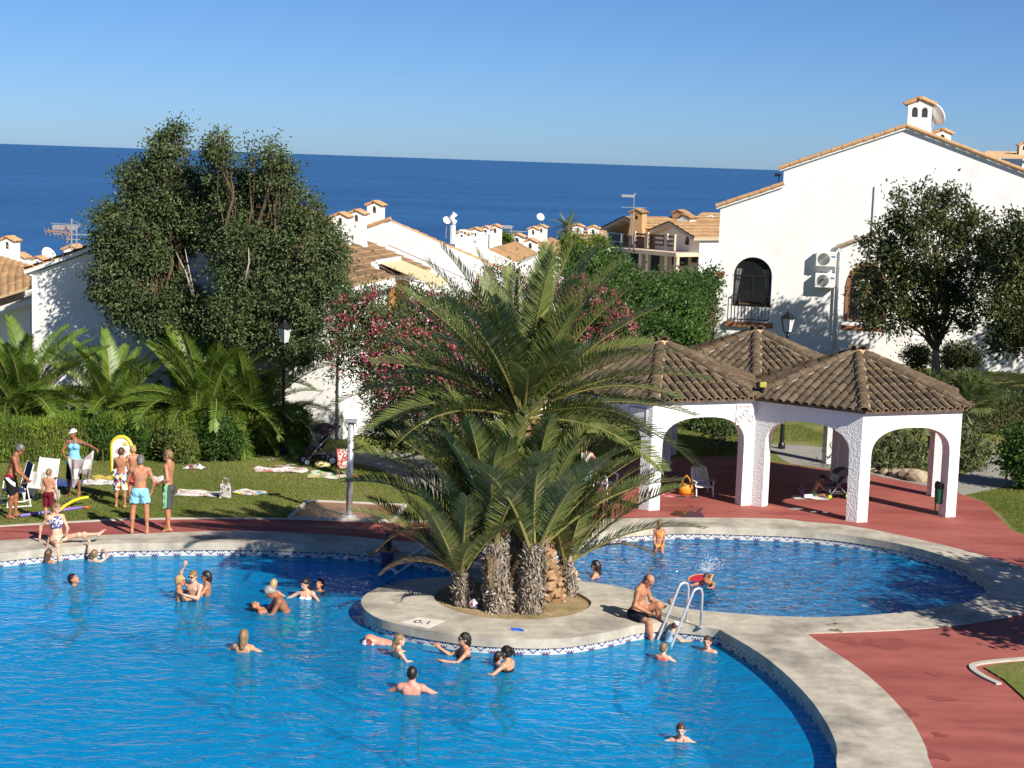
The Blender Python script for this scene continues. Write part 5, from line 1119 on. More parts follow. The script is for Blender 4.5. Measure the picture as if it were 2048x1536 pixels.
fans = [fan_mesh(i) for i in range(4)]
for lab, x, y, Y, n_, s_, sd_ in (('fan palm with a round head of blades right of the pavilion', 1940, 800, 51.5, 46, 1.0, 1), ('low fan palm behind the right end of the pavilion roof', 1868, 800, 53.5, 40, 1.0, 2), ('small fan palm among the aloes behind the right arch', 1790, 860, 50.5, 12, 0.6, 3)):
    tt = A(x, y, Y); rg = random.Random(sd_); o = empty('fan_palm', (tt.x, tt.y, 0), 0, lab, 'palm', 'fan palms beside the pavilion'); MB().tube([(0, 0, -.1), (0, 0, tt.z)], [0.12, 0.1], 10).build('trunk', M_FIBRE, o, smooth=True)
    for i in range(n_):
        az = i*2.4; el = 80-105*(i/n_); Mx = Matrix.Rotation(az, 4, 'Z')@Matrix.Rotation(-R(el), 4, 'Y')@Matrix.Rotation(R(rg.uniform(-30, 30)), 4, 'X'); link('fan_leaf', fans[i % 4], o, (0, 0, tt.z), Mx.to_euler(), (s_,)*3)
# aloes behind the right arch
M_ALOE = leaf_mat('aloe_leaf', (0.06, 0.085, 0.03), (0.19, 0.22, 0.09), (0.26, 0.24, 0.12), 0.45, 0.1)
def aloe_mesh(seed, n=18):
    rg = np.random.default_rng(seed); V = []; F = []; rn = []
    for i in range(n):
        az = i*2.4; e = R(78-62*(i/n)+rg.uniform(-8, 8)); L = 0.55*rg.uniform(.8, 1.15); p = np.zeros(3); w_ = 0.045; c = rg.normal()*0.16+0.5; prev = None
        for k in range(5):
            a = e-R(20)*k*0.9; d = np.array([math.cos(az)*math.cos(a), math.sin(az)*math.cos(a), math.sin(a)]); s = np.array([-math.sin(az), math.cos(az), 0])*w_*(1-k/4.3); i0 = len(V); V += [p-s, p+s]
            if k: F.append((i0-2, i0-1, i0+1, i0)); rn.append(c)
            p = p+d*L/5
    return fast_mesh('rosette', np.array(V), np.array(F), M_ALOE, attr=np.clip(rn, 0, 1))
alo = [aloe_mesh(i) for i in range(3)]
for lab, spots, base in (('aloe bush with spiky rosettes seen through the right arch', [(1755, 880), (1785, 905), (1770, 860), (1810, 880), (1800, 925), (1840, 905), (1830, 870), (1750, 915), (1855, 935), (1862, 880), (1820, 940), (1775, 935), (1845, 860), (1790, 870)], (1805, 955)), ('aloe bush with spiky rosettes beyond the right end of the pavilion', [(1930, 880), (1950, 905), (1935, 920), (1960, 880), (1945, 860), (1970, 910), (1925, 900)], (1945, 950))):
    b_ = G(*base)+Vector((0, 0.6, 0)); o = empty('aloe_bush', b_, 0, lab, 'plant'); rg = random.Random(5)
    mb = MB()
    for k, (x, y) in enumerate(spots):
        p = A(x, y, b_.y-0.3+(955-y)*0.012)-b_; link('rosette', alo[k % 3], o, p, (rg.uniform(-.3, .3), rg.uniform(-.3, .3), rg.random()*6), (rg.uniform(.8, 1.15),)*3); pp, rr = limb((p.x*0.5, p.y*0.5+0.2, -0.1), p, 0.04, 0.025, 4, 0.2, k); mb.tube(pp, rr, 6)
    mb.build('stems', M_BROWNBARK, o)
    rg2 = np.random.default_rng(3); n_ = 900; pts = rg2.normal(size=(n_, 3))*np.array([0.75 if len(spots) > 8 else 0.4, 0.35, 0.28])+np.array([0, 0.35, 0.45]); link('undergrowth', leaves_mesh(pts, rand_dirs(n_)+np.array([0, 0, .6]), 0.22, 0.05, M_ALOE, rg2.uniform(0, .4, n_)), o)['kind'] = 'stuff'
# rocks bordering them
rk = mat('rock_tan', (0.36, 0.29, 0.2), 0.95, 0.3, 6, bump=0.6, bscale=12)
for k, (x, y, s) in enumerate(((1770, 948, .16), (1795, 953, .2), (1815, 957, .24), (1835, 961, .28), (1748, 944, .13))):
    bm = bmesh.new(); bmesh.ops.create_icosphere(bm, subdivisions=2, radius=1); rg = random.Random(k)
    for v in bm.verts: v.co = Vector((v.co.x*s*1.2, v.co.y*s, v.co.z*s*0.75))*(1+rg.uniform(-.16, .16))
    me = bpy.data.meshes.new('rock'); bm.to_mesh(me); bm.free(); me.materials.append(rk); p = G(x, y); tag(link('rock', me, None, p+Vector((0, 0, s*0.4))), ['tan rock second from left before the aloes', 'tan rock in the middle of the row before the aloes', 'rounded tan rock fourth from left before the aloes', 'largest tan rock at the right end before the aloes', 'smallest tan rock at the left end before the aloes'][k], 'rock', 'rocks edging the aloe bed')
# far palm by the sea, conifer tips
p = A(1135, 452, 112); o, *_ = feather_palm('dark far palm standing against the sea left of the ochre villa', (p.x, p.y, p.z-3.5), p, 26, 80, -35, 'up', 'arch', 0.22, M_BROWNBARK, None, 0.36, 21, 'far_palm')
tree('conifer', 'small bright conifer top among the roofs left of the far palm', A(1016, 490, 86)-Vector((0, 0, 1.5)), lobes_px([(1014, 477, 86, 12, 9)]), M_HEDGE, M_BROWNBARK, 30, 40, 0.1, 0.14, 0.04, 0.05, None, 4, None, 97)
tree('conifer', 'bright green conifer in front of the low pinkish roof', A(1150, 500, 84)-Vector((0, 0, 2)), lobes_px([(1147, 488, 84, 24, 16), (1140, 502, 84, 18, 14)]), M_HEDGE, M_BROWNBARK, 70, 40, 0.16, 0.16, 0.04, 0.05, None, 4, None, 98)
tree('conifer', 'bright green conifer left of the ochre villa balcony', A(1200, 500, 90)-Vector((0, 0, 2)), lobes_px([(1197, 488, 90, 18, 16)]), M_HEDGE, M_BROWNBARK, 50, 40, 0.16, 0.16, 0.04, 0.05, None, 4, None, 99)

# ---- grass blades on the lawns
def grass(name, label, poly, n, h, seed):
    rg = np.random.default_rng(seed); poly = [np.array(q[:2]) for q in poly]; mn = np.min(poly, 0); mx = np.max(poly, 0); P = rg.uniform(mn, mx, (n*3, 2)); ins = np.zeros(len(P), bool); j = len(poly)-1
    for i in range(len(poly)):
        a, b = poly[i], poly[j]; c = ((a[1] > P[:, 1]) != (b[1] > P[:, 1])) & (P[:, 0] < (b[0]-a[0])*(P[:, 1]-a[1])/(b[1]-a[1]+1e-12)+a[0]); ins ^= c; j = i
    P = P[ins][:n]; n = len(P); pos = np.c_[P, np.full(n, -0.01)]; ax = np.array([0, 0, 1.0])+rg.normal(size=(n, 3))*0.45
    rn = 0.5+0.25*np.sin(P[:, 0]*0.9+1.3*np.sin(P[:, 1]*0.7))+rg.normal(size=n)*0.2
    tag(link(name, leaves_mesh(pos, ax, h*rg.uniform(.5, 1.3, n), 0.02, M_GRASS, rn, name='grass')), label, 'grass', kind='stuff')
M_GRASS = leaf_mat('grass_blade', (0.12, 0.165, 0.035), (0.25, 0.275, 0.075), (0.42, 0.36, 0.17), 0.8, 0.3, 0.1)
grass('grass', 'sunlit mown grass of the left lawn', px([(-60, 1050), (-60, 935), (200, 925), (600, 912), (700, 930), (800, 965), (880, 1010), (880, 1035), (800, 1040), (574, 1034), (258, 1034)]), 60000, 0.05, 1)
grass('grass', 'grass beyond the pavilion arches', px([(1120, 935), (1100, 880), (1300, 850), (1600, 850), (1680, 880), (1520, 885), (1500, 910), (1330, 912), (1230, 918)]), 26000, 0.06, 2)
grass('grass', 'dry grass of the small lawn at the right edge below', patch, 9000, 0.05, 3)
bpy.data.objects[-1] if False else None
grass('grass', 'grass at the right edge beside the pavilion', px([(1935, 990), (2040, 972), (2120, 960), (2130, 1080), (2035, 1062), (1975, 1004)]), 12000, 0.05, 4)
# ================================================================== things around the pools
# lamp posts
M_LAMPGLASS = plain('frosted_lamp_glass', (0.55, 0.56, 0.56), 0.3)
def lamp_post(x, y, ytop, label):
    b = G(x, y); h = (y-ytop)*b.y/FPX*1.02; o = empty('lamp_post', b, 0, label, 'street lamp', 'black lamp posts')
    MB().lathe((0, 0, 0), [(0.11, 0), (0.11, 0.12), (0.075, 0.2), (0.06, 0.75), (0.045, 0.8), (0.04, h-0.75), (0.06, h-0.70), (0.03, h-0.62)], 12).build('post', M_BLACK, o, smooth=False)
    mb = MB(); z0 = h-0.60; z1 = h-0.20; mb.lathe((0, 0, 0), [(0.10, z0-0.04), (0.12, z0)], 4)
    for k in range(4): a = math.pi/2*k; mb.bar((0.12*math.cos(a), 0.12*math.sin(a), z0), (0.205*math.cos(a), 0.205*math.sin(a), z1), 0.022)
    mb.lathe((0, 0, 0), [(0.215, z1), (0.22, z1+0.02)], 4); mb.build('lantern_frame', M_BLACK, o)
    MB().lathe((0, 0, 0), [(0.112, z0), (0.195, z1)], 4).build('lantern_glass', M_LAMPGLASS, o)
    MB().lathe((0, 0, 0), [(0.235, z1+0.02), (0.11, z1+0.13), (0.09, z1+0.15), (0.05, z1+0.18), (0.012, z1+0.24)], 8).build('lantern_roof', M_BLACK, o)
lamp_post(565, 907, 643, 'black lamp post at the end of the clipped hedge'); lamp_post(1563, 897, 625, 'black lamp post rising behind the pavilion roofs')
# shower with tray
tr_ = [(574, 1039), (612, 1004), (814, 1013), (789, 1046)]; tp = px(tr_); cx_ = sum(p[0] for p in tp)/4; cy_ = sum(p[1] for p in tp)/4
ty = empty('shower_tray', (cx_, cy_, 0), 0, 'shallow brown shower tray with pale rim on the lawn edge', 'shower tray'); lp = [Vector((p[0]-cx_, p[1]-cy_)) for p in tp]; inn = [v*0.93 for v in lp]
MB().prism([lp, inn], -0.05, 0.07).build('rim', M_KERB, ty, bevel=0.012); MB().prism([inn], -0.05, 0.03, bottom=False, sides=False).build('basin', mat('wet_brown_tile', (0.24, 0.105, 0.05), 0.35, 0.3, 2.5, stretch=(6, 1, 1)), ty)
sp = G(698, 1036); hh = (1036-845)*sp.y/FPX*1.02; so_ = empty('outdoor_shower', (sp.x, sp.y, 0.03), 0, 'stainless steel shower post standing in the brown tray', 'shower'); MB().tube([(0, 0, 0), (0, 0, hh)], 0.075, 16).build('post', M_STEEL, so_, smooth=True)
MB().lathe((0, 0, 0), [(0.17, 0), (0.17, 0.02), (0.08, 0.03)], 16).build('base_plate', M_STEEL, so_)
mb = MB(); mb.box((0, 0, hh+0.03), (0.26, 0.26, 0.06)); mb.build('head', M_GREY, so_, bevel=0.012)
for s in (-1, 1): MB().tube([(s*0.07, -0.06, hh), (s*0.13, -0.1, hh-0.02), (s*0.135, -0.1, hh-0.09)], 0.018, 8).build('nozzle', M_GREY, so_)
MB().tube([(0, -0.07, 1.1), (0, -0.1, 1.1)], 0.025, 10).build('push_button', M_GREY, so_)
# pool ladders
def ladder(loc, rz, label, reach=0.55, w_=0.46, top=0.74, down=0.75):
    o = empty('pool_ladder', loc, rz, label, 'ladder', 'steel pool ladders'); ln = lambda t: (-reach*t, top*0.93-(top*0.93+down)*t)
    for s in (-1, 1):
        x = s*w_/2; MB().tube([(x, 0.2, 0.0), (x, 0.2, top*0.85), (x, 0.17, top*0.97), (x, 0.10, top), (x, 0.03, top*0.97), (x, -0.01, top*0.9)]+[(x, *ln(t)) for t in (0.1, 0.4, 0.7, 1.0)], 0.024, 10).build('handrail', M_STEEL, o, smooth=True)
        MB().lathe((x, 0.2, 0), [(0.05, 0), (0.05, 0.012), (0.025, 0.02)], 12).build('flange', M_STEEL, o)
    for t in (0.72, 0.84, 0.96): MB().box((0, *ln(t)), (w_, 0.08, 0.03)).build('step', M_WHITE, o)
    return o
lp_ = G(1372, 1254); ladder((lp_.x-0.02, lp_.y+0.06, 0.02), R(-62), 'steel pool ladder beside the seated man', 0.62)
l2 = G(872, 1117); ladder((l2.x, l2.y+0.1, 0.02), R(-72), 'steel pool ladder in the shade behind the island', 1.25, top=0.35, down=0.5)
# depth plaque on the island edge
M_PLQ = mat('plaque_white', (0.66, 0.62, 0.55), 0.8, 0.12, 8)
pl = [G(802, 1247), G(838, 1237), G(890, 1244), G(856, 1259)]; c = sum(pl, Vector())/4
dp = empty('depth_marker', (c.x, c.y, 0.02), 0, 'white depth plaque reading one metre on the island coping', 'sign'); MB().prism([[(p.x-c.x, p.y-c.y) for p in pl]], -0.01, 0.006).build('plate', M_PLQ, dp)
link('lettering', text_mesh("1'0", 0.30, M_INK, extrude=0.001), dp, (0.0, 0.0, 0.009), (0, 0, math.pi+R(-14)))
p = G(1695, 1491); dp2 = empty('depth_marker', (p.x, p.y, 0.02), 0, 'worn small depth marking on the coping at lower right', 'sign'); link('lettering', text_mesh("1'0", 0.15, plain('worn_ink', (0.26, 0.24, 0.2), 0.8), extrude=0.0008), dp2, (0, 0, 0.004), (0, 0, R(80)))
# chairs
def plastic_chair(loc, rz, label):
    o = empty('plastic_chair', loc, rz, label, 'chair'); MB().box((0, 0, 0.42), (0.44, 0.44, 0.03)).build('seat', M_WHITE, o, bevel=0.012)
    for sx in (-1, 1):
        for sy in (-1, 1): MB().tube([(0.25*sx, 0.25*sy, 0), (0.21*sx, 0.2*sy, 0.42)], [0.02, 0.028], 8).build('leg', M_WHITE, o, smooth=True)
        MB().tube([(0.22*sx, -0.2, 0.42), (0.27*sx, -0.22, 0.62), (0.27*sx, -0.1, 0.66), (0.26*sx, 0.2, 0.68), (0.2*sx, 0.28, 0.72)], 0.025, 8).build('armrest', M_WHITE, o, smooth=True)
    mb = MB(); pts = [(0.23*math.cos(t), 0.27+0.04*math.sin(t), 0.62+0.22*math.sin(t)) for t in [math.pi*k/12 for k in range(13)]]; mb.tube([(0.21, 0.22, 0.43)]+pts+[(-0.21, 0.22, 0.43)], 0.026, 8); mb.build('back_frame', M_WHITE, o, smooth=True)
    for k in range(5): x = -0.14+0.07*k; MB().tube([(x, 0.22, 0.43), (x*1.1, 0.27, 0.62), (x*1.1, 0.30, 0.64+0.22*math.sqrt(max(0, 1-(x/0.21)**2)))], 0.018, 6).build('back_slat', M_WHITE, o)
    return o
p = G(1208, 998); plastic_chair((p.x, p.y, 0), R(55), 'white plastic armchair left of the pavilion corner column')
def sun_chair(loc, rz, label):
    o = empty('reclining_chair', loc, rz, label, 'chair')
    for k in range(9): x = -0.22+0.055*k; MB().tube([(x, 0.18, 0.38), (x, 0.32, 0.65), (x*0.92, 0.44, 0.93)], 0.017, 6).build('back_slat', M_WHITE, o)
    mb = MB(); mb.tube([(-0.27, 0.16, 0.36), (-0.26, 0.34, 0.66), (-0.23, 0.47, 0.96), (-0.1, 0.49, 1.0), (0.1, 0.49, 1.0), (0.23, 0.47, 0.96), (0.26, 0.34, 0.66), (0.27, 0.16, 0.36)], 0.026, 8); mb.bar((-0.1, 0.455, 0.93), (0.1, 0.455, 0.93), 0.05); mb.bar((-0.24, 0.26, 0.5), (0.24, 0.26, 0.5), 0.03); mb.build('back_frame', M_WHITE, o)
    for k in range(7): y = -0.3+0.075*k; MB().box((0, y, 0.37), (0.5, 0.05, 0.025)).build('seat_slat', M_WHITE, o)
    for s in (-1, 1):
        MB().tube([(0.28*s, -0.3, 0), (0.27*s, -0.22, 0.37)], 0.022, 8).build('leg', M_WHITE, o); MB().tube([(0.28*s, 0.4, 0), (0.27*s, 0.1, 0.4)], 0.022, 8).build('leg', M_WHITE, o); MB().box((0.29*s, -0.05, 0.55), (0.06, 0.5, 0.03)).build('armrest', M_WHITE, o, bevel=0.01); MB().tube([(0.29*s, -0.2, 0.37), (0.29*s, -0.2, 0.54)], 0.018, 6).build('arm_post', M_WHITE, o)
    return o
p = G(1404, 990); sun_chair((p.x, p.y, 0), R(12), 'white reclining slatted chair in the middle arch of the pavilion').scale = (0.82, 0.8, 0.68)
def rag(name, loc, rz, size, h, m, label, cat, seed=1, n=14, lump=1.0, parent=None):
    "crumpled cloth: a rumpled sheet with thickness"
    rg = np.random.default_rng(seed); ph = rg.uniform(0, 6, 8); V = []; F = []
    for i in range(n+1):
        for j in range(n+1):
            u, v = i/n-.5, j/n-.5; e = 1+0.08*math.sin(7*u+ph[0])+0.08*math.sin(6*v+ph[1]); z = h*(0.5+0.5*math.sin(9*u+4*v+ph[2])*math.sin(7*v-3*u+ph[3]))*(1 if lump == 1 else max(0.12, 1-2.4*(u*u+v*v)*lump)); V.append((u*size[0]*e, v*size[1]*e+0.05*size[1]*math.sin(8*u+ph[4]), 0.008+z))
    N = (n+1)**2
    for i in range(n):
        for j in range(n): a = i*(n+1)+j; F.append((a, a+n+1, a+n+2, a+1))
    for (x, y, z) in list(V): V.append((x, y, max(0.0, z-0.012)))
    F += [tuple(N+q for q in reversed(f)) for f in F[:n*n]]
    o = link(name, fast_mesh(name, V, F, m, smooth=True), parent, loc, (0, 0, rz))
    if parent is None: tag(o, label, cat)
    return o
def print_mat(name, cols, scale=9.0, world=False):
    m, nt, p = new_mat('print_'+name); tc = nd(nt, 'ShaderNodeTexCoord'); v = nd(nt, 'ShaderNodeTexVoronoi'); v.inputs['Scale'].default_value = scale; nt.links.new(tc.outputs['Object'], v.inputs['Vector']); sp_ = nd(nt, 'ShaderNodeSeparateColor'); nt.links.new(v.outputs['Color'], sp_.inputs[0]); cr = nd(nt, 'ShaderNodeValToRGB'); cr.color_ramp.interpolation = 'CONSTANT'; e = cr.color_ramp.elements
    while len(e) > 1: e.remove(e[-1])
    e[0].position = 0; e[0].color = (*cols[0], 1)
    for i, c in enumerate(cols[1:]): x = e.new((i+1)/len(cols)); x.color = (*c, 1)
    nt.links.new(sp_.outputs[0], cr.inputs[0]); nt.links.new(cr.outputs[0], p.inputs['Base Color']); p.inputs['Roughness'].default_value = 0.9; return m
Wh = (0.74, 0.72, 0.70); WP = print_mat('white_pink', [Wh, Wh, (0.7, 0.45, 0.42), Wh, (0.6, 0.2, 0.2)], 7); GM = print_mat('green_multi', [(0.15, 0.45, 0.1), Wh, (0.5, 0.4, 0.3), Wh, (0.6, 0.5, 0.2)], 7); MM = print_mat('bright_multi', [Wh, (0.1, 0.3, 0.6), Wh, (0.7, 0.3, 0.08), (0.3, 0.55, 0.7), (0.7, 0.55, 0.1)], 9); PW = print_mat('pink_rings', [Wh, Wh, (0.72, 0.35, 0.35), Wh, (0.75, 0.6, 0.5)], 12)
for (x0, x1, y, dep, m, lab, sd_) in ((350, 442, 988, 0.55, PW, 'white towel with pink rings on the lawn right of the man in grey', 1), (464, 534, 986, 0.5, MM, 'bright multicoloured towel on the lawn in the sun', 2), (508, 618, 941, 0.6, WP, 'white towel with pink print below the lamp post', 3), (620, 690, 951, 0.75, GM, 'green edged patterned towel in front of the stroller', 4), (112, 165, 968, 0.8, plain('towel_blue', (0.03, 0.07, 0.3), 0.9), 'dark blue towel on the grass behind the standing woman', 5), (165, 226, 966, 0.55, plain('towel_white', Wh, 0.9), 'white towel on the grass behind the boys', 6), (186, 226, 957, 0.45, plain('towel_yellow', (0.6, 0.42, 0.1), 0.9), 'yellow towel just behind the white one near the boys', 7), (300, 330, 960, 0.6, PW, 'small pinkish towel on the grass behind the men', 8)):
    a, b = G(x0, y), G(x1, y); c = (a+b)/2; rag('beach_towel', (c.x, c.y, 0), R(-8+3*sd_), (b.x-a.x, dep*1.3), 0.035, m, lab, 'towel', sd_)
p = G(388, 936); rag('clothes_pile', (p.x, p.y, 0), 0.2, (0.65, 0.45), 0.16, print_mat('dark_multi', [(0.05, 0.05, 0.06), (0.4, 0.38, 0.35), (0.3, 0.08, 0.05), (0.1, 0.12, 0.2), Wh], 11), 'crumpled pile of dark and striped clothes before the hedge', 'clothes', 11, lump=2.0)
p = G(1405, 984); rag('clothes_pile', (p.x, p.y-0.1, 0.262), 0.2, (0.4, 0.28), 0.10, plain('dark_clothes', (0.03, 0.025, 0.03), 0.9), 'dark clothes lying on the reclining chair seat', 'clothes', 12, lump=2.0)
p = G(1404, 990); rag('pink_cloth', (p.x+0.24, p.y, 0.386), 0.5, (0.22, 0.16), 0.05, plain('pink_cloth', (0.6, 0.28, 0.26), 0.9), 'pink cloth on the arm of the reclining chair', 'cloth', 13, lump=2.0)
# bags
def tote(loc, rz, w_, h, d, m, label, name='tote_bag'):
    o = empty(name, loc, rz, label, 'bag'); mb = MB(); mb.box((0, 0, h/2), (w_, d, h), taper=0.86); mb.build('body', m, o, bevel=0.02)
    for s in (-1, 1): MB().tube([(-w_*0.25, s*d*0.35, h), (-w_*0.2, s*d*0.3, h*1.35), (w_*0.2, s*d*0.3, h*1.35), (w_*0.25, s*d*0.35, h)], 0.012, 6).build('handle', m, o)
    return o
p = G(450, 996); tote((p.x, p.y, 0), 0.2, 0.30, 0.36, 0.16, print_mat('dark_floral', [(0.35, 0.33, 0.3), (0.12, 0.1, 0.1), (0.5, 0.45, 0.42)], 22), 'patterned grey bag standing between the towels on the lawn')
p = G(1372, 989); o = empty('orange_bag', (p.x, p.y, 0), 0.3, 'slouchy orange beach bag on the pavilion floor beside the chair', 'bag'); M_OB = plain('orange_leather', (0.62, 0.25, 0.02), 0.6)
t = MB().lathe((0, 0, 0), [(0.13, 0), (0.21, 0.05), (0.20, 0.16), (0.15, 0.26), (0.13, 0.27), (0.10, 0.2)], 14); t.v = [(v[0]*1.1+0.03*math.sin(v[2]*20), v[1]*0.7, v[2]) for v in t.v]; t.build('body', M_OB, o, smooth=True); MB().tube([(-0.12, 0, 0.24), (-0.10, 0, 0.42), (0, 0, 0.50), (0.08, 0, 0.40), (0.12, 0, 0.24)], 0.018, 6).build('handle', M_OB, o, smooth=True)
# strollers
def stroller(loc, rz, fabm, label, wheelm, sc=1.0):
    o = empty('stroller', loc, rz, label, 'stroller'); o.scale = (sc,)*3
    # x forward
    for s in (-1, 1):
        y = 0.24*s; MB().tube([(0.36, y, 0.12), (0.05, y, 0.52), (-0.42, y, 0.98), (-0.52, y, 1.04)], 0.016, 8).build('frame_tube', M_GREY, o); MB().tube([(-0.34, y, 0.14), (0.12, y, 0.58)], 0.015, 8).build('frame_tube', M_GREY, o)
        for (x, r_) in ((0.36, 0.10), (-0.34, 0.125)):
            wh = empty('w', (0, 0, 0)); bpy.data.objects.remove(wh); t = MB().lathe((0, 0, 0), [(r_*0.7, -0.025), (r_, -0.02), (r_, 0.02), (r_*0.7, 0.025)], 18); t.v = [(v[0]+x, v[2]+y, v[1]+r_) for v in t.v]; w_o = t.build('wheel', M_BLACK, o, smooth=False); t = MB().lathe((0, 0, 0), [(r_*0.68, -0.028), (r_*0.68, 0.028)], 12); t.v = [(v[0]+x, v[2]+y, v[1]+r_) for v in t.v]; t.build('hub', wheelm, w_o)
    MB().tube([(-0.52, -0.24, 1.04), (-0.56, -0.2, 1.05), (-0.56, 0.2, 1.05), (-0.52, 0.24, 1.04)], 0.022, 8).build('handlebar', M_BLACK, o, smooth=True)
    mb = MB(); mb.box((0.12, 0, 0.44), (0.36, 0.40, 0.06)); mb.build('seat', fabm, o, bevel=0.02); mb = MB(); mb.box((-0.17, 0, 0.66), (0.05, 0.40, 0.52), mat=Matrix.Rotation(R(-32), 3, 'Y')); mb.build('backrest', fabm, o, bevel=0.02)
    mb = MB(); mb.box((0.33, 0, 0.33), (0.08, 0.36, 0.24)); mb.build('footrest', fabm, o, bevel=0.02); mb = MB(); mb.box((0.0, 0, 0.22), (0.42, 0.36, 0.14), taper=0.9); mb.build('basket', M_BLACK, o, bevel=0.02)
    mb = MB(); n = 8
    for i in range(n):
        a0, a1 = R(20+120*i/n), R(20+120*(i+1)/n); r_ = 0.36; c = (-0.22, 0.78)
        p0 = (c[0]+r_*math.cos(a0), c[1]+r_*math.sin(a0)*0.9); p1 = (c[0]+r_*math.cos(a1), c[1]+r_*math.sin(a1)*0.9)
        mb.quad((p0[0], -0.23, p0[1]), (p0[0], 0.23, p0[1]), (p1[0], 0.23, p1[1]), (p1[0], -0.23, p1[1])); 
        for s in (-1, 1): mb.quad((p0[0], 0.23*s, p0[1]), (p1[0], 0.23*s, p1[1]), (c[0], 0.23*s, c[1]))
    mb.build('canopy', fabm, o); MB().tube([(0.30, -0.23, 0.66), (0.38, -0.12, 0.68), (0.38, 0.12, 0.68), (0.30, 0.23, 0.66)], 0.02, 8).build('bumper_bar', M_BLACK, o); return o
p = G(636, 928); stroller((p.x, p.y, 0), R(200), mat('stroller_plum', (0.055, 0.028, 0.04), 0.8, 0.1, world=False), 'dark plum stroller with hood parked before the white wall', M_WHITE, 1.0)
p = G(1672, 996); stroller((p.x, p.y, 0), R(195), mat('stroller_grey', (0.12, 0.12, 0.14), 0.8, 0.1, world=False), 'small grey stroller with lime wheels in the shade of the pavilion', plain('lime_hub', (0.5, 0.65, 0.03), 0.5), 0.72)
# red folding chair by the shower
p = G(688, 951); o = empty('folding_chair', (p.x, p.y, 0), R(20), 'red patterned folding chair standing behind the shower post', 'chair'); M_RP = print_mat('red_bandana', [(0.34, 0.05, 0.05), (0.55, 0.4, 0.36), (0.3, 0.06, 0.05), (0.6, 0.5, 0.45)], 22)
MB().box((0, 0.08, 0.46), (0.34, 0.03, 0.46), mat=Matrix.Rotation(R(-8), 3, 'X')).build('backrest', M_RP, o); MB().box((0, -0.1, 0.26), (0.34, 0.34, 0.03)).build('seat', M_RP, o)
for s in (-1, 1):
    MB().tube([(0.18*s, -0.25, 0), (0.18*s, 0.12, 0.7)], 0.014, 6).build('leg', plain('red_tube', (0.4, 0.03, 0.03), 0.5), o); MB().tube([(0.16*s, 0.2, 0), (0.16*s, -0.24, 0.28)], 0.014, 6).build('leg', M_WHITE, o)
# ball like yellow bag, shoes
p = G(645, 937); bm = bmesh.new(); bmesh.ops.create_uvsphere(bm, u_segments=16, v_segments=10, radius=0.17)
for v in bm.verts: v.co.z = v.co.z*0.62+0.1; v.co.x *= 1.3+0.1*math.sin(v.co.y*20)
me = bpy.data.meshes.new('cushion'); bm.to_mesh(me); bm.free(); me.materials.append(plain('pale_yellow', (0.62, 0.55, 0.25), 0.8)); tag(link('cushion', me, None, (p.x, p.y, 0)), 'pale yellow cushion on the grass beside the stroller wheels', 'cushion')
def sandal_mesh(m1, m2):
    mb = MB(); prof = []
    for k in range(16): a = 2*math.pi*k/16; prof.append((0.13*math.cos(a), (0.042+0.010*math.cos(a))*math.sin(a)))
    mb.prism([prof], 0.0, 0.022, m=0); mb.tube([(0.07, 0, 0.02), (0.045, 0, 0.035)], 0.006, 5, m=1); mb.tube([(0.045, 0, 0.035), (-0.01, 0.045, 0.022)], 0.008, 5, m=1); mb.tube([(0.045, 0, 0.035), (-0.01, -0.045, 0.022)], 0.008, 5, m=1); return mb.mesh('sandal', [m1, m2])
def sandals(spots, z, col, col2, labs, group):
    me = sandal_mesh(plain('sole_'+group.split()[0], col, 0.7), plain('strap_'+group.split()[0], col2, 0.6))
    for (x, y, a), lab in zip(spots, labs): q = G(x, y, z); tag(link('sandal', me, None, (q.x, q.y, z), (0, 0, R(a))), lab, 'sandal', group)
sandals([(1668, 1250, 10), (1672, 1262, -20)], 0.021, (0.25, 0.2, 0.14), (0.08, 0.07, 0.06), ['beige sandal farther from the camera on the coping between the pools', 'beige sandal nearer the camera on the coping between the pools'], 'beige sandals on the coping')
sandals([(1320, 989, 20), (1336, 993, -5)], 0.001, (0.65, 0.25, 0.33), (0.6, 0.15, 0.25), ['pink sandal nearer the left column in the pavilion', 'pink sandal nearer the orange bag in the pavilion'], 'pink sandals in the pavilion')
sandals([(1363, 994, 0), (1388, 995, 10)], 0.001, (0.05, 0.04, 0.04), (0.03, 0.03, 0.03), ['dark sandal below the orange bag', 'dark sandal below the reclining chair'], 'dark sandals in the pavilion')
sandals([(716, 953, 20), (732, 962, -30)], 0.001, (0.5, 0.05, 0.04), (0.4, 0.04, 0.04), ['red sandal nearest the shower post on the grass', 'red sandal farther right of the shower post on the grass'], 'red sandals on the grass')
sandals([(543, 919, 20), (550, 918, 0), (558, 932, 0), (570, 933, 15), (582, 930, 10)], 0.001, (0.45, 0.38, 0.36), (0.3, 0.2, 0.2), ['pale sandal leftmost before the lamp post', 'pale sandal second from left before the lamp post', 'pinkish sandal above the white towel, left one', 'pinkish sandal above the white towel, right one', 'sandal between the towel and the stroller'], 'pale sandals before the lamp post')
sandals([(131, 1006, 10), (140, 1003, -10)], 0.001, (0.03, 0.03, 0.03), (0.05, 0.05, 0.05), ['black sandal beside the draped chair, left one', 'black sandal beside the draped chair, right one'], 'black sandals on the lawn')
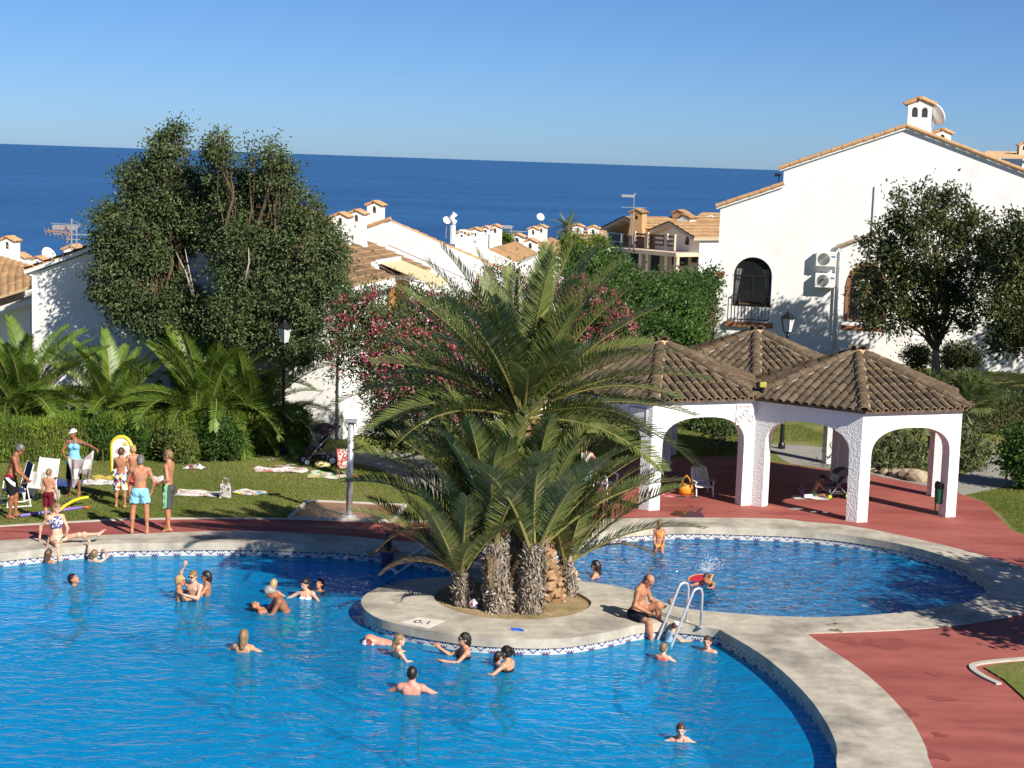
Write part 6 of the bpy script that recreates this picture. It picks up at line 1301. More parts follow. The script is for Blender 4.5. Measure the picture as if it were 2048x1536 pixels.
# swim noodles
def noodle(pts, m, label, r_=0.037): 
    o = MB().tube(pts, r_, 10).build('pool_noodle', m, None, smooth=True); tag(o, label, 'pool noodle', 'foam pool noodles')
a, b = G(40, 1035), G(165, 1018); noodle([(a.x, a.y, 0.04), ((a.x+b.x)/2, (a.y+b.y)/2, 0.04), (b.x, b.y, 0.04)], mat('noodle_purple', (0.24, 0.17, 0.5), 0.7, 0.05), 'long purple foam pool noodle lying on the grass')
pts = [G(120, 1030), G(132, 1022), G(145, 1016), G(160, 1012), G(177, 1011)]; noodle([(q.x, q.y, 0.12+0.02*i) for i, q in enumerate(pts)], mat('noodle_yellow', (0.62, 0.55, 0.03), 0.7, 0.05), 'curved yellow foam pool noodle lying over the purple one')
for (x, y, s, lab) in ((133, 1018, 1.0, 'orange plastic dish by the noodles, left one'), (174, 1018, 0.8, 'orange plastic dish by the noodles, right one')):
    q = G(x, y); o = MB().lathe((0, 0, 0), [(0.05*s, 0), (0.10*s, 0.05), (0.095*s, 0.05), (0.045*s, 0.01)], 16).build('toy_dish', plain('toy_orange', (0.6, 0.16, 0.05), 0.5), None, loc=(q.x, q.y, 0)); tag(o, lab, 'toy')
# inflatable board held up between the boys
p = G(238, 1010)+Vector((-0.02, 0.35, 0)); o = empty('inflatable_board', (p.x, p.y, 0.62), R(-6), 'upright white and yellow inflatable board held by the two boys', 'inflatable'); M_IY = plain('inflatable_yellow', (0.72, 0.6, 0.05), 0.35); M_IW = plain('inflatable_white', (0.76, 0.76, 0.74), 0.35); M_IP = plain('inflatable_pink', (0.7, 0.35, 0.35), 0.35)
out = [(0.24*math.cos(R(a)), 0.72+0.24*math.sin(R(a))) for a in range(0, 181, 15)]+[(-0.23, 0.1), (-0.2, 0.0), (0.2, 0.0), (0.23, 0.1)]
MB().prism([out], -0.05, 0.05, T=lambda q: Vector((q.x, q.z, q.y))).build('panel', M_IW, o, bevel=0.03); MB().tube([(q[0], -0.02, q[1]) for q in out+out[:1]], 0.045, 8).build('rim_tube', M_IY, o, smooth=True)
for (x, z, r_, m) in ((-0.07, 0.62, 0.06, M_IP), (0.08, 0.62, 0.06, M_IP), (0.0, 0.4, 0.08, plain('inflatable_blue', (0.1, 0.35, 0.6), 0.35)), (-0.12, 0.28, 0.05, plain('inflatable_red', (0.6, 0.08, 0.06), 0.35)), (0.1, 0.8, 0.05, M_IY)):
    t = MB().lathe((0, 0, 0), [(r_, 0), (r_*0.8, 0.012)], 12); t.v = [(v[0]+x, -0.052-v[2], v[1]+z) for v in t.v]; t.build('printed_spot', m, o)
# folding beach chairs at the far left
def beach_chair(loc, rz, fm, label, drape=None):
    o = empty('beach_chair', loc, rz, label, 'chair')
    for s in (-1, 1):
        MB().tube([(0.28*s, -0.28, 0.02), (0.28*s, 0.30, 0.02)], 0.016, 8).build('foot_rail', M_WHITE, o); MB().tube([(0.28*s, -0.26, 0.02), (0.28*s, -0.2, 0.55)], 0.016, 8).build('leg', M_WHITE, o); MB().tube([(0.28*s, 0.28, 0.02), (0.28*s, 0.2, 0.45), (0.27*s, 0.36, 1.0)], 0.016, 8).build('leg', M_WHITE, o); MB().box((0.30*s, -0.02, 0.57), (0.05, 0.46, 0.025)).build('armrest', M_WOOD, o, bevel=0.008)
    MB().box((0, -0.02, 0.36), (0.52, 0.44, 0.02)).build('seat', fm, o); MB().box((0, 0.28, 0.70), (0.52, 0.02, 0.6), mat=Matrix.Rotation(R(-15), 3, 'X')).build('backrest', fm, o); return o
p = G(86, 1003); beach_chair((p.x-0.05, p.y, 0), R(-20), M_WHITE, 'white folding beach chair draped with towels beside the boy'); p2 = G(20, 1012); beach_chair((p2.x+0.1, p2.y+0.1, 0), R(-60), plain('chair_navy', (0.02, 0.035, 0.12), 0.8), 'navy folding beach chair behind the grey haired man at far left')
def hanging_cloth(name, top0, top1, fall, wob, m, label, nx=26, nz=22, seed=1, out=(0, -1, 0), sag=0.12, parent=None, pull=0.0):
    rg = np.random.default_rng(seed); a = np.array(top0); b = np.array(top1); V = []; F = []; outv = np.array(out, float); ph = rg.uniform(0, 6, 4)
    for j in range(nz+1):
        v = j/nz
        for i in range(nx+1):
            u = i/nx; p_ = a*(1-u)+b*u; s_ = sag*math.sin(math.pi*u)*(1-0.4*v); q = p_+np.array([0, 0, -s_-fall*v*(0.75+0.25*math.sin(2.2*u*math.pi+ph[2]))]); q = q+outv*(wob*math.sin(u*15+2.5*v+ph[0])*(0.3+v)+0.5*wob*math.sin(u*31+ph[1])*v); q = q+(b-a)*pull*v*(0.5-u); V.append(q)
    for j in range(nz):
        for i in range(nx): k = j*(nx+1)+i; F.append((k, k+1, k+nx+2, k+nx+1))
    o = link(name, fast_mesh(name, V, F, m, smooth=True), parent); sm = o.modifiers.new('solid', 'SOLIDIFY'); sm.thickness = 0.008
    if parent is None: tag(o, label, 'towel')
    return o
M_CHK, ntc, pc_ = new_mat('grey_check_cloth'); ckr = nd(ntc, 'ShaderNodeTexChecker'); ckr.inputs['Scale'].default_value = 4.2; ckr.inputs[1].default_value = (0.62, 0.59, 0.57, 1); ckr.inputs[2].default_value = (0.33, 0.28, 0.29, 1); tcc = nd(ntc, 'ShaderNodeTexCoord'); ntc.links.new(tcc.outputs['Object'], ckr.inputs['Vector']); ntc.links.new(ckr.outputs[0], pc_.inputs['Base Color']); pc_.inputs['Roughness'].default_value = 0.9
c0 = G(148, 992); L0 = A(134, 912, c0.y-0.25); L1 = A(189, 898, c0.y-0.25); hanging_cloth('shaken_towel', L0, L1, 0.78, 0.07, M_CHK, 'grey and white checked towel held out by the woman in blue', sag=0.16, pull=0.35)
ch = G(86, 1003); hanging_cloth('draped_towel', A(54, 941, ch.y+0.12), A(94, 943, ch.y+0.02), 0.62, 0.03, plain('towel_offwhite', (0.66, 0.63, 0.6), 0.9), 'off white towel hung over the folding beach chair', sag=0.02, seed=4); hanging_cloth('draped_towel', A(100, 975, ch.y-0.2), A(120, 980, ch.y-0.1), 0.26, 0.03, plain('towel_grey', (0.42, 0.4, 0.38), 0.9), 'grey towel hanging from the arm of the beach chair', sag=0.02, seed=5)
# litter bin
p = G(1878, 1030); o = empty('litter_bin', (p.x, p.y, 0), R(-10), 'green litter bin with black liner by the right pavilion column', 'litter bin'); M_BG = mat('bin_green', (0.015, 0.17, 0.075), 0.45, 0.08, world=False)
for x in (-0.10, 0.14): MB().bar((x, 0, 0), (x, 0, 0.86), 0.035).build('post', M_BG, o)
t = MB().lathe((0.02, 0.02, 0.30), [(0.14, 0), (0.155, 0.02), (0.165, 0.45), (0.15, 0.45), (0.14, 0.04)], 18); t.build('drum', M_BG, o, smooth=False); t = MB().lathe((0.02, 0.02, 0.68), [(0.172, 0), (0.178, 0.08), (0.168, 0.13), (0.15, 0.13), (0.14, 0.02)], 18); rg = random.Random(2); t.v = [(v[0]*(1+rg.uniform(-.04, .04)), v[1]*(1+rg.uniform(-.04, .04)), v[2]+rg.uniform(-.012, .012)) for v in t.v]; t.build('liner', plain('liner_black', (0.012, 0.012, 0.014), 0.3), o)
# football on the planter, blue toy on the coping, float board, toys in the pavilion
p = G(947, 1217, -0.03); bm = bmesh.new(); bmesh.ops.create_icosphere(bm, subdivisions=3, radius=0.095); me = bpy.data.meshes.new('ball'); bm.to_mesh(me); bm.free(); me.materials.append(print_mat('ball', [Wh, Wh, (0.35, 0.08, 0.12), Wh, (0.1, 0.12, 0.4)], 14)); me.polygons.foreach_set('use_smooth', [True]*len(me.polygons)); tag(link('ball', me, None, (p.x, p.y, 0.06)), 'small white ball with coloured spots at the foot of the palms', 'ball')
p = G(1032, 1263); mb = MB(); mb.box((0, 0, 0.02), (0.12, 0.07, 0.035)); mb.tube([(0.04, 0, 0.02), (0.12, -0.05, 0.025), (0.15, -0.06, 0.02)], [0.03, 0.02, 0.008], 8); mb.tube([(-0.05, 0, 0.03), (-0.10, 0.02, 0.05)], 0.014, 6); tag(mb.build('water_toy', plain('toy_blue', (0.02, 0.12, 0.55), 0.4), None, loc=(p.x, p.y, 0.02)), 'small blue water toy on the island coping', 'toy')
p = G(1401, 1162, Z_WATER); o = empty('float_board', (p.x, p.y, Z_WATER), R(160), 'red float board with yellow edge under the paddling girl', 'float'); prof = [(0.32*math.cos(R(a)), 0.2*math.sin(R(a))) for a in range(-90, 91, 15)]+[(-0.28, 0.2), (-0.28, -0.2)]
Tt = Matrix.Rotation(R(-24), 4, 'X')@Matrix.Rotation(R(6), 4, 'Y')@Matrix.Scale(0.8, 4); MB().prism([prof], 0.0, 0.03, T=lambda q: Tt@q+Vector((0, 0, 0.03))).build('deck', plain('float_red', (0.45, 0.03, 0.05), 0.5), o); MB().tube([tuple(Tt@Vector((q[0], q[1], 0.015))+Vector((0, 0, 0.03))) for q in prof+prof[:1]], 0.018, 6).build('edge', plain('float_yellow', (0.7, 0.42, 0.05), 0.5), o)
p = G(1620, 996); o = rag('play_cloth', (p.x, p.y, 0.0), 0, (0.85, 0.5), 0.02, plain('play_white', (0.62, 0.6, 0.6), 0.9), 'pale cloth under the toys on the pavilion floor', 'cloth', 14)
for (x, y, c_, s, lab) in ((1603, 990, (0.6, 0.15, 0.4), 0.07, 'pink toy pot left of the sitting child'), (1648, 992, (0.4, 0.15, 0.5), 0.07, 'purple toy pot right of the sitting child')):
    q = G(x, y); o = empty('toy_pot', (q.x, q.y, 0.03), 0, lab, 'toy'); mm = plain('toy_'+lab.split()[0], c_, 0.5); MB().lathe((0, 0, 0), [(s*0.8, 0), (s, 0.1), (s*0.9, 0.1), (s*0.7, 0.01)], 14).build('pot', mm, o); MB().tube([(-s, 0, 0.09), (-s*0.7, 0, 0.2), (0, 0, 0.24), (s*0.7, 0, 0.2), (s, 0, 0.09)], 0.008, 6).build('handle', mm, o)
q = G(1616, 997); tag(MB().box((0, 0, 0.07), (0.22, 0.16, 0.08)).build('toy_box', M_WHITE, None, loc=(q.x, q.y, 0), bevel=0.01), 'small white box in front of the sitting child', 'box')
# puddles and wet stains on the paving
M_PUD = mat('puddle', (0.10, 0.03, 0.026), 0.06, 0.1, 3, spec=0.6); M_DAMP = mat('damp_paving', (0.265, 0.072, 0.058), 0.6, 0.15, 3, spec=0.3)
def splat(x, y, rx, ry, z, m, seed, name='puddle'):
    rg = random.Random(seed); c = G(x, y); ph = [rg.uniform(0, 6) for _ in range(4)]; P_ = []
    for k in range(36): a = 2*math.pi*k/36; e = 1+0.22*math.sin(2*a+ph[0])+0.18*math.sin(3*a+ph[1])+0.12*math.sin(5*a+ph[2])+0.06*math.sin(9*a+ph[3]); P_.append((c.x+rx*e*math.cos(a), c.y+ry*e*math.sin(a)))
    o = MB().prism([P_], z-0.003, z, bottom=False, sides=False).build(name, m); o['kind'] = 'structure'
for k, (x, y, rx, ry, m) in enumerate(((1378, 1026, 0.45, 0.7, M_PUD), (1345, 1017, 0.7, 0.35, M_DAMP), (1590, 1018, 0.2, 0.1, M_PUD), (1640, 1024, 0.2, 0.1, M_PUD), (1560, 1026, 0.5, 0.25, M_DAMP), (1695, 1283, 0.22, 0.2, M_DAMP), (1770, 1287, 0.5, 0.3, M_DAMP), (1885, 1398, 0.22, 0.14, M_DAMP), (1872, 1348, 0.12, 0.16, M_DAMP), (1880, 1470, 0.1, 0.12, M_DAMP), (1815, 1425, 0.14, 0.22, M_DAMP), (1870, 1510, 0.16, 0.22, M_DAMP), (60, 1064, 0.5, 0.12, M_DAMP), (700, 1056, 0.9, 0.25, M_DAMP), (1010, 1050, 0.8, 0.5, M_DAMP))):
    splat(x, y, rx, ry, 0.0025+0.0004*k, m, k)
# splash thrown up by the paddling girl
rg = np.random.default_rng(8); p = G(1418, 1148, Z_WATER); V = []; F = []; ico = np.array([(0, 0, 1), (.9, 0, 0), (0, .9, 0), (-.9, 0, 0), (0, -.9, 0), (0, 0, -1)]); icf = np.array([(0, 1, 2), (0, 2, 3), (0, 3, 4), (0, 4, 1), (5, 2, 1), (5, 3, 2), (5, 4, 3), (5, 1, 4)])
for k in range(420):
    t = rg.random(); q = np.array([p.x-0.12+0.5*t*rg.random()+0.08*rg.normal(), p.y+0.1+0.25*rg.random(), Z_WATER+0.42*t*rg.random()**0.6]); V.append(q+ico*rg.uniform(0.004, 0.011)); F.append(icf+6*k)
tag(link('splash', fast_mesh('splash', np.concatenate(V), np.concatenate(F), plain('water_drop', (0.8, 0.85, 0.88), 0.1))), 'spray of water drops above the paddling girl', 'splash', kind='stuff')
# distant ferry on the horizon
p = A(536, 303.2, 24000); fy = empty('ship', (p.x, p.y, -30), 0, 'tiny white ship on the horizon behind the tall tree', 'ship'); MB().box((0, 0, 8), (190, 25, 14)).build('hull', M_WHITE, fy); MB().box((-15, 0, 21), (110, 20, 12)).build('superstructure', M_WHITE, fy); MB().box((-30, 0, 31), (16, 8, 9)).build('funnel', M_WHITE, fy)
# ================================================================== people: bodies grown as one smooth surface
def _n(v): v = np.array(v, float); return v/(np.linalg.norm(v)+1e-12)
def rotm(ax, deg):
    a = R(deg); c, s = math.cos(a), math.sin(a)
    return {'x': np.array([[1, 0, 0], [0, c, -s], [0, s, c]]), 'y': np.array([[c, 0, s], [0, 1, 0], [-s, 0, c]]), 'z': np.array([[c, -s, 0], [s, c, 0], [0, 0, 1]])}[ax]
def Cap(a, b, ra, rb, k=0.03, flat=False): return dict(t='c', a=np.array(a, float), b=np.array(b, float), ra=ra, rb=rb, k=k, flat=flat)
def Ell(c, r, M_=None, k=0.03, sub=False): return dict(t='e', c=np.array(c, float), r=np.array(r, float), M=np.eye(3) if M_ is None else M_, k=k, sub=sub)
def p_eval(p, P, infl=0.0):
    if p['t'] == 'c':
        ab = p['b']-p['a']; L2 = ab@ab+1e-12; q = P-p['a']; t = np.clip(q@ab/L2, 0, 1); d = np.linalg.norm(q-t[..., None]*ab, axis=-1)-(p['ra']+(p['rb']-p['ra'])*t)-infl
        if p['flat']: d = np.maximum(d, (P-p['b'])@(ab/math.sqrt(L2)))
        return d
    q = (P-p['c'])@p['M']; r = p['r']+infl; k0 = np.linalg.norm(q/r, axis=-1); k1 = np.linalg.norm(q/(r*r), axis=-1)+1e-9; return k0*(k0-1)/k1
def p_box(p):
    if p['t'] == 'c': m = max(p['ra'], p['rb']); return np.minimum(p['a'], p['b'])-m, np.maximum(p['a'], p['b'])+m
    m = max(p['r']); return p['c']-m, p['c']+m
def grow(prims, h, infl=0.0, clip=None, noise=None):
    lo = np.min([p_box(p)[0] for p in prims], 0)-0.03-infl; hi = np.max([p_box(p)[1] for p in prims], 0)+0.03+infl
    n = np.ceil((hi-lo)/h).astype(int)+2; F = np.full(n, 0.5, np.float32); ax = [lo[i]+h*np.arange(n[i]) for i in range(3)]
    for p in prims:
        a, b = p_box(p); mg = p['k']+infl+0.04; i0 = np.maximum(np.floor((a-mg-lo)/h).astype(int), 0); i1 = np.minimum(np.ceil((b+mg-lo)/h).astype(int)+1, n)
        sl = tuple(slice(i0[i], i1[i]) for i in range(3)); P = np.stack(np.meshgrid(*[ax[i][sl[i]] for i in range(3)], indexing='ij'), -1); d = p_eval(p, P, infl); f = F[sl]; k = p['k']
        if p.get('sub'): F[sl] = np.maximum(f, -d)
        else: hh = np.clip(0.5+0.5*(f-d)/k, 0, 1); F[sl] = f*(1-hh)+d*hh-k*hh*(1-hh)
    if clip is not None or noise is not None:
        P = np.stack(np.meshgrid(*ax, indexing='ij'), -1)
        if noise is not None: F = F+noise(P)
        if clip is not None: F = np.maximum(F, clip(P))
    return nets(F, lo, h)
def nets(F, lo, h):
    s = F < 0; nx, ny, nz = F.shape; c = np.zeros((nx-1, ny-1, nz-1), int)
    for dx in (0, 1):
        for dy in (0, 1):
            for dz in (0, 1): c += s[dx:nx-1+dx, dy:ny-1+dy, dz:nz-1+dz]
    act = (c > 0) & (c < 8); I = np.argwhere(act); idx = np.full(act.shape, -1); idx[act] = np.arange(len(I)); S = np.zeros((len(I), 3)); W = np.zeros(len(I))
    for ax_ in range(3):
        o1, o2 = [a for a in range(3) if a != ax_]
        for u in (0, 1):
            for v in (0, 1):
                A0 = I.copy(); A0[:, o1] += u; A0[:, o2] += v; B0 = A0.copy(); B0[:, ax_] += 1; fa = F[tuple(A0.T)]; fb = F[tuple(B0.T)]; m = (fa < 0) != (fb < 0)
                t = np.where(m, fa/np.where(m, fa-fb, 1), 0); q = A0.astype(float); q[:, ax_] += t; S[m] += q[m]; W[m] += 1
    V = lo+h*(S/np.maximum(W, 1)[:, None]); Q = []
    for ax_ in range(3):
        o1, o2 = [(1, 2), (2, 0), (0, 1)][ax_]; sl0 = [slice(None)]*3; sl1 = [slice(None)]*3; sl0[ax_] = slice(0, -1); sl1[ax_] = slice(1, None); a = s[tuple(sl0)]; b = s[tuple(sl1)]; E = np.argwhere(a != b); E = E[(E[:, o1] > 0) & (E[:, o2] > 0) & (E[:, o1] < F.shape[o1]-1) & (E[:, o2] < F.shape[o2]-1)]
        if not len(E): continue
        def cell(d1, d2): e = E.copy(); e[:, o1] -= d1; e[:, o2] -= d2; return idx[tuple(e.T)]
        q = np.stack([cell(1, 1), cell(0, 1), cell(0, 0), cell(1, 0)], 1); fl = ~a[tuple(E.T)]; q[fl] = q[fl][:, ::-1]; Q.append(q)
    Q = np.concatenate(Q) if Q else np.zeros((0, 4), int); return V, Q[(Q >= 0).all(1)]
def skin_mat(name, c):
    m = mat(name, c, 0.44, 0.2, 11, world=False, spec=0.35, col2=tuple(min(1, x*k) for x, k in zip(c, (1.08, 0.86, 0.80))), c2scale=6); p = m.node_tree.nodes['Principled BSDF']; p.inputs['Subsurface Weight'].default_value = 0.08; p.inputs['Subsurface Radius'].default_value = (0.02, 0.008, 0.004); return m
SK = {'tan': skin_mat('skin_tan', (0.42, 0.205, 0.115)), 'deep': skin_mat('skin_deep_tan', (0.30, 0.135, 0.07)), 'fair': skin_mat('skin_fair', (0.60, 0.375, 0.265)), 'pink': skin_mat('skin_pink', (0.60, 0.29, 0.21)), 'mid': skin_mat('skin_mid', (0.50, 0.275, 0.165))}
HAIR = {k: mat('hair_'+k, c, 0.45, 0.35, 40, world=False, bump=0.6, bscale=120, dist=0.004, spec=0.45, stretch=(1, 1, 0.25)) for k, c in dict(dark=(0.018, 0.012, 0.009), brown=(0.075, 0.042, 0.022), blond=(0.42, 0.28, 0.12), fair=(0.22, 0.135, 0.06), grey=(0.13, 0.122, 0.115), lightgrey=(0.27, 0.255, 0.235)).items()}
M_EYE = plain('eye_dark', (0.03, 0.02, 0.018), 0.3); M_LIP = plain('lip', (0.33, 0.10, 0.08), 0.5); M_SHADES = plain('sunglasses_black', (0.01, 0.01, 0.012), 0.15)
FAB = {}
def fab(name, c, rough=0.85):
    if name not in FAB: FAB[name] = mat('fabric_'+name, c, rough, 0.12, 20, world=False, bump=0.3, bscale=60, dist=0.006, spec=0.15)
    return FAB[name]
def pattern_fab(name, cols, scale=14.0):
    "cells of print colours"
    if name in FAB: return FAB[name]
    m, nt, p = new_mat('fabric_'+name); tc = nd(nt, 'ShaderNodeTexCoord'); v = nd(nt, 'ShaderNodeTexVoronoi'); v.inputs['Scale'].default_value = scale; nt.links.new(tc.outputs['Object'], v.inputs['Vector'])
    sp = nd(nt, 'ShaderNodeSeparateColor'); nt.links.new(v.outputs['Color'], sp.inputs[0]); cr = nd(nt, 'ShaderNodeValToRGB'); cr.color_ramp.interpolation = 'CONSTANT'; e = cr.color_ramp.elements
    while len(e) > 1: e.remove(e[-1])
    e[0].position = 0; e[0].color = (*cols[0], 1)
    for i, c in enumerate(cols[1:]): x = e.new((i+1)/len(cols)); x.color = (*c, 1)
    nt.links.new(sp.outputs[0], cr.inputs[0]); nt.links.new(cr.outputs[0], p.inputs['Base Color']); p.inputs['Roughness'].default_value = 0.85; FAB[name] = m; return m
def person(label, loc, yaw, h=1.72, skin='mid', res=None, female=False, fat=1.0, belly=0.0, lean=0, tilt=0, twist=0, hpitch=0, hyaw=0, htilt=0,
           ra=((0.18, -0.02, -1), (0.06, 0.16, -1)), la=((-0.18, -0.02, -1), (-0.06, 0.16, -1)), rl=((0.03, 0.03, -1), (0.0, -0.04, -1)), ll=((-0.03, 0.03, -1), (0.0, -0.04, -1)),
           rf=(0.15, 1, -0.05), lf=(-0.15, 1, -0.05), rcurl=0.35, lcurl=0.35, hair='brown', style='short', wear=(), shades=False, z='feet', zval=0.0, legs=True, pel=0, group=None, hs=None, cap=None, name='person'):
    s = h/1.75; hs = hs or 1.0+max(0.0, (1.75-h))*0.30; res = (res or 0.0115)/s
    res = max(res, 0.010)
    Rp = rotm('x', -pel); Rt = rotm('z', -twist)@rotm('y', tilt)@rotm('x', -lean)@np.eye(3); waist = np.array([0, 0, 1.0])
    T = lambda p: waist+Rt@(np.array(p, float)-waist)
    sw = (0.165 if female else 0.182)*(0.9 if h < 1.45 else 1.0); P = []; fw = fat
    pv = np.array([0, 0, 0.93])
    P.append(Ell(pv, ((0.162 if female else 0.150)*fw, 0.108*fw, 0.115), k=0.05)); 
    torso = [Ell(T((0, 0.005, 1.07)), (0.122*fw, 0.092*fw, 0.15), Rt, 0.05), Ell(T((0, -0.005, 1.285)), (0.150*fw*(0.93 if female else 1), 0.098*fw, 0.185), Rt, 0.05), Cap(T((-sw*0.86, -0.005, 1.405)), T((sw*0.86, -0.005, 1.405)), 0.056, 0.056, 0.05)]
    if belly: torso.append(Ell(T((0, 0.055, 1.08)), (0.115*fw, 0.075+belly, 0.12), Rt, 0.05))
    for sg in (-1, 1):
        if female and h > 1.4: torso.append(Ell(T((sg*0.068, 0.082, 1.285)), (0.056, 0.05, 0.056), Rt, 0.025))
        else: torso.append(Ell(T((sg*0.066, 0.070, 1.335)), (0.068, 0.026, 0.05), Rt, 0.03))
        torso.append(Cap(T((0, -0.02, 1.47)), T((sg*sw*0.75, -0.015, 1.425)), 0.045, 0.035, 0.04))
        torso.append(Ell(T((sg*0.085, -0.075, 1.36)), (0.055, 0.02, 0.075), Rt, 0.03))
    P += torso; 
    for sg in (-1, 1): P.append(Ell(pv+Rp@np.array([sg*0.070, -0.048, -0.03]), (0.08, 0.082, 0.088), k=0.04))
    nk = T((0, -0.012, 1.46)); Rh = Rt@rotm('z', -hyaw)@rotm('y', htilt)@rotm('x', hpitch); nt_ = nk+Rt@np.array([0, 0.012, 0.075]); hc = nt_+Rh@np.array([0, 0.018, 0.088*hs])
    P.append(Cap(nk, nt_+Rh@np.array([0, 0, 0.02]), 0.056 if not female else 0.048, 0.052 if not female else 0.045, 0.035))
    Hd = lambda p: hc+Rh@(np.array(p, float)*hs)
    head = [Ell(Hd((0, -0.012, 0.028)), np.array((0.075, 0.096, 0.090))*hs, Rh, 0.02), Ell(Hd((0, 0.020, -0.030)), np.array((0.062, 0.076, 0.084))*hs, Rh, 0.02), Cap(Hd((-0.016, 0.056, -0.092)), Hd((0.016, 0.056, -0.092)), 0.024*hs, 0.024*hs, 0.03)]
    P += head+[Cap(Hd((0, 0.090, 0.006)), Hd((0, 0.106, -0.026)), 0.009*hs, 0.015*hs, 0.012), Cap(Hd((-0.034, 0.078, 0.030)), Hd((0.034, 0.078, 0.030)), 0.015*hs, 0.015*hs, 0.015), Cap(Hd((-0.018, 0.086, -0.058)), Hd((0.018, 0.086, -0.058)), 0.010*hs, 0.010*hs, 0.012)]
    for sg in (-1, 1): P.append(Ell(Hd((sg*0.078, -0.008, -0.012)), np.array((0.012, 0.022, 0.033))*hs, Rh, 0.012))
    jt = {}
    for sg, arm, curl in ((1, ra, rcurl), (-1, la, lcurl)):
        sh = T((sg*sw, -0.005, 1.40)); el = sh+0.285*_n(arm[0]); wr = el+0.245*_n(arm[1]); am = 0.9 if female else 1.0
        P += [Ell(sh, (0.058*am, 0.056*am, 0.06*am), k=0.04), Cap(sh, el, 0.049*am, 0.038*am, 0.03), Cap(el, wr, 0.040*am, 0.0265*am, 0.025), Ell(el+(wr-el)*0.28, (0.042*am,)*3, k=0.03)]
        d = _n(arm[2]) if len(arm) > 2 else _n(arm[1]); pn = np.cross(d, _n((0.2*sg, 1, 0.3))); pn = _n(pn)*-sg; sd_ = _n(np.cross(d, pn)); pc = wr+d*0.052
        Mh = np.stack([sd_, d, pn], 1); P.append(Ell(pc, (0.040, 0.052, 0.018), Mh, 0.018)); P.append(Cap(wr, pc, 0.026, 0.024, 0.02))
        for j, (o_, L_) in enumerate(((-0.030, 0.066), (-0.010, 0.078), (0.011, 0.074), (0.031, 0.058))):
            b0 = pc+d*0.043+sd_*o_*1.1; d1 = _n(d+sd_*o_*6+pn*curl*0.9); b1 = b0+d1*L_*0.55; d2 = _n(d1+pn*curl*1.9); P += [Cap(b0, b1, 0.0105, 0.0098, 0.006), Cap(b1, b1+d2*L_*0.5, 0.0098, 0.0085, 0.006)]
        tb0 = pc-d*0.022-sd_*0.036*sg*1; tside = -sd_*sg; t1 = tb0+_n(tside+d*0.9+pn*0.4)*0.045; P += [Cap(tb0, t1, 0.014, 0.0115, 0.012), Cap(t1, t1+_n(d+tside*0.3+pn*0.5*curl)*0.035, 0.0115, 0.0095, 0.008)]
        jt['w%d' % sg] = wr+d*0.08; jt['e%d' % sg] = el
    thighs = []
    for sg, lg, ft in ((1, rl, rf), (-1, ll, lf)):
        hip = pv+Rp@np.array([sg*0.088*fw, 0, -0.03]); kn = hip+0.425*_n(lg[0]); an = kn+0.415*_n(lg[1]); thighs.append((hip, kn))
        if not legs: continue
        f = _n(ft); 
        P += [Cap(hip, kn, 0.086*(0.5+0.5*fw), 0.054, 0.045), Ell(kn, (0.054,)*3, k=0.03), Cap(kn, an, 0.050, 0.034, 0.03), Ell(kn+(an-kn)*0.30-0.018*_n(np.cross(np.cross(_n(lg[1]), f), _n(lg[1]))+1e-6), (0.052, 0.052, 0.09), k=0.04)]
        hl = an+_n(lg[1])*0.045-f*0.035; P += [Cap(an, hl, 0.034, 0.033, 0.02), Cap(hl, an+_n(lg[1])*0.055+f*0.10, 0.032, 0.027, 0.025), Cap(an+_n(lg[1])*0.02+f*0.03, an+_n(lg[1])*0.058+f*0.13, 0.03, 0.02, 0.02)]
        rs = _n(np.cross(f, (0, 0, 1)))
        for j in range(5): q = an+_n(lg[1])*0.062+f*(0.135-0.006*abs(j-1.2))+rs*(0.034-0.017*j)*-sg; P.append(Cap(q, q+f*(0.038 if j == 0 else 0.03), 0.0135 if j == 0 else 0.0105, 0.010, 0.008))
        jt['a%d' % sg] = an
    V, Q = grow(P, res)
    # vertical placement
    if z == 'feet': off = -V[:, 2].min()*s+zval
    elif z == 'head': off = zval-(hc[2]+0.118*hs)*s
    elif z == 'seat': off = zval-(0.93-0.115)*s
    Lw = lambda p: p*s+np.array([0, 0, off])
    o = empty(name, loc, -R(yaw), label, 'person', group)
    Fc = V[Q].mean(1); fh = (Fc-hc)@Rh/hs; mi = np.zeros(len(Q), int)
    for sg in (-1, 1):
        mi[(np.abs(fh[:, 0]-sg*0.032) < 0.0155) & (np.abs(fh[:, 2]-0.006) < 0.0085) & (fh[:, 1] > 0.05)] = 1
    mi[(np.abs(fh[:, 0]) < 0.024) & (np.abs(fh[:, 2]+0.058) < 0.0085) & (fh[:, 1] > 0.06)] = 2
    body = link('body', fast_mesh('body', Lw(V), Q, [SK[skin] if isinstance(skin, str) else skin, M_EYE, M_LIP], smooth=True, midx=mi), o)
    # hair
    if style != 'bald':
        hp = [Ell(Hd((0, -0.014, 0.030)), np.array((0.078, 0.100, 0.094))*hs, Rh, 0.02)]; hp.append(Ell(Hd((0, -0.03, -0.02)), np.array((0.076, 0.078, 0.075))*hs, Rh, 0.02)); extra = []
        if style == 'long': extra = [Cap(Hd((0, -0.075, 0.0)), Hd((0, -0.105, -0.20)), 0.062*hs, 0.04*hs, 0.03), Cap(Hd((0.055, -0.045, 0.0)), Hd((0.06, -0.06, -0.15)), 0.034*hs, 0.02*hs, 0.03), Cap(Hd((-0.055, -0.045, 0.0)), Hd((-0.06, -0.06, -0.15)), 0.034*hs, 0.02*hs, 0.03)]
        if style == 'bob': extra = [Cap(Hd((0, -0.06, -0.01)), Hd((0, -0.07, -0.075)), 0.07*hs, 0.06*hs, 0.03)]
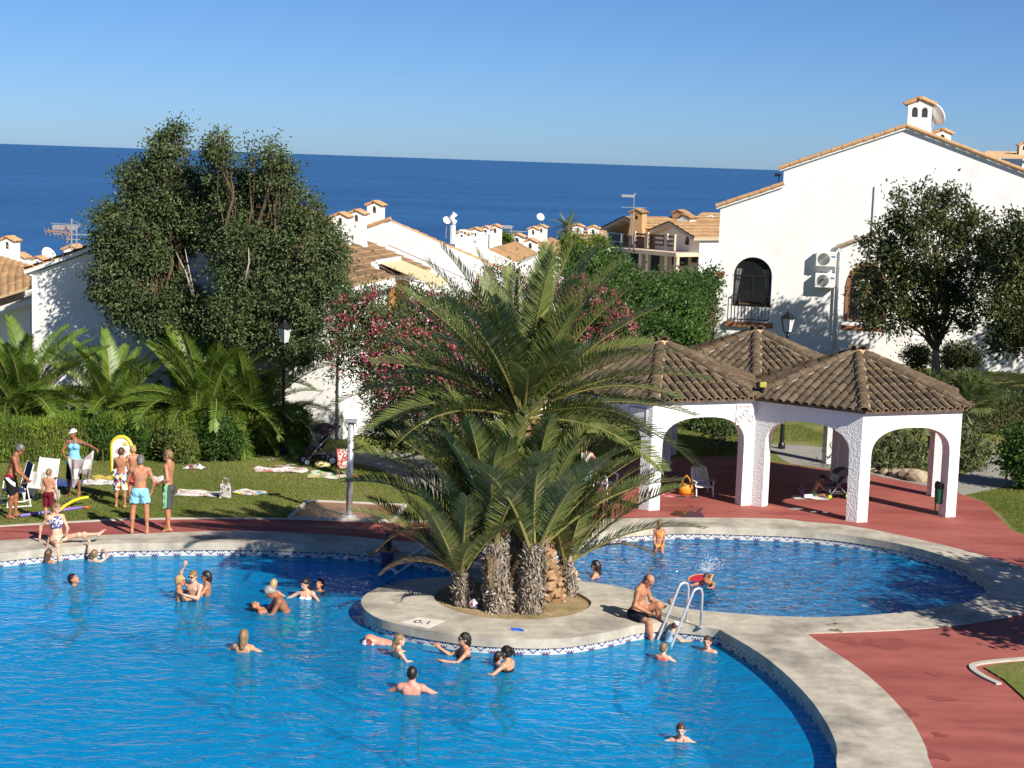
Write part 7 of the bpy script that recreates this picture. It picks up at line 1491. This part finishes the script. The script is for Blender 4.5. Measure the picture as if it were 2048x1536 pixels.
        if style == 'pony': extra = [Ell(Hd((0, -0.115, 0.055)), np.array((0.035,)*3)*hs, k=0.02), Cap(Hd((0, -0.13, 0.05)), Hd((0.01, -0.165, -0.07)), 0.03*hs, 0.014*hs, 0.02)]
        if style == 'tail': extra = [Cap(Hd((0, -0.09, -0.03)), Hd((0.02, -0.14, -0.2)), 0.04*hs, 0.018*hs, 0.03)]
        nv = np.array([0, -0.636, 0.772]); c0 = -0.012 if style != 'crop' else 0.006
        def clipf(X):
            q = (X-hc)@Rh/hs; d = -(q@nv-c0)
            if style == 'balding': d = np.maximum(d, q[..., 2]-0.045-0.25*np.maximum(0, -q[..., 1]-0.05)); d = np.maximum(d, q[..., 1]-0.02)
            if extra: d = np.minimum(d, np.maximum(q[..., 1]+0.005, q[..., 2]-0.06))
            return d*hs
        nzf = lambda X: 0.0045*np.sin(X[..., 0]*95+3*np.sin(X[..., 2]*30))*np.sin(X[..., 1]*80+X[..., 2]*25)
        Vh, Qh = grow(hp+extra, max(res*0.9, 0.009), clip=clipf, noise=nzf, infl=0.006)
        if len(Qh): link('hair', fast_mesh('hair', Lw(Vh), Qh, HAIR[hair], smooth=True), o)
    if cap:
        Vc, Qc = grow([Ell(Hd((0, -0.012, 0.034)), np.array((0.084, 0.105, 0.098))*hs, Rh, 0.02), Cap(Hd((0, 0.08, 0.055)), Hd((0, 0.14, 0.045)), 0.02*hs, 0.012*hs, 0.03)], 0.011, clip=lambda X: -(((X-hc)@Rh/hs)[..., 2]-0.030)*hs); link('cap', fast_mesh('cap', Lw(Vc), Qc, cap, smooth=True), o)
    if shades:
        mb = MB()
        for sg in (-1, 1):
            c = Lw(Hd((sg*0.034, 0.098, 0.006))); mb.box(tuple(c), (0.050*s*hs, 0.012*s, 0.030*s*hs), mat=Matrix(Rh.tolist())); mb.bar(Lw(Hd((sg*0.06, 0.094, 0.010))), Lw(Hd((sg*0.082, -0.01, 0.012))), 0.006*s)
        mb.bar(Lw(Hd((-0.015, 0.10, 0.012))), Lw(Hd((0.015, 0.10, 0.012))), 0.006*s); mb.build('sunglasses', M_SHADES, o)
    for g in wear:
        kind, m = g[0], g[1]; opt = g[2] if len(g) > 2 else {}
        if kind == 'shorts':
            fr = opt.get('len', 0.75); gp = [Ell(pv+np.array([0, 0, 0.01]), (0.166*fw, 0.122*fw, 0.115), k=0.04)]+[Ell(pv+Rp@np.array([sg*0.070, -0.05, -0.03]), (0.092, 0.092, 0.095), k=0.04) for sg in (-1, 1)]
            for hip, kn in thighs: gp.append(Cap(hip, hip+(kn-hip)*fr, 0.100*(0.5+0.5*fw), opt.get('flare', 0.088), 0.03, True))
            up = Rt@np.array([0, 0, 1.0]); tp = T((0, 0, opt.get('top', 1.01)))
            Vg, Qg = grow(gp, max(res, 0.011), clip=lambda X: np.minimum((X-tp)@up, 9), noise=lambda X: 0.006*np.sin(X[..., 2]*38+X[..., 0]*60)*np.sin(X[..., 1]*45+2)); nm = 'shorts'
        elif kind == 'slip':
            gp = P[:1]+[p for p in P if p['t'] == 'e' and abs(p['r'][0]-0.08) < 1e-6]+[Cap(hip, hip+(kn-hip)*0.25, 0.086, 0.08, 0.04) for hip, kn in thighs]
            z0 = opt.get('z', (0.835, 0.965))
            Vg, Qg = grow(gp, max(res, 0.010), infl=0.010, clip=lambda X: np.maximum(z0[0]+0.5*np.abs(X[..., 0])-X[..., 2], X[..., 2]-z0[1])); nm = 'swim_bottoms'
        elif kind in ('top', 'dress', 'vest'):
            z0 = opt.get('z', (1.215, 1.345))
            def cl(X): q = (X-waist)@Rt+waist; return np.maximum(z0[0]-q[..., 2], q[..., 2]-z0[1]-0.08*np.clip((np.abs(q[..., 0])-0.05)*opt.get('strap', 0)*10, 0, 1))
            gp = list(torso[:2])+[p for p in torso[3:] if p['t'] == 'e'] + ([Ell(pv, (0.168, 0.118, 0.13), k=0.05)] if z0[0] < 1.0 else [])
            if kind == 'vest': gp += [torso[2]]
            if opt.get('skirt'): gp.append(Cap(pv+np.array([0, 0, 0.12]), pv+np.array([0, 0, -opt['skirt']]), 0.12, opt.get('hem', 0.2), 0.05, True))
            Vg, Qg = grow(gp, max(res, 0.010), infl=0.012, clip=cl, noise=(lambda X: 0.006*np.sin(np.arctan2(X[..., 1], X[..., 0])*14)*np.clip(1.1-X[..., 2], 0, 1)) if opt.get('skirt') else None); nm = {'top': 'swim_top', 'dress': 'dress', 'vest': 'shirt'}[kind]
        elif kind == 'trousers':
            gp = [Ell(pv, (0.166, 0.12, 0.115), k=0.04)]
            for p in P:
                if p['t'] == 'c' and p['ra'] in (0.050, 0.086*(0.5+0.5*fw)): gp.append(Cap(p['a'], p['a']+(p['b']-p['a'])*(1 if p['ra'] > 0.06 else opt.get('len', 0.6)), p['ra'], p['rb']+0.008, 0.03, p['ra'] < 0.06))
            Vg, Qg = grow(gp, max(res, 0.011), infl=0.014, clip=lambda X: X[..., 2]-1.0); nm = 'trousers'
        if kind == 'straps':
            mb = MB()
            for sg in (-1, 1): mb.tube([Lw(T((sg*0.07, 0.115, 1.33))), Lw(T((sg*0.075, 0.06, 1.46))), Lw(T((sg*0.03, -0.08, 1.46)))], 0.007*s, 5)
            mb.build('straps', m, o); continue
        if len(Qg):
            ms = m if isinstance(m, (list, tuple)) else [m]; mi = None
            if len(ms) > 1: Cn = Vg[Qg].mean(1); mi = opt['pick'](Cn)
            link(nm, fast_mesh(nm, Lw(Vg), Qg, list(ms), smooth=True, midx=mi), o)
    return o, {k: Lw(v) for k, v in jt.items()}
def swimmer(label, x, ytop, ywat, yaw, h=1.7, **kw):
    p = G(x, ywat, Z_WATER); ht = Z_WATER+(ywat-ytop)*p.y/FPX*1.03
    kw.setdefault('rl', ((0.10, 0.55, -0.7), (0.05, -0.75, -0.55))); kw.setdefault('ll', ((-0.10, 0.45, -0.8), (-0.05, -0.65, -0.6))); kw.setdefault('rf', (0.1, 0.4, -0.8)); kw.setdefault('lf', (-0.1, 0.4, -0.8))
    kw.setdefault('ra', ((0.75, 0.35, -0.45), (-0.1, 1, -0.12))); kw.setdefault('la', ((-0.75, 0.35, -0.45), (0.1, 1, -0.12))); kw.setdefault('res', 0.0135)
    return person(label, (p.x, p.y, 0), yaw, h, z='head', zval=ht, **kw)
def walker(label, x, y, yaw, h, **kw): p = G(x, y); return person(label, (p.x, p.y, 0), yaw, h, z='feet', zval=kw.pop('zv', 0.003), **kw)
W_ = fab
# ---- people on the lawn and paving
walker('man with grey hair and sunglasses in black red and white shorts, far left', 22, 1036, 82, 1.72, skin='deep', lean=16, hpitch=-18, hair='grey', shades=True, fat=1.08, ra=((0.2, 0.25, -0.9), (-0.1, 0.75, -0.7)), la=((-0.25, 0.1, -1), (-0.1, 0.5, -0.8)), rl=((0.03, 0.08, -1), (0.0, -0.14, -1)), ll=((-0.03, 0.22, -1), (0, 0.0, -1)),
       wear=(('shorts', [W_('black', (0.012, 0.012, 0.014)), W_('crimson', (0.22, 0.015, 0.03)), W_('white', (0.75, 0.75, 0.75))], dict(len=0.82, flare=0.10, pick=lambda C: np.where(C[:, 2] > 0.955, 1, np.where((np.abs(C[:, 2]-0.88+0.9*(C[:, 1])) < 0.045) & (C[:, 0] > 0), 2, 0)))),))
walker('boy in maroon shorts seen from behind beside the draped beach chair', 97, 1043, 12, 1.16, skin='mid', hair='fair', hpitch=-14, ra=((0.25, 0.1, -1), (0.1, 0.4, -1)), wear=(('shorts', W_('maroon', (0.13, 0.012, 0.02)), dict(len=0.95, flare=0.11)),))
_, jw = walker('woman in light blue top and white cap shaking out a grey towel', 148, 992, 188, 1.62, skin='deep', female=True, hair='dark', hyaw=20, hpitch=-8, ra=((0.45, 0.25, -0.9), (-0.55, 0.75, -0.35)), la=((-0.95, 0.25, -0.18), (-0.9, 0.5, -0.25)), lcurl=0.9, rcurl=0.9, rl=((0.12, 0.02, -1), (0.02, -0.03, -1)), ll=((-0.14, 0.1, -1), (0, -0.05, -1)), cap=W_('capwhite', (0.75, 0.74, 0.72)),
       wear=(('dress', W_('skyblue', (0.22, 0.52, 0.72)), dict(z=(0.78, 1.37), skirt=0.10, hem=0.205)), ('straps', W_('skyblue', (0.22, 0.52, 0.72))), ('trousers', W_('black', (0.012, 0.012, 0.014)), dict(len=0.12))))
TRI = pattern_fab('triangles', [(0.75, 0.75, 0.75), (0.72, 0.72, 0.72), (0.02, 0.02, 0.02), (0.65, 0.05, 0.06), (0.75, 0.55, 0.05), (0.1, 0.15, 0.45), (0.7, 0.7, 0.7)], 16)
walker('boy in multicoloured patterned shorts seen from behind', 241, 1016, 4, 1.40, skin='tan', hair='brown', hpitch=-12, hyaw=8, ra=((0.12, 0.35, -0.9), (-0.3, 0.9, 0.15)), la=((-0.2, 0.35, -0.9), (0.2, 0.9, 0.15)), rl=((0.07, 0, -1), (0.03, 0, -1)), ll=((-0.07, 0, -1), (-0.03, 0, -1)), wear=(('shorts', TRI, dict(len=0.92, flare=0.105)),))
walker('blond boy in red shorts half hidden behind the other boy', 266, 1006, -28, 1.36, skin='tan', hair='blond', hpitch=-10, la=((-0.3, 0.6, -0.6), (-0.2, 0.9, 0.2)), ra=((0.25, 0.2, -1), (0, 0.4, -1)), wear=(('shorts', pattern_fab('redfloral', [(0.5, 0.03, 0.04), (0.5, 0.03, 0.04), (0.7, 0.6, 0.6)], 18), dict(len=0.85)),))
walker('man in light blue shorts with curly grey hair seen from behind', 279, 1068, -6, 1.74, skin='tan', fat=1.1, hair='grey', style='bob', lean=8, hpitch=-25, ra=((0.45, -0.15, -0.9), (-0.25, 0.25, -0.95)), la=((-0.35, 0.25, -0.9), (0.3, 0.75, -0.4)), rl=((0.13, 0.02, -1), (0.03, -0.05, -1)), ll=((-0.13, 0.02, -1), (-0.03, -0.05, -1)), wear=(('shorts', W_('paleblue', (0.25, 0.55, 0.68)), dict(len=0.52, flare=0.115)),))
walker('man with sunglasses in grey shorts with a green stripe, hand on hip', 336, 1062, -82, 1.80, skin='tan', hair='fair', style='crop', shades=True, la=((-0.35, -0.25, -0.9), (0.25, 0.8, -0.35)), ra=((0.2, 0.1, -1), (0.1, 0.3, -1)), rl=((0.04, 0.12, -1), (0.02, 0.02, -1)), ll=((-0.06, -0.04, -1), (0, -0.1, -1)),
       wear=(('shorts', [W_('darkgrey', (0.07, 0.07, 0.078)), W_('mint', (0.16, 0.55, 0.22)), W_('white', (0.75, 0.75, 0.75))], dict(len=0.95, flare=0.10, pick=lambda C: np.where((C[:, 0] < -0.10) & (np.abs(C[:, 1]-0.0) < 0.035), 1, np.where((C[:, 0] < -0.08) & (np.abs(C[:, 1]-0.05) < 0.016) & (C[:, 2] < 0.85), 2, 0)))),))
# seated woman on the coping with one leg stretched out
p = G(112, 1090); BIK = pattern_fab('yellowprint', [(0.7, 0.6, 0.25), (0.75, 0.72, 0.6), (0.3, 0.3, 0.15)], 30)
person('woman in yellow bikini sitting on the pool edge with one leg stretched out', (p.x, p.y+0.1, 0), 150, 1.64, skin='fair', female=True, z='seat', zval=0.02, lean=-14, twist=-8, hpitch=-30, hyaw=-30, hair='fair', style='bob', ra=((0.5, -0.5, -0.75), (0.05, -0.15, -1)), la=((-0.3, 0.3, -0.8), (0.3, 0.8, -0.2)), rl=((0.05, 0.95, -0.12), (-0.1, 0.15, -1)), ll=((-0.75, 0.55, 0.28), (-0.95, 0.3, 0.02)), lf=(-0.75, 0.1, 0.65), rf=(0, 1, -0.2),
       wear=(('slip', BIK, dict(z=(0.81, 0.95))), ('top', pattern_fab('bluestripe', [(0.04, 0.05, 0.14), (0.12, 0.14, 0.3), (0.7, 0.7, 0.72)], 26), dict(z=(1.14, 1.43)))))
# seated man on the island edge
p = G(1272, 1240)
person('balding man in dark swim shorts sitting on the island edge looking down', (p.x, p.y+0.08, 0), 118, 1.76, skin='tan', fat=1.12, belly=0.04, z='seat', zval=0.02, lean=16, hpitch=-38, hair='brown', style='balding', ra=((0.3, -0.05, -0.95), (-0.25, 0.75, -0.35)), la=((-0.25, 0.25, -0.9), (0.3, 0.85, -0.15)), rl=((0.38, 0.9, -0.15), (0.05, 0.2, -1)), ll=((-0.12, 0.82, 0.42), (0.0, 0.12, -1)), rf=(0.1, 1, -0.1), lf=(-0.1, 1, -0.1), wear=(('shorts', W_('navy', (0.012, 0.014, 0.028)), dict(len=0.68, flare=0.115)),))
# ---- swimmers in the big pool
GB = None
swimmer('girl with long brown hair in the water below the seated woman', 97, 1097, 1124, 30, 1.35, skin='tan', hair='brown', style='long', la=((-0.3, 0.5, 0.9), (0.1, 0.3, 1)))
swimmer('brown haired child in the water reaching up to the stretched foot', 190, 1098, 1122, 20, 1.3, skin='fair', hair='fair', la=((-0.25, 0.15, 1), (-0.05, 0.15, 1)), ra=((0.4, 0.6, 0.5), (-0.6, 0.5, 0.2)), lcurl=0.9, hpitch=15)
swimmer('lone dark haired swimmer with face turned up, near the left edge', 150, 1147, 1170, 100, 1.6, skin='tan', hair='dark', hpitch=35)
swimmer('blond boy facing right in the group of three boys', 358, 1150, 1201, 80, 1.35, skin='tan', hair='blond', hs=1.15, ra=((0.3, 0.7, -0.7), (-0.2, 0.9, 0.1)))
swimmer('boy with sunglasses and raised arm in the group of three boys', 387, 1140, 1200, 205, 1.5, skin='fair', hair='fair', shades=True, hpitch=-6, ra=((0.55, 0.25, 0.85), (-0.55, 0.1, 0.9)), rcurl=1.0, la=((-0.15, 0.6, -0.8), (0.8, 0.5, 0.25)))
swimmer('dark haired boy at the right of the group of three boys', 413, 1141, 1190, -95, 1.45, skin='tan', hair='dark', style='bob')
swimmer('blond child behind the grey haired man in the pool', 547, 1158, 1190, 25, 1.25, skin='tan', hair='blond', style='bob')
swimmer('grey haired man with green trunks bending forward in the pool', 577, 1170, 1222, -105, 1.74, skin='deep', fat=1.08, lean=32, hpitch=-20, hair='lightgrey', ra=((0.1, 0.5, -0.9), (0, 1, -0.2)), la=((-0.1, 0.5, -0.9), (0, 1, -0.2)), wear=(('shorts', W_('lime', (0.12, 0.50, 0.06)), dict(len=0.6, top=1.12)),))
swimmer('face up child held by the grey haired man', 543, 1203, 1224, 92, 1.3, skin='tan', hair='dark', hpitch=55, lean=-40)
swimmer('dark haired girl in white bikini top among the left swimmers', 612, 1156, 1196, 196, 1.5, skin='fair', female=True, hair='dark', style='long', hpitch=-12, hyaw=25, la=((-0.7, 0.4, -0.5), (-0.2, 0.9, 0.0)), wear=(('top', W_('white', (0.75, 0.75, 0.75)), dict(z=(1.19, 1.33))), ('straps', W_('white', (0.75, 0.75, 0.75)))))
swimmer('girl with head tipped back beside the girl in white', 638, 1157, 1182, 205, 1.4, skin='mid', hair='dark', style='long', hpitch=22)
swimmer('swimmer with wet blond hair seen from behind in open water', 487, 1258, 1302, 8, 1.6, skin='mid', female=True, hair='fair', style='long')
swimmer('short haired man with sunburnt back in the near water', 823, 1332, 1386, 4, 1.78, skin='pink', hair='dark', style='crop')
swimmer('girl with wet brown hair facing right by the island edge', 797, 1267, 1313, 75, 1.45, skin='fair', female=True, hair='fair', style='tail')
swimmer('dark haired woman with sunglasses gesturing by the island edge', 929, 1264, 1316, -105, 1.62, skin='mid', female=True, hair='dark', style='bob', shades=True, ra=((0.3, 0.75, -0.5), (0.1, 0.8, 0.55)), la=((-0.3, 0.75, -0.6), (0.1, 0.95, 0.2)), wear=(('top', W_('black', (0.012, 0.012, 0.014)), dict(z=(1.19, 1.32))), ('straps', W_('black', (0.012, 0.012, 0.014)))))
swimmer('woman with dark ponytail and black bikini strap by the island edge', 1014, 1291, 1341, -62, 1.6, skin='mid', female=True, hair='dark', style='pony', hpitch=-8, wear=(('top', W_('black', (0.012, 0.012, 0.014)), dict(z=(1.19, 1.32))), ('straps', W_('black', (0.012, 0.012, 0.014)))))
swimmer('dark haired child held in front of the ponytailed woman', 996, 1302, 1326, 60, 1.1, skin='mid', hair='dark', style='bob')
swimmer('girl in pink top swimming towards the camera with arms spread', 1360, 1441, 1479, 184, 1.35, skin='fair', hair='brown', style='tail', female=True, ra=((1, 0.25, -0.32), (1, 0.3, -0.05)), la=((-1, 0.25, -0.32), (-1, 0.3, -0.05)), lean=12, hpitch=4, wear=(('top', W_('hotpink', (0.55, 0.10, 0.2)), dict(z=(1.1, 1.36))), ('straps', W_('hotpink', (0.55, 0.10, 0.2)))))
swimmer('blond child in coral top at the foot of the pool ladder', 1326, 1285, 1319, 30, 1.2, skin='fair', hair='fair', wear=(('top', W_('coral', (0.7, 0.16, 0.10)), dict(z=(1.1, 1.42))),))
swimmer('child in light blue shirt and cap climbing out beside the seated man', 1333, 1243, 1282, 70, 1.1, skin='fair', hair='brown', lean=25, cap=W_('capwhite', (0.75, 0.74, 0.72)), wear=(('vest', W_('babyblue', (0.35, 0.55, 0.72)), dict(z=(0.95, 1.46))),))
swimmer('brown haired boy looking left in the corner by the ladder', 1414, 1271, 1302, -150, 1.45, skin='fair', hair='brown', style='bob', hyaw=-15)
swimmer('woman standing in the shaded water behind the slanting rail', 774, 1068, 1132, -20, 1.6, skin='tan', female=True, hair='dark', style='long', wear=(('top', W_('violet', (0.10, 0.06, 0.16)), dict(z=(0.9, 1.35))),))
# diver: only the curved back shows
pd_ = G(738, 1285, Z_WATER)
person('diving swimmer with only pink back and dark red trunks above the water', (pd_.x, pd_.y, 0), 88, 1.7, skin='pink', female=True, res=0.0135, z='seat', zval=Z_WATER-0.10, lean=112, hpitch=30, hair='brown', rl=((0.03, -0.35, -1), (0, -0.1, -1)), ll=((-0.03, -0.35, -1), (0, -0.1, -1)), ra=((0.3, 0.6, -0.9), (0, 0.7, -0.8)), la=((-0.3, 0.6, -0.9), (0, 0.7, -0.8)), wear=(('slip', pattern_fab('darkred', [(0.2, 0.02, 0.03), (0.02, 0.02, 0.03), (0.2, 0.02, 0.03), (0.7, 0.7, 0.7)], 14), dict(z=(0.78, 1.02))),))
# ---- small pool
pg = G(1317, 1105, Z_WATER); OR = pattern_fab('orangeprint', [(0.75, 0.2, 0.04), (0.8, 0.5, 0.08), (0.7, 0.12, 0.05)], 34)
person('girl in orange bikini standing in the small pool', (pg.x, pg.y, 0), 184, 1.2, skin='tan', female=True, hair='fair', style='bob', z='feet', zval=-0.745, hpitch=-16, ra=((0.1, 0.25, -1), (-0.35, 0.35, -0.9)), la=((-0.1, 0.25, -1), (0.35, 0.35, -0.9)), rl=((0.12, 0.02, -1), (0.02, 0, -1)), ll=((-0.12, 0.02, -1), (-0.02, 0, -1)), wear=(('slip', OR, dict(z=(0.83, 0.97))), ('top', OR, dict(z=(1.19, 1.34))), ('straps', OR)))
KW2 = dict(rl=((0.1, 0.95, -0.1), (0.05, 0.9, -0.4)), ll=((-0.1, 0.95, -0.15), (-0.05, 0.9, -0.4)))
swimmer('woman with long dark hair and orange top in the small pool', 1191, 1120, 1153, -80, 1.5, skin='mid', female=True, hair='dark', style='long', wear=(('top', W_('coral', (0.7, 0.16, 0.10)), dict(z=(1.1, 1.36))),), **KW2)
swimmer('small blond child in the small pool beside the palms', 1150, 1140, 1160, 160, 1.0, skin='fair', hair='blond', **KW2)
swimmer('blond child low in the small pool behind the seated man', 1342, 1197, 1219, 175, 1.0, skin='fair', hair='blond', **KW2)
_, jb = swimmer('girl paddling on a red float board in the small pool', 1424, 1141, 1167, -150, 1.25, skin='tan', hair='brown', style='tail', lean=50, hpitch=40, ra=((0.4, 0.9, -0.1), (0, 1, 0.1)), la=((-0.4, 0.9, -0.1), (0, 1, 0.1)), rl=((0.1, -0.6, -0.4), (0, -0.9, -0.1)), ll=((-0.1, -0.6, -0.4), (0, -0.9, -0.1)))
# ---- pavilion
p = G(1628, 992); person('child in green trunks sitting on the shaded pavilion floor with toys', (p.x, p.y, 0), 95, 1.15, skin='tan', hair='dark', z='seat', zval=0.0, lean=24, hpitch=-22, ra=((0.2, 0.6, -0.7), (0, 0.9, -0.3)), la=((-0.2, 0.6, -0.7), (0, 0.9, -0.3)), rl=((0.55, 0.8, 0.05), (-0.65, 0.6, -0.1)), ll=((-0.55, 0.8, 0.05), (0.65, 0.6, -0.1)), rf=(-0.6, 0.5, 0.3), lf=(0.6, 0.5, 0.3), wear=(('shorts', W_('palegreen', (0.35, 0.6, 0.4)), dict(len=0.4)),))
walker('person in pale blue skirt half hidden behind the palm fronds', 1166, 1018, 20, 1.66, skin='mid', female=True, hair='brown', style='bob', ra=((0.75, -0.2, -0.6), (-0.55, 0.5, -0.6)), la=((-0.3, 0.3, -0.9), (0.3, 0.7, -0.3)), wear=(('dress', W_('denim', (0.30, 0.48, 0.68)), dict(z=(0.45, 1.06), skirt=0.36, hem=0.20)), ('vest', W_('cream', (0.6, 0.55, 0.45)), dict(z=(1.0, 1.46)))))
